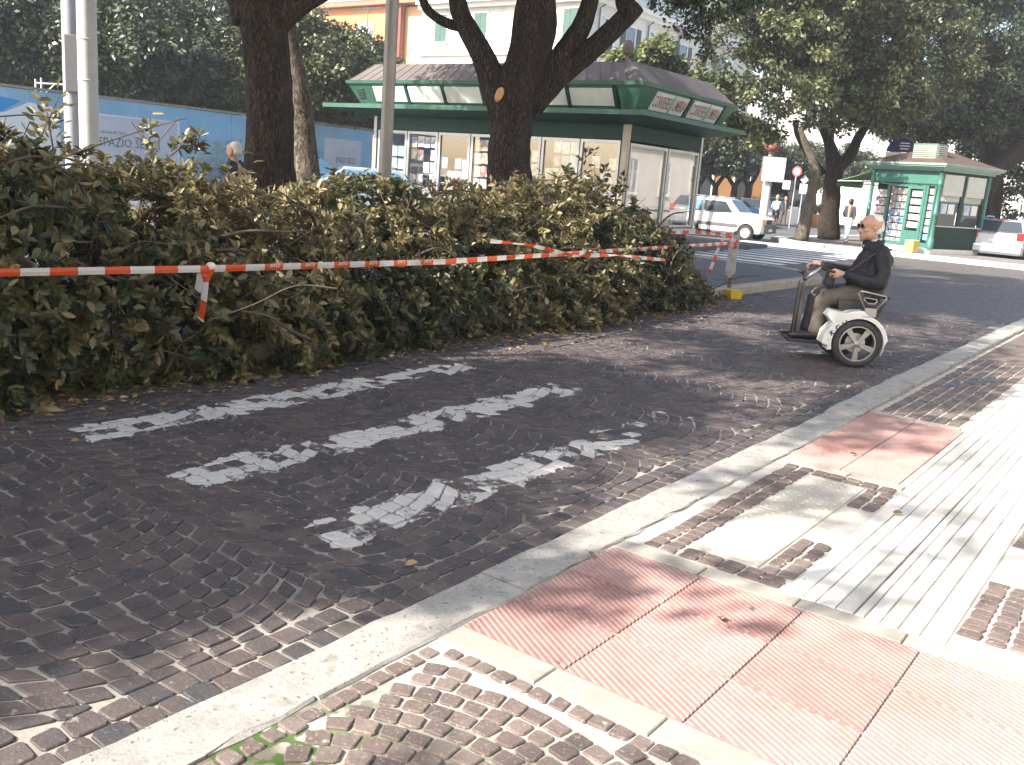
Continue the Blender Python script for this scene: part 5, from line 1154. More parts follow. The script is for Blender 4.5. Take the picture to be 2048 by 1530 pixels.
for (x, y) in ((0, 0), (0, K2W), (K2D, 0), (K2D, K2W)):
    co = MB(); prof = [(0.11, .16), (0.11, .5), (.085, .52), (.085, .56), (.075, .6), (.07, 1.3), (.085, 1.32), (.085, 1.4), (.07, 1.42), (.066, 2.3), (.09, 2.34), (.09, 2.4), (.07, 2.44), (.07, 2.72), (.1, 2.76)]
    co.lathe(prof, 14, Matrix.Translation((x, y, 0))); co.build('column', M_TEALK, k2, smooth=True)
MB().box((0.02, 0.06, 2.36), (0.08, K2W - .06, 2.80)).build('front_header', M_TEALK, k2); MB().box((0.005, 0.05, 2.30), (0.1, K2W - .05, 2.36)).build('front_lintel', M_TEALD, k2)
MB().box((0.06, 0.02, 2.72), (K2D - .06, 0.1, 2.80)).build('side_header', M_TEALD, k2)
for z, o_, h, mt in ((2.80, 0.14, .07, M_CORN), (2.87, 0.24, .06, M_CORN), (2.93, 0.32, .05, M_CORN), (2.98, 0.36, .07, M_CORN)): MB().box((-o_, -o_, z), (K2D + o_, K2W + o_, z + h)).build('cornice', mt, k2)
a = [(-.3, -.3, 3.05), (K2D + .3, -.3, 3.05), (K2D + .3, K2W + .3, 3.05), (-.3, K2W + .3, 3.05), (1.25, K2W / 2, 3.66), (K2D - 1.25, K2W / 2, 3.66)]
MB().add(a, [(0, 1, 5, 4), (1, 2, 5), (2, 3, 4, 5), (3, 0, 4)]).build('roof', M_TILE, k2)
ac = MB(); ac.box((0.15, 0.42, 3.08), (0.75, 1.4, 3.72), 0.02); aco = ac.build('air_unit', mat('grey-green unit', (0.10, 0.145, 0.125), 0.6, var=0.1, scale=5), k2)
mb = MB()
for k in range(8): mb.box((0.13, 0.46, 3.16 + k * .066), (0.15, 1.36, 3.19 + k * .066)); mb.box((0.19, 0.40, 3.16 + k * .066), (0.71, 0.42, 3.19 + k * .066))
lv = mb.build('louvres', M_RSHUT, aco); tag(lv, kind='stuff')
# front: open bay at the left, fixed window, door, narrow window at the right
fK = lambda s, z, d: (0.03 - d, s, z)
def kbox(name, s0, s1, z0, z1, d0, d1, mt, parent=k2): return MB().box(*wbox(fK, s0, s1, z0, z1, d0, d1)).build(name, mt, parent)
kbox('side_frame', 0.10, 0.16, .16, 2.3, 0, .05, M_TEALK); kbox('front_frame', 0.40, 0.48, .16, 2.3, 0, .05, M_TEALK); kbox('front_frame', 1.95, 2.05, .16, 2.3, 0, .05, M_TEALK)
kbox('front_base', 0.16, .40, .16, .34, 0, .04, M_TEALK); kbox('window_base', 1.22, 1.95, .16, .30, 0, .04, M_TEALK); kbox('window_top', 1.22, 1.95, 2.22, 2.3, 0, .04, M_TEALK)
dr = thing('d', None, None); bpy.data.objects.remove(dr)
d_ = MB()
for s0, s1, z0, z1 in ((.49, .60, .17, 2.28), (1.10, 1.21, .17, 2.28), (.60, 1.10, .17, .72), (.60, 1.10, 2.16, 2.28)): d_.box(*wbox(fK, s0, s1, z0, z1, 0.004, .06))
door = d_.build('door', M_TEALK, k2); kbox('pane', .60, 1.10, .72, 2.16, .015, .022, M_KGLASS, door); kbox('handle', .53, .57, 1.05, 1.25, .06, .09, M_STEEL, door)
kbox('pane', 1.22, 1.95, .30, 2.22, .012, .020, M_KGLASS); kbox('pane', .16, .40, .34, 2.3, .012, .020, M_KGLASS)
kbox('interior_board', .12, 2.0, .16, 2.3, -.30, -.26, M_INSIDE)
zax = (-1, 0, 0); xax = (0, -1, 0)
for r in range(8):
    for c in range(3): mag(k2, frame_mat((0.075, 1.22 + .122 + c * .243, 2.06 - r * .25), xax, zax), .22, .21, M_MAGB if r > 2 else M_MAG)
for r in range(5): mag(door, frame_mat((0.06, .85 + rnd.gauss(0, .01), 2.0 - r * .27), xax, zax), .46, .20, M_MAGB if r in (1,) else mat('white notice sheet', (0.66, 0.66, 0.64), 0.5, var=0.12, scale=6))
for r in range(7): mag(k2, frame_mat((0.06, .28, 2.1 - r * .26), xax, zax), .2, .21, M_MAGB)
for r in range(5): mag(k2, frame_mat((0.12, 2.38, 1.95 - r * .3), xax, zax), .46, .26, M_MAG)
kbox('open_bay_board', 2.06, 2.66, .16, 2.3, -.22, -.18, M_TEALD)
# right side: shutter boxes over two windows
fQ = lambda s, z, d: (s, 0.03 - d, z)
def qbox(name, s0, s1, z0, z1, d0, d1, mt, parent=k2): return MB().box(*wbox(fQ, s0, s1, z0, z1, d0, d1)).build(name, mt, parent)
qbox('side_panel', .1, K2D - .1, .16, .95, 0, .04, M_TEALD)
for s0, s1 in ((.12, 1.22), (1.46, 2.5)):
    sh = MB(); sh.box(*wbox(fQ, s0, s1, 2.0, 2.70, 0, .10))
    for k in range(6): sh.box(*wbox(fQ, s0 + .02, s1 - .02, 1.80 + k * .035, 1.825 + k * .035, .01, .04))
    w = sh.build('roller_shutter', M_RSHUT, k2)
    qbox('pane', s0 + .05, s1 - .05, .97, 1.80, .01, .018, glass_mat('dim glass', (0.05, 0.06, 0.06), 0.06), w)
    for c in range(2): mag(w, frame_mat((s0 + .3 + c * .42, 0.008, 1.55), (1, 0, 0), (0, -1, 0)), .34, .34, M_MAGB if c != 1 else mat('white notice sheet', (0.66, 0.66, 0.64)))
qbox('pier', 1.24, 1.44, .95, 2.7, 0, .06, M_TEALD); qbox('pier', 2.52, K2D - .1, .95, 2.7, 0, .06, M_TEALD); qbox('sill', .1, K2D - .1, .93, .97, 0.04, .09, M_RSHUT)
aw = MB(); aw.add([(0.1, K2W + .08, 2.72), (K2D * .55, K2W + .08, 2.72), (K2D * .55, K2W + 1.7, 2.32), (0.1, K2W + 1.7, 2.32), (0.1, K2W + .08, 2.69), (K2D * .55, K2W + .08, 2.69), (K2D * .55, K2W + 1.7, 2.29), (0.1, K2W + 1.7, 2.29)], [(0, 1, 2, 3), (7, 6, 5, 4), (3, 2, 6, 7), (0, 3, 7, 4), (1, 5, 6, 2)])
M_AWN = mat('green awning canvas', (0.085, 0.17, 0.065), 0.8, var=0.1, scale=3)
awn = aw.build('awning', M_AWN, k2); vb = MB(); 
for k in range(12):
    x = .1 + k * (K2D * .55 - .1) / 12; vb.add([(x, K2W + 1.7, 2.31), (x + .235, K2W + 1.7, 2.31), (x + .235, K2W + 1.71, 2.14), (x + .12, K2W + 1.71, 2.08), (x, K2W + 1.71, 2.14)], [(0, 1, 2, 3, 4)])
val = vb.build('valance', M_AWN, awn); tag(val, kind='stuff'); MB().tube([(0.1, K2W + .1, 2.35), (0.1, K2W + 1.66, 2.3)], 0.02, 6).build('awning_arm', M_RSHUT, awn)
yb = thing('yellow_block', 'pale yellow block standing at the front corner of the small kiosk', 'block', k2a + Vector((-0.62, 0.0, 0.0)), K2R); yb.location.z = 0.09
mb = MB(); mb.box((-.17, -.17, 0), (.17, .17, .42), 0.02); mb.build('block', mat('faded yellow paint', (0.62, 0.46, 0.13), 0.6, var=0.1, scale=5), yb)
# round-topped blue sign on the far side of the kiosk roof
M_NAVY = mat('navy blue sign', (0.012, 0.018, 0.075), 0.4, var=0.1, scale=3)
bs = thing('round_topped_sign', 'navy half-round sign with white lettering rising behind the small kiosk roof', 'sign', at(1798, 330, 39.5).xy.to_3d(), rad(-24))
zc = at(1798, 304, 39.5).z; mb = MB(); n = 16
pts = [(0.58 * math.cos(math.pi * i / n), 0.56 * math.sin(math.pi * i / n)) for i in range(n + 1)]
mb.add([(x, 0, zc + z) for x, z in pts] + [(x, .12, zc + z) for x, z in pts], [tuple(range(n, -1, -1)), tuple(range(n + 1, 2 * n + 2))] + [(i, i + 1, n + 2 + i, n + 1 + i) for i in range(n)] + [(n, 0, n + 1, 2 * n + 1)]); mb.build('sign_board', M_NAVY, bs)
for k in range(3):
    w = (.24, .30, .22)[k]; MB().box((-.05 - w / 2 + .1, -.012, zc + .34 - k * .11), (.05 + w / 2 + .1, -.002, zc + .38 - k * .11)).build('white_print', M_WHITEP, bs)
MB().box((-.58, 0, zc - .28), (.58, .1, zc - .02)).build('base_band', M_TRIM, bs); MB().box((-.06, 0.02, 0), (.06, .1, zc - .28)).build('post', M_STEEL, bs)

# ================================================================ POSTS AND SIGNS
M_LAMP = mat('pale grey lamp post', (0.50, 0.51, 0.50), 0.5, 0.15, 0.08, 3, dirt=((0.36, 0.36, 0.35), 0.5, 1.2))
M_GALV = mat('dull galvanised post', (0.27, 0.25, 0.23), 0.5, 0.35, 0.12, 4)
def post(name, label, px, pyb, Y, r0, r1, H, mt, bands=(), grp=None, z0=0.08):
    b0 = at(px, pyb, Y); t = thing(name, label, 'lamp post', (b0.x, b0.y, z0), 0, grp)
    mb = MB(); mb.lathe([(r0 * 1.0, 0), (r0, H * .5), (r1, H)], 18); mb.build('shaft', mt, t, smooth=True)
    mb = MB(); mb.lathe([(r0 * 1.5, 0), (r0 * 1.5, .12), (r0 * 1.08, .2), (r0 * 1.02, .3)], 18); mb.build('base', mt, t, smooth=True)
    for z in bands: MB().lathe([(r0 * 1.0, z - .012), (r0 * 1.05, z - .008), (r0 * 1.05, z + .008), (r0 * 1.0, z + .012)], 18).build('collar', mt, t, smooth=True)
    return t
L1 = post('lamp_post', 'pale grey lamp post rising from the heap, the nearer one at the left', 180, 330, 16.0, 0.155, 0.14, 9.0, M_LAMP, (2.55, 3.2), 'tall posts')
L2 = post('lamp_post', 'wider pale grey post with a dark box behind the near lamp post', 148, 330, 24, 0.20, 0.18, 9.5, mat('grey concrete post', (0.33, 0.33, 0.345), 0.7, var=0.08, scale=3), (), 'tall posts')
MB().box((-.02, -.30, 2.75), (.30, -.16, 4.1), 0.015).build('control_box', mat('dark grey box', (0.06, 0.06, 0.065), 0.5), L2)
L3 = post('lamp_post', 'slim brownish-grey lamp post in front of the large kiosk, left of the forked oak', 770, 345, 14.6, 0.098, 0.078, 8.5, M_GALV, (), 'tall posts')
# the post at the end of the heap, its hazard plate and yellow foot
M_RUST = mat('rusty brown post', (0.14, 0.075, 0.045), 0.7, 0.2, 0.25, 6, dirt=((0.3, 0.27, 0.24), 0.7, 3))
b0 = at(1456, 588, 15.0); tp = at(1473, 462, 15.0)
sp_ = thing('sign_post', 'leaning brown post with a grey plate at the right end of the heap', 'post', (b0.x, b0.y, 0.0))
ln = Vector((tp.x - b0.x, 0, tp.z - 0.0)); ln.x *= 0.45
MB().tube([(0, 0, 0), ln], 0.032, 10).build('post', M_RUST, sp_)
c0 = ln * 0.62; u_ = ln.normalized(); w_ = Vector((0.8, -0.6, 0)); mb = MB()
pl = [c0 + w_ * s * 0.085 + u_ * t for s, t in ((-1, -.30), (0, -.36), (1, -.27), (1, .33), (-1, .33))]; pl = [p + Vector((-.02, -.045, 0)) for p in pl]; mb.slab(pl, 0.006); mb.build('plate', mat('grey marker plate', (0.40, 0.39, 0.37), 0.5, 0.2, 0.15, 8, dirt=((0.2, 0.16, 0.13), 0.6, 6)), sp_)
MB().slab([p.lerp(c0, .25) + Vector((-.005, -.012, 0)) + u_ * .0 for p in pl[:1] + pl[2:]], 0.002).build('plate_print', mat('faded notice', (0.46, 0.46, 0.44), 0.5, var=0.2, scale=12), sp_)
yc = thing('concrete_block', 'yellow painted concrete foot at the base of the leaning post', 'block', at(1466, 596, 14.7).xy.to_3d(), rad(20)); yc.location.z = -0.02
MB().add([(-.09, -.09, 0), (.09, -.09, 0), (.09, .09, 0), (-.09, .09, 0), (-.11, -.1, .14), (.11, -.1, .14), (.11, .1, .14), (-.11, .1, .14)], [(3, 2, 1, 0), (4, 5, 6, 7), (0, 1, 5, 4), (1, 2, 6, 5), (2, 3, 7, 6), (3, 0, 4, 7)]).build('foot', mat('yellow paint', (0.55, 0.36, 0.02), 0.5, var=0.15, scale=12), yc)
# round column with the square worn sign
b0 = at(1527, 425, 44); b0.z = -0.03
scn = thing('sign_column', 'thick white column carrying a worn square white and blue sign', 'sign', b0)
zt = at(1548, 206, 44).z
mb = MB(); mb.lathe([(0.19, 0), (0.19, at(1535, 345, 44).z), (0.18, at(1535, 345, 44).z + .01)], 18); mb.build('column', mat('white column paint', (0.60, 0.59, 0.56), 0.6, var=0.1, scale=3, dirt=((0.4, 0.39, 0.36), 0.6, 2)), scn, smooth=True)
mb = MB(); mb.lathe([(0.13, at(1535, 340, 44).z), (0.12, zt + 2.0)], 14); mb.build('upper_pole', M_GALV, scn, smooth=True)
MB().lathe([(0.13, at(1540, 300, 44).z - .05), (0.34, at(1540, 300, 44).z), (0.34, at(1540, 290, 44).z + .1), (0.13, at(1540, 290, 44).z + .15)], 14).build('loudspeaker_ring', M_PIPE, scn, smooth=True)
zA, zB = at(1545, 362, 44).z, at(1545, 313, 44).z; x0 = at(1521, 336, 44).x - b0.x; x1 = at(1567, 336, 44).x - b0.x
M_WORN = bpy.data.materials.new('worn white and blue sign face'); M_WORN.use_nodes = True; n, l = nodes(M_WORN); bb = n['Principled BSDF']; bb.inputs['Roughness'].default_value = 0.5
tc = n.new('ShaderNodeTexCoord'); nz = n.new('ShaderNodeTexNoise'); nz.inputs['Scale'].default_value = 2.6; nz.inputs['Detail'].default_value = 8; l.new(tc.outputs['Object'], nz.inputs['Vector']); r = ramp(n, [(0.40, (0.64, 0.64, 0.62)), (0.50, (0.58, 0.60, 0.62)), (0.56, (0.30, 0.46, 0.60)), (0.68, (0.60, 0.60, 0.58)), (0.72, (0.26, 0.22, 0.2))]); l.new(nz.outputs['Fac'], r.inputs['Fac']); l.new(r.outputs[0], bb.inputs['Base Color'])
sq = MB().box((x0, -0.30, zA), (x1, -0.24, zB)).build('sign_panel', M_WORN, scn)
mb = MB(); mb.box((x0 - .02, -.305, zA - .02), (x1 + .02, -.235, zA)); mb.box((x0 - .02, -.305, zB), (x1 + .02, -.235, zB + .02)); mb.box((x0 - .02, -.305, zA), (x0, -.235, zB)); mb.box((x1, -.305, zA), (x1 + .02, -.235, zB)); mb.build('sign_rim', M_RUST, sq)
# traffic signs beyond
M_REDP = mat('red sign paint', (0.50, 0.06, 0.06), 0.5); M_SIGNW = mat('white sign face', (0.62, 0.62, 0.60), 0.5, var=0.06, scale=6)
Yt = 52
def signpost(label, px, top):
    b = at(px, 440, Yt); b.z = -0.03; t = thing('street_sign', label, 'sign', b, 0, 'street signs'); z = at(px, top, Yt).z
    MB().tube([(0, 0, 0), (0, 0, z)], 0.035, 8).build('pole', M_STEEL, t); return t, b
t, b = signpost('street sign with a red ringed disc over a white panel', 1580, 330)
z = at(1585, 341, Yt).z; mb = MB(); Mx = frame_mat((0, -.06, z), (.75, -.66, 0), (-.66, -.75, 0)); mb.lathe([(0, 0), (.27, 0), (.27, -.02), (0, -.02)], 20, Mx); dk = mb.build('disc', M_REDP, t)
mb = MB(); mb.lathe([(0, .003), (.19, .003), (.19, .0)], 20, Mx); mb.build('disc_face', mat('pale blue sign face', (0.42, 0.24, 0.28), 0.5), dk); pass
z0, z1 = at(1578, 378, Yt).z, at(1578, 360, Yt).z; MB().box((at(1565, 370, Yt).x - b.x, -.05, z0), (at(1580, 370, Yt).x - b.x, -.03, z1)).build('panel', M_SIGNW, t)
MB().box((at(1581, 370, Yt).x - b.x, -.06, z0 - .05), (at(1587, 370, Yt).x - b.x, -.04, z1)).build('plate', M_SHUTD, t)
t, b = signpost('street sign with a white diamond over a white panel', 1597, 355)
z = at(1602, 358, Yt).z; MB().slab([(-.22, -.05, z), (0, -.05, z - .25), (.22, -.05, z), (0, -.05, z + .25)], .02).build('diamond', M_SIGNW, t)
z0, z1 = at(1600, 386, Yt).z, at(1600, 366, Yt).z; MB().box((-.2, -.05, z0), (.22, -.03, z1)).build('panel', M_SIGNW, t)
# planters and small street things in the far sun
M_TERRA = mat('orange planter', (0.55, 0.27, 0.10), 0.7, var=0.1, scale=4)
for k, (px, lab) in enumerate(((1594, 'orange square planter below the diamond sign'), (1640, 'orange planter just left of the thick forked oak'))):
    b = at(px, 438, 60); b.z = -0.03; t = thing('planter', lab, 'planter', b, 0.2, 'orange planters'); MB().add([(-.32, -.32, 0), (.32, -.32, 0), (.32, .32, 0), (-.32, .32, 0), (-.4, -.4, .75), (.4, -.4, .75), (.4, .4, .75), (-.4, .4, .75)], [(0, 1, 5, 4), (1, 2, 6, 5), (2, 3, 7, 6), (3, 0, 4, 7), (4, 5, 6, 7)]).build('pot', M_TERRA, t)
    link('shrub', crown_mesh('shrub', [((0, 0, 1.15), (.42, .42, .4))], 26, 22, .12, .2, .16, M_LEAF, None, .3), t)
b = at(1575, 436, 58); b.z = -0.03; t = thing('white_box', 'white rounded roadside box left of the orange planter', 'box', b, 0.1); MB().box((-.55, -.4, 0), (.55, .4, 1.15), 0.12).build('box', M_SIGNW, t)
b = at(1625, 438, 61); b.z = -0.03; t = thing('red_scooter', 'small red parked scooter seen between the two oak trunks', 'scooter', b, 1.4)
mb = MB(); mb.tube([(-.5, 0, .55), (-.1, 0, .6), (.1, 0, .42), (.4, 0, .45), (.55, 0, .9)], [.14, .17, .1, .1, .08], 8); mb.tube([(.4, 0, .3), (.55, 0, .75)], [.16, .12], 8); mb.build('body', M_REDP, t, smooth=True)
for x in (-.5, .55): m2 = MB(); m2.lathe([(.12, -.05), (.24, -.05), (.25, 0), (.24, .05), (.12, .05)], 14, frame_mat((x, 0, .25), (1, 0, 0), (0, 1, 0))); m2.build('wheel', M_SHUTD, t)
MB().tube([(.55, -.3, .98), (.55, .3, .98)], .025, 6).build('handlebar', M_SHUTD, t); MB().box((-.55, -.12, .68), (0, .12, .78), .03).build('seat', M_SHUTD, t)
b = at(1650, 410, 44); t = thing('red_hanging_sign', 'narrow red sign hung on the thick forked oak\'s left side', 'sign', (b.x, b.y, 0)); z0, z1 = at(1650, 391, 44).z, at(1650, 371, 44).z
MB().box((-.09, -.04, z0), (.09, 0, z1), .01).build('panel', M_REDP, t); MB().tube([(0, 0, -.03), (0, 0, z1 + .1)], .025, 6).build('pole', M_STEEL, t)

# ================================================================ HAZE, ADDED IN PLACE OF A LENS VEIL
hz = MB().box((-175, -65, -1.1), (175, 285, 21.5)).build('haze', bpy.data.materials.new('thin haze')); tag(hz, kind='stuff')
hm = hz.data.materials[0]; hm.use_nodes = True; n, l = nodes(hm); n.remove(n['Principled BSDF']); pv = n.new('ShaderNodeVolumePrincipled'); pv.inputs['Density'].default_value = 0.0011; pv.inputs['Color'].default_value = (0.92, 0.95, 1.0, 1); pv.inputs['Anisotropy'].default_value = 0.2
l.new(pv.outputs[0], n['Material Output'].inputs['Volume'])

# ================================================================ VEHICLES
M_CARW = mat('white car paint', (0.74, 0.74, 0.72), 0.25, var=0.02, scale=2, coat=0.6)
M_CARS = mat('silver car paint', (0.50, 0.52, 0.55), 0.28, 0.5, 0.03, 2, coat=0.6)
M_CARB = mat('dark car paint', (0.02, 0.024, 0.035), 0.25, var=0.1, scale=2, coat=0.7)
M_CARL = mat('pale blue car paint', (0.36, 0.46, 0.56), 0.28, 0.3, 0.04, 2, coat=0.6)
M_PLAST = mat('grey bumper plastic', (0.10, 0.105, 0.11), 0.6, var=0.1, scale=5)
M_BLACKP = mat('black plastic', (0.022, 0.022, 0.024), 0.5, var=0.15, scale=6)
M_TYRE = mat('tyre rubber', (0.035, 0.033, 0.032), 0.8, var=0.25, scale=8)
M_CARGL = glass_mat('car window', (0.035, 0.045, 0.055), 0.04)
M_CARGLB = glass_mat('car window with painted blue reflection', (0.10, 0.22, 0.36), 0.05)  # blue of the reflection is put into the glass colour
M_ORANGEL = mat('orange lens', (0.75, 0.22, 0.03), 0.25, var=0.05); M_REDL = mat('red lens', (0.45, 0.02, 0.02), 0.2, var=0.05); M_WHITEL = mat('clear lens', (0.65, 0.66, 0.66), 0.15, var=0.05)
M_PLATE = mat('number plate', (0.68, 0.68, 0.65), 0.5, var=0.02)
def car(name, label, loc, rz, side, belt, wbot, wbelt, wtop, paint, glass, wheels, wr, side_wins, front_win, rear_win, cat='car', rim=None, group=None):
    """side: outline in x (length), z; the body is lofted across y with the sides leaning in above the belt line"""
    t = thing(name, label, cat, loc, rz, group)
    def hw(z):
        if z < belt: return wbot + (wbelt - wbot) * max(0, min(1, (z - 0.25) / (belt - 0.25)))
        zt = max(p[1] for p in side); return wbelt + (wtop - wbelt) * (z - belt) / (zt - belt)
    mb = MB(); n = len(side); ys = (-1, -.93, .93, 1); V = []
    for k, s in enumerate(ys):
        for x, z in side:
            inn = 0.03 if abs(s) == 1 else 0.0; cx = sum(p[0] for p in side) / n
            V.append((x - math.copysign(inn, x - cx), s * hw(z), z - (inn if z > belt else -inn * .3)))
    F = [tuple(reversed(range(n))), tuple(3 * n + i for i in range(n))]
    for k in range(3):
        for i in range(n): j = (i + 1) % n; F.append((k * n + i, k * n + j, (k + 1) * n + j, (k + 1) * n + i))
    mb.add(V, F); body = mb.build('body', paint, t)
    for poly in side_wins:
        for s in (-1, 1):
            q = [Vector((x, s * (hw(z) + 0.004), z)) for x, z in poly]
            if s > 0: q = q[::-1]
            MB().slab(q, 0.012).build('side_window', glass, t)
    for nm, w in (('windscreen', front_win), ('rear_window', rear_win)):
        if not w: continue
        (xa, za), (xb, zb) = w; off = 0.012 if nm == 'windscreen' else -0.012
        q = [Vector((xa + off, -hw(za) + .09, za)), Vector((xa + off, hw(za) - .09, za)), Vector((xb + off, hw(zb) - .09, zb)), Vector((xb + off, -hw(zb) + .09, zb))]
        MB().slab(q if nm == 'windscreen' else q[::-1], 0.012).build(nm, glass, t)
    for x in wheels:
        for s in (-1, 1):
            y = s * (wbot - 0.07); Mx = frame_mat((x, y, wr), (1, 0, 0), (0, s, 0))
            ar = MB(); nn = 14
            for i in range(nn):
                a0, a1 = math.pi * i / nn, math.pi * (i + 1) / nn; R = wr + .06
                ar.add([(x + R * math.cos(a0), s * (hw(.5) + .006), wr + R * math.sin(a0)), (x + R * math.cos(a1), s * (hw(.5) + .006), wr + R * math.sin(a1)), (x, s * (hw(.5) + .006), wr * .9)], [(0, 1, 2), (2, 1, 0)])
            ar.build('wheel_arch', M_BLACKP, t)
            w = MB(); w.lathe([(wr * .62, .11), (wr * .66, .125), (wr * .93, .12), (wr, .08), (wr, -.08), (wr * .9, -.11), (wr * .6, -.1)], 22, Mx); wh = w.build('wheel', M_TYRE, t, smooth=True)
            r = MB(); r.lathe([(0, .10), (wr * .16, .105), (wr * .2, .085), (wr * .5, .09), (wr * .6, .115), (wr * .64, .11)], 22, Mx); r.build('rim', rim or M_PLATE, wh, smooth=True)
    return t, hw
# small white box-shaped car
pf = Vector((8.08, 34.97)); pr = Vector((6.63, 37.97)); pm = at(1446, 470, 35.6)
pd = rad(-32)
pan_side = [(-1.62, .34), (-1.66, .62), (-1.60, .92), (-1.40, 1.36), (-1.30, 1.43), (.15, 1.45), (.32, 1.42), (.78, .98), (1.60, .86), (1.68, .80), (1.69, .40), (1.60, .26), (-1.5, .26)]
pan, hwp = car('parked_car', 'small boxy white hatchback with grey side strips and orange front indicators', (pm.x, pm.y, -0.03), pd, pan_side, .93, .74, .745, .62, M_CARW, M_CARGL, (-1.05, 1.10), .275,
   [[(-1.42, .97), (-.72, .97), (-.72, 1.34), (-1.30, 1.34)], [(-.60, .97), (.52, .97), (.20, 1.34), (-.60, 1.34)]], ((.74, 1.01), (.36, 1.40)), ((-1.60, .97), (-1.40, 1.33)))
for o in list(pan.children):
    if o.name.startswith('side_window') and max(v.co.x for v in o.data.vertices) < -.5: o.data.materials[0] = M_CARGLB
for s in (-1, 1):
    mb = MB(); mb.box((-1.5, s * .752 - .008, .44), (.75, s * .752 + .008, .56)); mb.build('side_strip', M_PLAST, pan)
    MB().tube([(-1.2, s * .52, 1.49), (.1, s * .52, 1.49)], .016, 6).build('roof_rail', M_STEEL, pan)
    MB().box((1.60, s * .60 - .11, .62), (1.705, s * .60 + .12, .80)).build('indicator', M_ORANGEL, pan)
    MB().box((1.62, s * .40 - .11, .62), (1.70, s * .40 + .09, .79)).build('headlight', M_WHITEL, pan)
MB().box((1.62, -.74, .30), (1.78, .74, .60), .03).build('bumper', M_PLAST, pan); MB().box((-1.78, -.74, .34), (-1.62, .74, .60), .03).build('bumper', M_PLAST, pan)
MB().box((1.66, -.30, .62), (1.712, .30, .78)).build('grille', M_BLACKP, pan); MB().box((1.78, -.2, .36), (1.79, .2, .46)).build('number_plate', M_PLATE, pan)
# silver estate seen from behind
ep = at(1988, 512, 33.6); est_side = [(-2.1, .30), (-2.18, .55), (-2.12, .92), (-1.95, 1.02), (-1.66, 1.42), (-1.5, 1.47), (.2, 1.47), (.95, 1.0), (1.9, .82), (2.05, .6), (2.05, .28), (1.9, .2), (-2.0, .22)]
er = math.atan2(0.80, 0.60)
fw = Vector((math.cos(er), math.sin(er)))
est, hwe = car('parked_car', 'silver estate car seen from behind, parked right of the small kiosk', (ep.x + fw.x * 2.1, ep.y + fw.y * 2.1, -0.03), er, est_side, 1.0, .84, .86, .66, M_CARS, M_CARGL, (-1.3, 1.3), .31,
   [[(-1.72, 1.05), (-.75, 1.05), (-.75, 1.38), (-1.56, 1.38)], [(-.68, 1.05), (.7, 1.05), (.22, 1.38), (-.68, 1.38)]], ((.93, 1.05), (.25, 1.43)), ((-1.98, 1.03), (-1.70, 1.40)), rim=M_STEEL)
for s in (-1, 1):
    MB().box((-2.17, s * .74 - .1, .76), (-1.98, s * .74 + .125, 1.04), .03).build('tail_light', M_REDL, est)
    MB().tube([(-1.5, s * .6, 1.48), (-1.3, s * .6, 1.54), (-.2, s * .6, 1.54), (0, s * .6, 1.48)], .018, 6).build('roof_rail', M_STEEL, est)
    MB().box((.75, s * .93 - .08, 1.0), (.9, s * .93 + .08, 1.12), .03).build('mirror', M_CARS, est)
MB().box((-2.26, -.84, .26), (-2.08, .84, .56), .04).build('bumper', M_CARS, est); MB().box((-2.275, -.8, .24), (-2.2, .8, .33), .01).build('bumper_strip', M_PLAST, est)
MB().box((-2.20, -.27, .66), (-2.175, .27, .77)).build('number_plate', M_PLATE, est); MB().box((-1.66, -.2, 1.44), (-1.60, .2, 1.475)).build('brake_light', M_REDL, est)
# cars beside the hoarding and in the far street
gen = [(-1.9, .3), (-1.95, .62), (-1.85, .92), (-1.55, 1.36), (-1.3, 1.45), (.1, 1.45), (.85, .98), (1.75, .82), (1.9, .6), (1.85, .28), (-1.7, .24)]
gw = [[(-1.5, .98), (-.55, .98), (-.55, 1.35), (-1.35, 1.35)], [(-.48, .98), (.62, .98), (.15, 1.35), (-.48, 1.35)]]
def gcar(label, px, py, Y, rz, paint, glass, grp=None, sc=1.0):
    p = at(px, py, Y); t, h_ = car('parked_car', label, (p.x, p.y, 0.09 if Y < 45 else -0.03), rz, gen, .95, .8, .82, .63, paint, glass, (-1.2, 1.2), .30, gw, ((.82, 1.0), (.18, 1.41)), ((-1.84, .96), (-1.58, 1.33)))
    t.scale = (sc, sc, sc)
    MB().box((1.78, -.78, .3), (1.95, .78, .58), .04).build('bumper', paint, t); MB().box((-2.0, -.78, .32), (-1.85, .78, .6), .04).build('bumper', paint, t)
    for s in (-1, 1): MB().box((1.7, s * .6 - .14, .62), (1.9, s * .6 + .14, .78), .02).build('headlight', M_WHITEL, t); MB().box((-1.97, s * .66 - .1, .66), (-1.84, s * .66 + .1, .9), .02).build('tail_light', M_REDL, t); MB().box((.62, s * .92 - .08, .95), (.76, s * .92 + .08, 1.06), .02).build('mirror', paint, t)
    return t
gcar('pale blue car with painted blue reflections in its windows between the leaning trunk and the large kiosk', 694, 366, 27.0, rad(196), M_CARL, M_CARGLB)
gcar('dark car behind the slimmer leaning trunk, in front of the hoarding', 608, 362, 30.5, rad(-20), M_CARB, M_CARGLB, sc=1.15)
gcar('dark blue car behind the white hatchback in the far street', 1468, 424, 52, rad(-25), mat('dark blue car paint', (0.015, 0.03, 0.09), 0.25, coat=.6), M_CARGL)
gcar('grey-green car parked nose on left of the square sign column', 1497, 424, 54, rad(-75), mat('olive car paint', (0.14, 0.15, 0.12), 0.3, 0.3, coat=.5), M_CARGL)

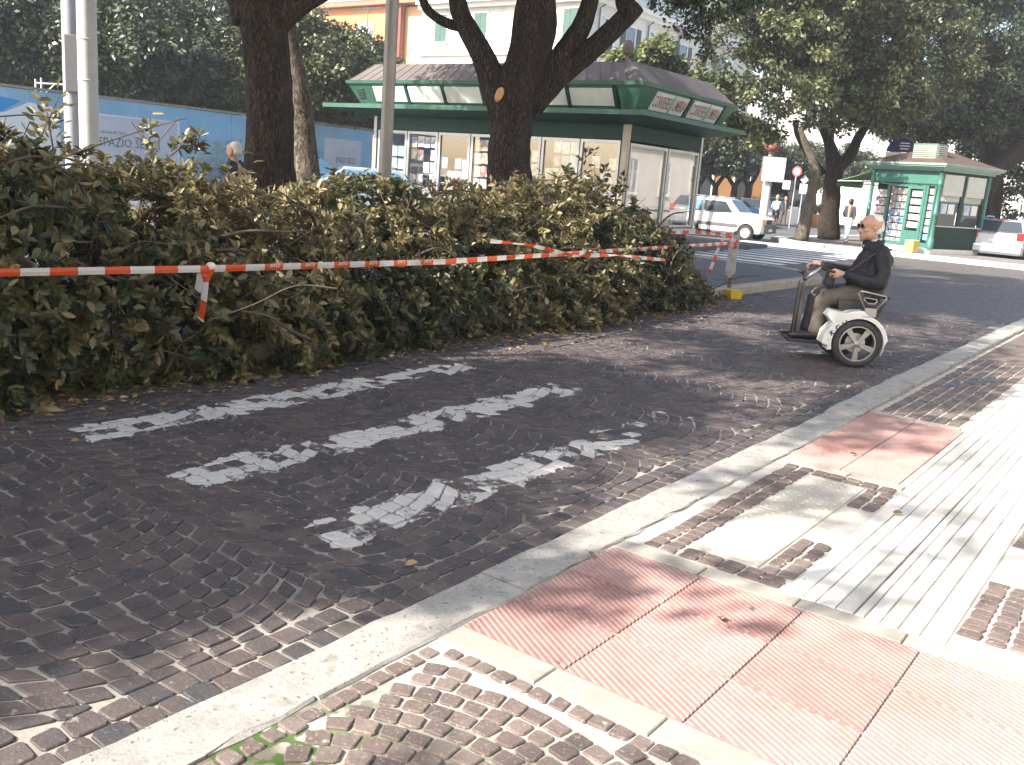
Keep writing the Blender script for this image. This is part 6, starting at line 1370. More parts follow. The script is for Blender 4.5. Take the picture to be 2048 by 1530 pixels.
# ================================================================ PEOPLE
M_SKIN = mat('skin', (0.42, 0.235, 0.165), 0.5, var=0.10, scale=14)
M_JACKET = mat('dark blue-black jacket', (0.012, 0.0125, 0.016), 0.62, spec=0.3, var=0.25, scale=9, bump=0.35, bscale=16)
M_TROU = mat('grey-brown trousers', (0.080, 0.066, 0.055), 0.85, var=0.12, scale=10, bump=0.3, bscale=22)
M_HAIRW = mat('white hair', (0.62, 0.60, 0.56), 0.7, var=0.1, scale=30, bump=0.3, bscale=80)
M_SHOE = mat('black shoes', (0.015, 0.013, 0.012), 0.35, var=0.2, scale=10)
M_SHIRT = mat('pale blue shirt', (0.45, 0.50, 0.56), 0.8, var=0.06, scale=10)
M_LENS = glass_mat('dark brown lenses', (0.03, 0.012, 0.008), 0.05)
M_GOLD = mat('gilt wire', (0.6, 0.42, 0.15), 0.3, 0.8)
_b = bmesh.new(); bmesh.ops.create_icosphere(_b, subdivisions=2, radius=1.0); _b.verts.index_update(); ICO_V = np.array([tuple(v.co) for v in _b.verts]); ICO_F = np.array([[v.index for v in f.verts] for f in _b.faces]); _b.free()
def fused(name, chains, mt, parent, voxel=0.012, balls=(), smooth_it=3):
    """chains of (point, radius) grown into one continuous skin"""
    C = []; R = []
    def ball(c, r): C.append(tuple(c)); R.append(tuple(r) if hasattr(r, '__len__') else (r, r, r))
    for ch in chains:
        for (a, ra), (b_, rb) in zip(ch[:-1], ch[1:]):
            a = Vector(a); b_ = Vector(b_); L = (b_ - a).length; n = max(1, int(L / (min(ra, rb) * 0.45)))
            for k in range(n + 1): t = k / n; ball(a.lerp(b_, t), ra + (rb - ra) * t)
    for c, r in balls: ball(c, r)
    C = np.array(C); R = np.array(R); nb_ = len(C)
    V = (C[:, None, :] + R[:, None, :] * ICO_V[None]).reshape(-1, 3); F = (np.arange(nb_)[:, None, None] * len(ICO_V) + ICO_F[None]).reshape(-1, 3)
    me = mesh_np(name, V, F, mt); o = bpy.data.objects.new(name, me); COL.objects.link(o)
    m_ = o.modifiers.new('r', 'REMESH'); m_.mode = 'VOXEL'; m_.voxel_size = voxel; m2 = o.modifiers.new('s', 'SMOOTH'); m2.iterations = smooth_it; m2.factor = 0.5
    bpy.context.view_layer.update(); me2 = bpy.data.meshes.new_from_object(o.evaluated_get(bpy.context.evaluated_depsgraph_get())); bpy.data.objects.remove(o); me2.name = name
    me2.materials.clear(); me2.materials.append(mt); me2.polygons.foreach_set('use_smooth', [True] * len(me2.polygons)); return link(name, me2, parent)
def hand_chains(wrist, palm, up, grip=0.9, side=1, s=1.0):
    """five curled fingers on a palm: wrist point, direction of the palm, back-of-hand normal"""
    w = Vector(wrist); d = Vector(palm).normalized(); u = Vector(up); u = (u - d * u.dot(d)).normalized(); x = d.cross(u) * side; out = []
    out.append([(w, .026 * s), (w + d * .045 * s, .030 * s)])
    for k, (off, ln_) in enumerate(((-.030, .072), (-.010, .082), (.011, .077), (.030, .060))):
        p0 = w + d * .03 * s + x * off * .7 * s; p1 = w + d * .082 * s + x * off * s; a = grip * 0.9
        q1 = p1 + (d * math.cos(a) - u * math.sin(a)) * ln_ * .45 * s; q2 = q1 + (d * math.cos(a * 2.1) - u * math.sin(a * 2.1)) * ln_ * .33 * s; q3 = q2 + (d * math.cos(a * 2.9) - u * math.sin(a * 2.9)) * ln_ * .26 * s
        out.append([(p0, .014 * s), (p1, .0115 * s), (q1, .0098 * s), (q2, .009 * s), (q3, .0078 * s)])
    t0 = w + d * .02 * s - x * .022 * s; t1 = w + d * .045 * s - x * .045 * s - u * .012 * s; t2 = w + d * .072 * s - x * .040 * s - u * .030 * s
    out.append([(t0, .016 * s), (t1, .012 * s), (t2, .0095 * s)]); return out
def head_parts(c, f, up=(0, 0, 1), s=1.0):
    """skull, jaw, nose, ears, brow, lips about centre c, facing f: balls in person space"""
    c = Vector(c); f = Vector(f).normalized(); u = Vector(up); u = (u - f * u.dot(f)).normalized(); x = u.cross(f); out = []
    P_ = lambda a, b_, h: c + f * a * s + x * b_ * s + u * h * s
    out += [(P_(-.018, 0, .03), .094 * s), (P_(.018, 0, .045), .080 * s), (P_(.03, 0, -.02), .072 * s), (P_(.042, 0, -.062), .056 * s), (P_(.062, 0, -.092), .030 * s), (P_(.02, .03, -.06), .05 * s), (P_(.02, -.03, -.06), .05 * s), (P_(-.045, 0, .0), .072 * s)]
    for k in range(5): t = k / 4; out.append((P_(.086 + .026 * t, 0, .022 - .048 * t), (.009 + .007 * t) * s))
    out += [(P_(.098, .012, -.03), .010 * s), (P_(.098, -.012, -.03), .010 * s), (P_(.088, .014, -.058), .010 * s), (P_(.088, -.014, -.058), .010 * s), (P_(.091, 0, -.058), .011 * s), (P_(.087, 0, -.070), .011 * s)]
    for sd in (-1, 1):
        out += [(P_(.080, sd * .030, .032), .014 * s), (P_(.062, sd * .045, -.015), .024 * s)]
        for k in range(5): t = -1 + k * .5; out.append((P_(-.012 - .010 * (1 - t * t), sd * .086, .012 + .026 * t - .008), .0105 * s))
    return out, P_

# --- the two-wheeled seated mobility scooter and its rider; x is forward
SX, SY = 3.46, 9.28
sc_ = thing('mobility_scooter', 'white two-wheeled self-balancing mobility scooter with a seat, ridden by the man in sunglasses', 'mobility scooter', (SX, SY + 0.32, ZR), rad(176))
M_FEND = mat('white fender shell', (0.66, 0.66, 0.62), 0.35, var=0.03, scale=5, coat=0.4, dirt=((0.5, 0.49, 0.45), 0.5, 6))
M_ALLOY = mat('grey alloy', (0.36, 0.34, 0.31), 0.4, 0.6, 0.08, 6)
WR = 0.242
for sd in (1, -1):
    y = 0.32 * sd; Mx = frame_mat((0, y, WR), (1, 0, 0), (0, sd, 0))
    w = MB(); w.lathe([(.180, .045), (.188, .058), (.215, .056), (.236, .040), (WR, .018), (WR, -.018), (.236, -.04), (.215, -.052), (.18, -.05)], 40, Mx); wh = w.build('wheel', M_TYRE, sc_, smooth=True)
    r = MB(); r.lathe([(.168, .052), (.180, .056), (.185, .046), (.182, -.045), (.170, -.045), (.168, .052)], 40, Mx); r.build('rim', M_ALLOY, wh, smooth=True)
    for k in range(5):
        a = math.pi / 2 + k * 2 * math.pi / 5; d = Vector((math.cos(a), math.sin(a), 0)); n_ = Vector((-d.y, d.x, 0)); sp_b = MB()
        q = [d * .02 - n_ * .014, d * .02 + n_ * .014, d * .174 + n_ * .030, d * .174 - n_ * .030]
        sp_b.add([Mx @ (p + Vector((0, 0, z))) for z in (.018, .040) for p in q], [(3, 2, 1, 0), (4, 5, 6, 7), (0, 1, 5, 4), (1, 2, 6, 5), (2, 3, 7, 6), (3, 0, 4, 7)]); sp_b.build('spoke', M_ALLOY, wh)
    h_b = MB(); h_b.lathe([(0, .052), (.022, .050), (.032, .040), (.034, -.03)], 18, Mx); h_b.build('hub', M_ALLOY, wh, smooth=True)
    d_b = MB(); d_b.lathe([(.03, -.035), (.10, -.035), (.10, -.045), (.03, -.045)], 24, Mx); d_b.build('brake_disc', M_STEEL, wh)
    # fender shell over the wheel, with a forward wing
    R0, R1 = .258, .300; nn = 20; a0, a1 = rad(-22), rad(196); yin, yout = y - sd * .16, y + sd * .055
    f_b = MB(); V = []
    for i in range(nn + 1):
        a = a0 + (a1 - a0) * i / nn; ro = R1 + (.035 if rad(80) < a < rad(150) else 0.0) - (.03 if a < rad(10) else 0)
        ca, sa = math.cos(math.pi - a), math.sin(math.pi - a)
        for rr, yy in ((R0, yin), (ro, yin), (ro, yout - sd * .012), (ro - .012, yout), (R0, yout)): V.append((rr * ca, yy, WR + rr * sa))
    F = []
    for i in range(nn):
        for k in range(5): F.append((i * 5 + k, i * 5 + (k + 1) % 5, (i + 1) * 5 + (k + 1) % 5, (i + 1) * 5 + k))
    F += [(0, 1, 2, 3, 4), tuple(nn * 5 + k for k in (4, 3, 2, 1, 0))]
    f_b.add(V, F)
    wing = [(.13, .54), (.30, .565), (.335, .505), (.26, .43), (.335, .34), (.355, .225), (.30, .21), (.285, .25), (.262, .33), (.20, .42), (.09, .492)]
    f_b.add([(x, yin, z) for x, z in wing] + [(x, yout + sd * .002, z) for x, z in wing], [tuple(range(len(wing))), tuple(reversed(range(len(wing), 2 * len(wing))))] + [(i, (i + 1) % len(wing), len(wing) + (i + 1) % len(wing), len(wing) + i) for i in range(len(wing))])
    fe = f_b.build('fender', M_FEND, sc_)
    if sd == 1:
        arc = [(.318, .275, .035, '.'), (.285, .335, .052, 'K'), (.235, .392, .055, 'C'), (.185, .432, .052, 'I'), (.148, .458, .055, 'L')]
        for x, z, s_, ch in arc:
            ang = math.atan2(.56, -.83) ; ob = link('lettering', text_mesh(ch, s_ * 1.15, mat('navy ink', (0.02, 0.025, 0.07), 0.5), 0.001, bold=0.003), fe); ob.matrix_local = frame_mat((x - .02, yout + .005, z), (-.80, 0, .58), (0, 1, 0))
        mb = MB()
        for k in range(6): mb.box((-.02 - k * .016, yout + .003, .519), (-.009 - k * .016, yout + .0045, .533))
        fp = mb.build('faint_print', mat('grey print', (0.42, 0.42, 0.42), 0.5), fe); tag(fp, kind='stuff')
    # trapezoid side rail and its bracket
    yy = y + sd * .02; q = [(-.03, .60), (.055, .745), (.03, .775), (-.215, .74), (-.225, .72), (-.14, .60)]
    MB().tube([(x, yy, z) for x, z in q], .0085, 8).build('side_rail', M_ALLOY, sc_, smooth=True)
    q = [(-.05, .655), (-.005, .695), (-.02, .712), (-.13, .70), (-.14, .685), (-.115, .655), (-.05, .655)]; MB().tube([(x, yy, z) for x, z in q], .006, 6).build('inner_rail', M_ALLOY, sc_, smooth=True)
    MB().box((-.145, min(yy - .02, yy + .02), .525), (-.025, max(yy - .02, yy + .02), .61), .005).build('rail_bracket', M_ALLOY, sc_)
MB().tube([(0, -.32, WR), (0, .32, WR)], .03, 10).build('axle', M_BLACKP, sc_)
MB().box((-.20, -.20, .20), (.22, .20, .50), .03).build('battery_box', M_BLACKP, sc_)
MB().add([(-.25, -.22, .62), (.20, -.22, .62), (.20, .22, .62), (-.25, .22, .62), (-.20, -.2, .49), (.17, -.2, .49), (.17, .2, .49), (-.20, .2, .49), (-.27, -.22, .655), (.21, -.22, .66), (.21, .22, .66), (-.27, .22, .655)], [(4, 5, 6, 7), (0, 1, 5, 4), (1, 2, 6, 5), (2, 3, 7, 6), (3, 0, 4, 7), (0, 8, 9, 1), (1, 9, 10, 2), (2, 10, 11, 3), (3, 11, 8, 0), (11, 10, 9, 8)]).build('seat', M_BLACKP, sc_)
MB().tube([(-.23, .10, .71), (-.33, .10, .70)], .016, 8).build('rear_grip', M_BLACKP, sc_)
MB().box((.10, -.20, .185), (.76, .20, .215), .012).build('footplate', M_BLACKP, sc_)
MB().add([(.625, -.085, .215), (.67, -.085, .215), (.67, .085, .215), (.625, .085, .215), (.63, -.06, .78), (.66, -.06, .78), (.66, .06, .78), (.63, .06, .78)], [(3, 2, 1, 0), (4, 5, 6, 7), (0, 1, 5, 4), (1, 2, 6, 5), (2, 3, 7, 6), (3, 0, 4, 7)]).build('front_column', mat('dark grey shell', (0.03, 0.027, 0.026), 0.5, var=0.15, scale=6), sc_)
for s in (-1, 1): MB().tube([(.678, s * .08, .24), (.67, s * .06, .78), (.66, s * .05, .82)], .007, 8).build('column_tube', M_BLACKP, sc_, smooth=True)
MB().tube([(.64, 0, .80), (.56, 0, .88), (.47, 0, .95)], .018, 10).build('steering_stem', M_ALLOY, sc_, smooth=True)
MB().tube([(.47, -.27, .955), (.475, -.12, .95), (.475, .12, .95), (.40, .24, .93)], .014, 8).build('handlebar', M_BLACKP, sc_, smooth=True)
mb = MB(); mb.tube([(.64, .05, .81), (.665, .06, .88)], .012, 6); mb.ball((.685, .06, .90), (.045, .035, .022), 8, 5); mb.build('headlamp', M_BLACKP, sc_, smooth=True)
MB().tube([(.62, -.05, .82), (.60, -.1, .9), (.5, -.14, .93)], .006, 6).build('cable', M_BLACKP, sc_, smooth=True)

man = thing('person', 'elderly man in dark jacket and sunglasses seated on the white two-wheeled scooter', 'person', (SX, SY + 0.32, ZR), rad(176))
hc = Vector((.105, .0, 1.392)); hf = Vector((1, .20, -.10)).normalized()
hb, HP = head_parts(hc, hf, s=1.09)
near_w = Vector((.30, .13, .915)); far_w = Vector((.47, -.22, .965))
ch = [[((.03, 0, 1.18), .06), ((.07, 0, 1.30), .058), ((.08, 0, 1.34), .06)],
      [((-.01, 0, .72), .13), ((-.01, 0, .95), .13), ((.0, 0, 1.13), .11)],
      [((-.03, .17, 1.10), .04), ((-.055, .265, .96), .036), ((-.05, .285, .865), .036), ((.08, .24, .868), .034), ((.24, .15, .905), .028), (near_w, .026)], [((-.03, -.17, 1.10), .04), ((.02, -.265, .97), .036), ((.08, -.275, .90), .036), ((.24, -.25, .92), .03), (far_w, .026)],
      [((0, .09, .70), .06), ((.40, .13, .66), .04), ((.45, .115, .46), .035), ((.46, .105, .30), .03)], [((0, -.09, .70), .06), ((.42, -.13, .66), .04), ((.48, -.115, .46), .035), ((.50, -.105, .30), .03)]]
ch += hand_chains(near_w, (.9, -.1, .1), (.1, .75, .6), .95, 1, 1.05) + hand_chains(far_w, (.95, 0, .05), (-.05, -.1, 1), .9, -1, 1.05)
body = fused('body', ch, M_SKIN, man, 0.0065, hb, 2)
# jacket: torso with belly, raised collar, sleeves
jk = [[((-.03, .09, .74), .14), ((-.03, .10, .90), .135), ((-.05, .10, 1.06), .125), ((-.03, .09, 1.14), .10)], [((-.03, -.09, .74), .14), ((-.03, -.10, .90), .135), ((-.05, -.10, 1.06), .125), ((-.03, -.09, 1.14), .10)],
      [((.06, 0, .78), .15), ((.07, 0, .92), .15), ((.05, 0, 1.06), .12), ((.03, 0, 1.15), .10)],
      [((-.03, .17, 1.12), .082), ((-.055, .265, .98), .076), ((-.05, .29, .86), .073), ((.08, .24, .865), .066), ((.24, .15, .905), .052)],
      [((-.03, -.17, 1.12), .08), ((.02, -.27, .98), .074), ((.08, -.28, .90), .07), ((.24, -.25, .92), .062), ((.42, -.225, .96), .048)]]
cb_ = []
for k in range(14):
    a = 2 * math.pi * k / 14; x, y = .035 + .085 * math.cos(a), .082 * math.sin(a)
    if math.cos(a) > .93: continue
    for z in (0, .03, .055): cb_.append(((x + z * .1, y, 1.19 + z + .025 * (math.cos(a) < .1)), .024))
fused('jacket', jk, M_JACKET, man, 0.011, cb_, 3)
tr = [[((-.04, .09, .71), .115), ((.12, .10, .715), .105), ((.40, .13, .665), .085), ((.435, .13, .62), .082), ((.45, .115, .46), .07), ((.47, .105, .31), .066)], [((-.04, -.09, .71), .115), ((.12, -.10, .715), .105), ((.42, -.13, .665), .085), ((.455, -.13, .62), .08), ((.48, -.115, .46), .07), ((.51, -.105, .31), .064)]]
fused('trousers', tr, M_TROU, man, 0.011, (), 3)
for s, x0 in ((1, .45), (-1, .49)):
    fused('shoe', [[((x0, s * .105, .265), .045), ((x0 + .10, s * .11, .257), .042), ((x0 + .20, s * .115, .25), .036), ((x0 + .26, s * .115, .245), .026)]], M_SHOE, man, 0.009, (((x0 - .02, s * .105, .25), .04),), 2)
hr = [(HP(-.034, 0, .026), .092), (HP(-.060, .015, -.01), .066), (HP(-.060, -.015, -.01), .066)]
for sd in (-1, 1): hr += [(HP(-.012, sd * .050, .022), .047), (HP(-.045, sd * .045, -.03), .040)]
hr += [(HP(-.010, 0, .078), .060), (HP(-.028, .03, .068), .062), (HP(-.028, -.03, .068), .062)]
fused('hair', [], M_HAIRW, man, 0.008, hr, 2)
gl = MB()
for sd in (-1, 1):
    c = HP(.104, sd * .033, .020); x = (HP(0, 1, 0) - HP(0, 0, 0)).normalized(); u = (HP(0, 0, 1) - HP(0, 0, 0)).normalized(); n = 12
    V = [c + x * .030 * math.cos(2 * math.pi * k / n) + u * .022 * math.sin(2 * math.pi * k / n) - hf * abs(math.cos(2 * math.pi * k / n)) * sd * .0 for k in range(n)]; gl.add(V + [v + hf * .004 for v in V], [tuple(reversed(range(n))), tuple(range(n, 2 * n))] + [(k, (k + 1) % n, n + (k + 1) % n, n + k) for k in range(n)])
g_ = gl.build('sunglasses', M_LENS, man); mb = MB()
for sd in (-1, 1): mb.tube([HP(.104, sd * .062, .026), HP(.095, sd * .080, .026), HP(-.005, sd * .098, .020)], .0032, 6)
mb.tube([HP(.106, -.006, .026), HP(.106, .006, .026)], .003, 6); mb.build('frame', M_GOLD, g_)
fused('shirt_collar', [[((.09, .055, 1.22), .02), ((.055, .075, 1.262), .018), ((.0, .075, 1.285), .016)], [((.09, -.055, 1.22), .02), ((.055, -.075, 1.262), .018), ((.0, -.075, 1.285), .016)], [((.10, .05, 1.215), .022), ((.115, 0, 1.20), .022), ((.10, -.05, 1.215), .022)]], M_SHIRT, man, 0.008, (), 2)
MB().tube([(-.10, .18, 1.20), (.06, .17, 1.13), (.16, .14, 1.02), (.235, .15, .95), (.26, .19, .88)], .011, 6).build('bag_strap', mat('dark red strap', (0.055, 0.018, 0.02), 0.6), man, smooth=True)
MB().box((.33, -.06, .77), (.42, .06, .93), .02).build('bag', M_BLACKP, man)

for o in sc_.children:
    if o.name.split('.')[0] in ('footplate', 'front_column', 'column_tube', 'steering_stem', 'handlebar', 'headlamp', 'cable'): o.location.x = -0.11
for o in man.children: o.location.x = -0.095
for o in man.children_recursive:                        # he leans back a little from the hips
    nv = len(o.data.vertices); co = np.empty(nv * 3, 'f'); o.data.vertices.foreach_get('co', co); co = co.reshape(-1, 3); co[:, 0] -= 0.115 * np.maximum(co[:, 2] - 0.74, 0); o.data.vertices.foreach_set('co', co.ravel()); o.data.update()
for o in man.children:                                  # folds in the cloth
    b_ = o.name.split('.')[0]
    if b_ in ('jacket', 'trousers'):
        nv = len(o.data.vertices); co = np.empty(nv * 3, 'f'); no = np.empty(nv * 3, 'f'); o.data.vertices.foreach_get('co', co); o.data.vertices.foreach_get('normal', no); co = co.reshape(-1, 3); no = no.reshape(-1, 3)
        q = co * np.array([1, 1, 1.6]) ; f = noise3(q, 17, 1.0) * .5 + noise3(q[:, [2, 0, 1]], 29, 5.0) * .35; co += no * (0.0075 * f - 0.006 * np.maximum(noise3(q[:, [1, 2, 0]], 12, 2.0), 0) ** 2)[:, None]
        o.data.vertices.foreach_set('co', co.ravel()); o.data.update()
# --- pedestrians
def walker(name, label, loc, rz, top, bottom, hair, stride=0.25, hair_long=False, H=1.68, carry=None, skin=M_SKIN, bags=()):
    k = H / 1.70; t = thing(name, label, 'person', loc, rz); hb_, HP_ = head_parts((.03, 0, 1.575), (1, 0, -.05)); s = stride
    c = [[((.0, 0, 1.38), .055), ((.02, 0, 1.50), .052)], [((0, 0, .95), .10), ((0, 0, 1.32), .10)]]
    hl_, hr_ = (.20, .22, .95), (-.16, -.24, .86)
    c += [[((0, .16, 1.36), .045), ((-.04, .22, 1.10), .038), (hl_, .026)], [((0, -.16, 1.36), .045), ((-.03, -.23, 1.08), .038), (hr_, .026)]]
    c += hand_chains(hl_, (.6, 0, -.5), (0, 1, 0), .5, 1) + hand_chains(hr_, (.1, 0, -1), (0, -1, 0), .4, -1)
    c += [[((0, .08, .92), .07), ((s * .55, .085, .50), .05), ((s, .08, .08), .035)], [((0, -.08, .92), .07), ((-s * .1, -.085, .50), .05), ((-s, -.08, .10), .035)]]
    fused('body', c, skin, t, 0.011, hb_, 2)
    fused('top', [[((0, .07, .98), .105), ((0, .08, 1.18), .10), ((0, .08, 1.34), .085)], [((0, -.07, .98), .105), ((0, -.08, 1.18), .10), ((0, -.08, 1.34), .085)], [((0, .15, 1.37), .068), ((-.04, .22, 1.12), .055), ((.15, .22, .98), .045)], [((0, -.15, 1.37), .068), ((-.03, -.23, 1.10), .055), ((-.13, -.24, .93), .045)]], top, t, 0.014)
    fused('trousers', [[((0, .075, .95), .105), ((s * .3, .085, .72), .085), ((s * .55, .085, .50), .066), ((s * .95, .08, .12), .055)], [((0, -.075, .95), .105), ((-s * .02, -.085, .72), .085), ((-s * .1, -.085, .50), .066), ((-s * .95, -.08, .14), .055)]], bottom, t, 0.014)
    for sd, x in ((1, s), (-1, -s)): fused('shoe', [[((x - .04, sd * .08, .045), .042), ((x + .15, sd * .085, .035), .034)]], M_SIGNW if bottom is not M_TROU else M_SHOE, t, 0.012)
    h_ = [((-.01, 0, 1.625), .098), ((-.04, 0, 1.58), .09)] + ([((-.06, 0, 1.50), .075)] if hair_long else [])
    fused('hair', [], hair, t, 0.013, h_)
    t.scale = (k, k, k); return t
M_WHITET = mat('white trousers', (0.66, 0.66, 0.65), 0.8, var=0.05, scale=10); M_DARKTOP = mat('dark plum jacket', (0.04, 0.032, 0.04), 0.7, var=0.2, scale=10); M_BRUN = mat('dark brown hair', (0.035, 0.018, 0.013), 0.6, var=0.2, scale=30); M_NAVYT = mat('navy jacket', (0.02, 0.028, 0.05), 0.7, var=0.2, scale=10)
p = at(1690, 488, 36.6); wom = walker('person', 'woman in white trousers and dark jacket walking beside the small kiosk', (p.x, p.y, .09), rad(50), M_DARKTOP, M_WHITET, M_BRUN, .28, H=1.66)
MB().box((.12, -.42, .62), (.38, -.30, .92), .05).build('bag', mat('pale bag', (0.5, 0.47, 0.45), 0.7), wom)
p = at(470, 330, 14.8); walker('person', 'white-haired man in a navy jacket showing above the heap beside the thick straight trunk', (p.x, p.y, .10), rad(170), M_NAVYT, M_TROU, M_HAIRW, .2, H=1.70)
# cyclist riding away, and the man standing past them
cyc = at(1548, 452, 50); bk = thing('bicycle', 'bicycle with a black frame ridden by the fair-haired person in the far street', 'bicycle', (cyc.x, cyc.y, -.03), rad(70))
for x in (-.52, .52):
    m2 = MB(); Mx = frame_mat((x, 0, .34), (1, 0, 0), (0, 1, 0)); m2.lathe([(.315, -.018), (.34, -.018), (.345, 0), (.34, .018), (.315, .018), (.315, -.018)], 22, Mx); w = m2.build('wheel', M_TYRE, bk); m3 = MB()
    for k in range(8): a = k * math.pi / 8; m3.tube([Mx @ Vector((.31 * math.cos(a), .31 * math.sin(a), 0)), Mx @ Vector((-.31 * math.cos(a), -.31 * math.sin(a), 0))], .004, 3)
    sk = m3.build('spokes', M_STEEL, w); tag(sk, kind='stuff')
mb = MB(); mb.tube([(-.52, 0, .34), (-.12, 0, .30), (.36, 0, .72), (-.22, 0, .68), (-.12, 0, .30)], .022, 6); mb.tube([(-.52, 0, .34), (-.22, 0, .68), (-.26, 0, .86)], .016, 6); mb.tube([(.52, 0, .34), (.36, 0, .72), (.32, 0, .95)], .02, 6); mb.build('frame', M_BLACKP, bk)
MB().box((-.38, -.07, .86), (-.14, .07, .92), .02).build('saddle', M_BLACKP, bk); MB().tube([(.2, -.28, .98), (.32, -.1, .98), (.32, .1, .98), (.2, .28, .98)], .016, 6).build('handlebar', M_BLACKP, bk)
cy = thing('person', 'fair-haired person in a pale top cycling away in the far street', 'person', (cyc.x, cyc.y, -.03), rad(70)); hb_, HP_ = head_parts((.06, 0, 1.62), (1, 0, -.1))
c = [[((.02, 0, 1.40), .055), ((.05, 0, 1.54), .05)], [((-.22, 0, .98), .10), ((.0, 0, 1.36), .10)], [((.0, .17, 1.36), .045), ((.1, .24, 1.15), .036), ((.22, .26, 1.01), .026)], [((.0, -.17, 1.36), .045), ((.1, -.24, 1.15), .036), ((.22, -.26, 1.01), .026)], [((-.22, .09, .95), .075), ((.14, .12, .72), .055), ((-.08, .12, .22), .036)], [((-.22, -.09, .95), .075), ((.16, -.12, .86), .055), ((.02, -.12, .46), .036)]] + hand_chains((.22, .26, 1.01), (1, 0, -.2), (0, 0, 1), .9, 1) + hand_chains((.22, -.26, 1.01), (1, 0, -.2), (0, 0, 1), .9, -1)
fused('body', c, M_SKIN, cy, .012, hb_, 2)
fused('top', [[((-.2, .06, 1.02), .11), ((-.02, .07, 1.33), .10)], [((-.2, -.06, 1.02), .11), ((-.02, -.07, 1.33), .10)], [((.0, .16, 1.36), .065), ((.1, .24, 1.15), .05), ((.17, .25, 1.07), .042)], [((.0, -.16, 1.36), .065), ((.1, -.24, 1.15), .05), ((.17, -.25, 1.07), .042)]], M_SHIRT, cy, .015)
fused('trousers', [[((-.22, .08, .96), .11), ((.14, .12, .72), .075), ((-.06, .12, .26), .055)], [((-.22, -.08, .96), .11), ((.16, -.12, .86), .075), ((.03, -.12, .50), .055)]], M_NAVYT, cy, .015)
for s, q in ((1, (-.06, .12, .18)), (-1, (.04, -.12, .42))): fused('shoe', [[(q, .042), ((q[0] + .15, q[1], q[2] - .01), .034)]], M_SHOE, cy, .014)
fused('hair', [], mat('fair hair', (0.40, 0.26, 0.12), 0.6, var=0.2, scale=30), cy, .014, (((.02, 0, 1.67), .10), ((-.01, 0, 1.60), .085)))
p = at(1565, 446, 55); walker('person', 'man in a dark top standing just right of the cyclist', (p.x, p.y, -.03), rad(-80), M_NAVYT, M_TROU, M_BRUN, .12, H=1.72)
p = at(1531, 446, 58); walker('person', 'partly hidden person in pale clothes between the white column and the cyclist', (p.x, p.y, -.03), rad(-70), M_SHIRT, M_WHITET, M_BRUN, .1, H=1.66)

# ================================================================ BARRIER TAPES
def tape_mat():
    mt = bpy.data.materials.new('red and white tape'); mt.use_nodes = True; n, l = nodes(mt); b = n['Principled BSDF']; b.inputs['Roughness'].default_value = 0.35
    a = n.new('ShaderNodeAttribute'); a.attribute_name = 'tone'; f = n.new('ShaderNodeMath'); f.operation = 'FRACT'; l.new(a.outputs['Fac'], f.inputs[0])
    g = n.new('ShaderNodeMath'); g.operation = 'GREATER_THAN'; g.inputs[1].default_value = 0.5; l.new(f.outputs[0], g.inputs[0])
    mx = n.new('ShaderNodeMixRGB'); mx.inputs[1].default_value = (0.60, 0.56, 0.53, 1); mx.inputs[2].default_value = (0.60, 0.075, 0.015, 1); l.new(g.outputs[0], mx.inputs[0]); l.new(mx.outputs[0], b.inputs['Base Color'])
    t = n.new('ShaderNodeBsdfTranslucent'); l.new(mx.outputs[0], t.inputs[0]); ms = n.new('ShaderNodeMixShader'); ms.inputs[0].default_value = 0.3; l.new(b.outputs[0], ms.inputs[1]); l.new(t.outputs[0], ms.inputs[2]); l.new(ms.outputs[0], n['Material Output'].inputs[0]); return mt
M_TAPE = tape_mat(); M_TINK = mat('pale ink', (0.60, 0.50, 0.46), 0.5)
def tape(name, label, pts, wd=0.07, period=0.30, lean=None, sag=0.0, parent=None, phase=0.0, twist=0.15, step=0.03):
    """ribbon along pts, its width near vertical; tone counts the stripes"""
    pts = [Vector(p) for p in pts]; V = []; F = []; T = []; s = phase; prev = None; seq = []
    for a, b_ in zip(pts[:-1], pts[1:]):
        L = (b_ - a).length; n = max(2, int(L / step))
        for k in range(n + (b_ is pts[-1])):
            t = k / n; p = a.lerp(b_, t); p.z -= sag * 4 * t * (1 - t) ; seq.append(p)
    o0 = seq[0] if parent is None else Vector((0, 0, 0)); acc = phase
    for i, p in enumerate(seq):
        if i: acc += (p - seq[i - 1]).length / period
        d = (seq[min(i + 1, len(seq) - 1)] - seq[max(i - 1, 0)]).normalized(); up = Vector((0, 0, 1)) if abs(d.z) < .8 else Vector((.9, -.3, .2)); nrm = d.cross(up).normalized(); up = nrm.cross(d)
        ph = twist * math.sin(i * step * 1.9 + phase) + twist * .6 * math.sin(i * step * 5.1); w = up * math.cos(ph) + nrm * math.sin(ph)
        for q in (-.5, 0, .5): V.append(p - o0 + w * wd * q + nrm * .004 * (q == 0)); T.append(acc)
    for i in range(len(seq) - 1):
        for k in (0, 1): F.append((i * 3 + k, i * 3 + k + 1, (i + 1) * 3 + k + 1, (i + 1) * 3 + k))
    ob = link(name, mesh_from(name, V, F, M_TAPE, tone=T), parent)
    if parent is None: ob.location = o0; tag(ob, label, 'barrier tape')
    return ob
tz = lambda u, v, z: P(u, v, z)
kn = P(3.85, 3.22, 0.84)
main = thing('barrier_tape', 'long red and white tape stretched along the front of the heap to the leaning post', 'barrier tape', kn)
end = at(1466, 486, 14.97); A0 = P(1.2, 3.2, 0.885)
def rel(pts): return [p - kn for p in pts]
tape('ribbon', None, rel([A0, kn]), .046, .34, parent=main, twist=.11)
M1 = P(6.3, 3.28, .815)
tape('ribbon', None, rel([kn, M1, end]), .048, .34, parent=main, phase=.2, twist=.11)
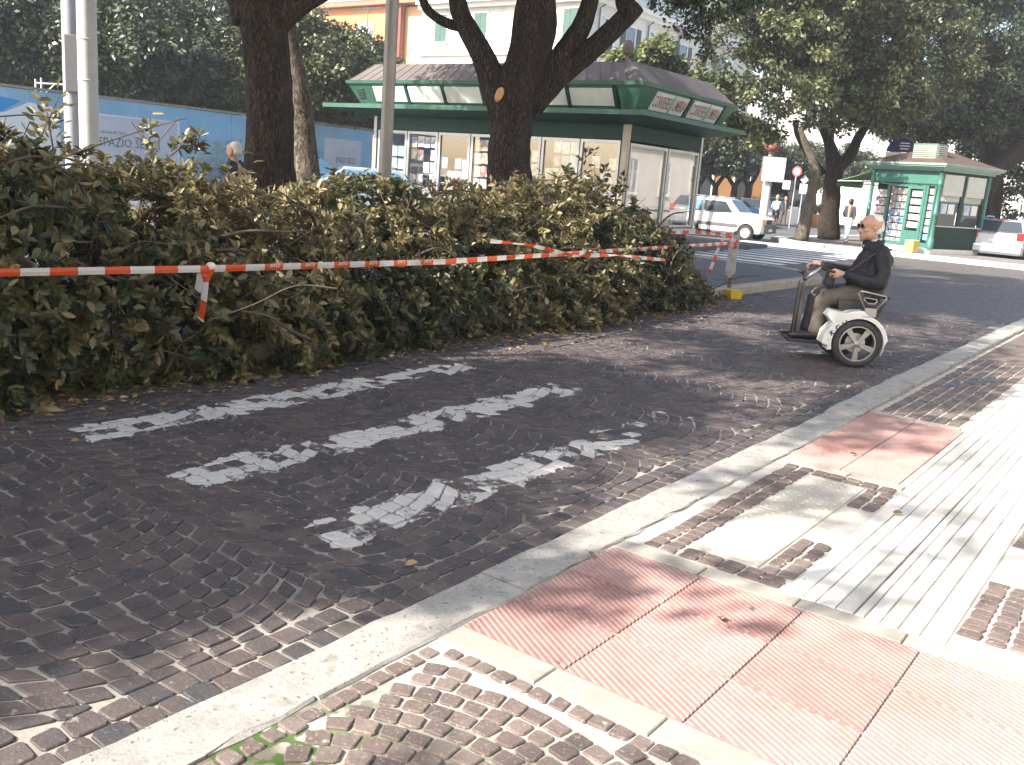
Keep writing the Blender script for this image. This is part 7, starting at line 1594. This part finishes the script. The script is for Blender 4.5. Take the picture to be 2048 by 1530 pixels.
# printing on the red bands, seen from its reverse side
dd = (M1 - kn); Lk = dd.length; dn = dd.normalized(); nrm = Vector((dn.y, -dn.x, 0)).normalized()
k = 0; acc = .2
for j in range(1, 8):
    s = (j + .75 - .2) * .34
    if s > Lk: break
    p = kn + dn * s + nrm * .0085; ob = link('lettering', text_mesh('STIHL', .038, M_TINK, .0006, sx=1.0, bold=.0006), main); Mx = frame_mat(p - kn + Vector((0, 0, -.003 + .012)), -dn, nrm * -1)
    ob.matrix_local = Mx
tape('loose_end', None, rel([kn + Vector((-.01, -.012, .0)), kn + Vector((-.035, -.05, -.10)), kn + Vector((-.05, -.04, -.24)), kn + Vector((-.075, -.02, -.36))]), .08, .26, parent=main, phase=.62, twist=.3, step=.015)
tape('loose_end', None, rel([kn + Vector((-.01, -.01, .01)), kn + Vector((-.075, -.03, -.05)), kn + Vector((-.10, -.01, -.16))]), .07, .26, parent=main, phase=.7, twist=.25, step=.015)
mb = MB(); mb.ball((-.01, -.01, .015), (.035, .025, .03), 8, 6); mb.build('knot', mat('pale tape', (0.62, 0.52, 0.48), 0.4), main)
b0 = end
tape('post_wrap', None, rel([end + Vector((-.07, -.05, .07)), end + Vector((.05, -.055, .02)), end + Vector((-.05, -.055, -.03)), end + Vector((.06, -.05, -.07))]), .06, .2, parent=main, twist=.2, step=.02)
tape('hanging_tail', None, rel([end + Vector((-.02, -.05, .07)), end + Vector((-.15, -.08, .13)), end + Vector((-.22, -.08, -.02)), end + Vector((-.27, -.06, -.25)), end + Vector((-.33, -.04, -.50))]), .06, .24, parent=main, phase=.4, twist=.4, step=.02)
# second length lying slack on the heap, third from the post to the kiosk
def onv2(x, y, vp):
    d = _F + _R * ((x - 1024) / FPX) - _U * ((y - 765) / FPX); t = (vp + V0) / (d.x * VD.x + d.y * VD.y); return Vector((0, 0, EYE)) + d * t
tape('barrier_tape', 'slack red and white tape lying across the heap below the kiosk corner', [onv2(980, 482, 3.45), onv2(1060, 490, 3.4), onv2(1150, 512, 3.35), onv2(1230, 510, 3.3), onv2(1330, 520, 3.25)], .042, .34, twist=.9)
tape('barrier_tape', 'faded red and white tape running from the leaning post back to the kiosk base', [end + Vector((0, 0.02, .12)), at(1400, 464, 17.5), at(1290, 466, 21.0)], .07, .75, twist=.15, phase=.3)
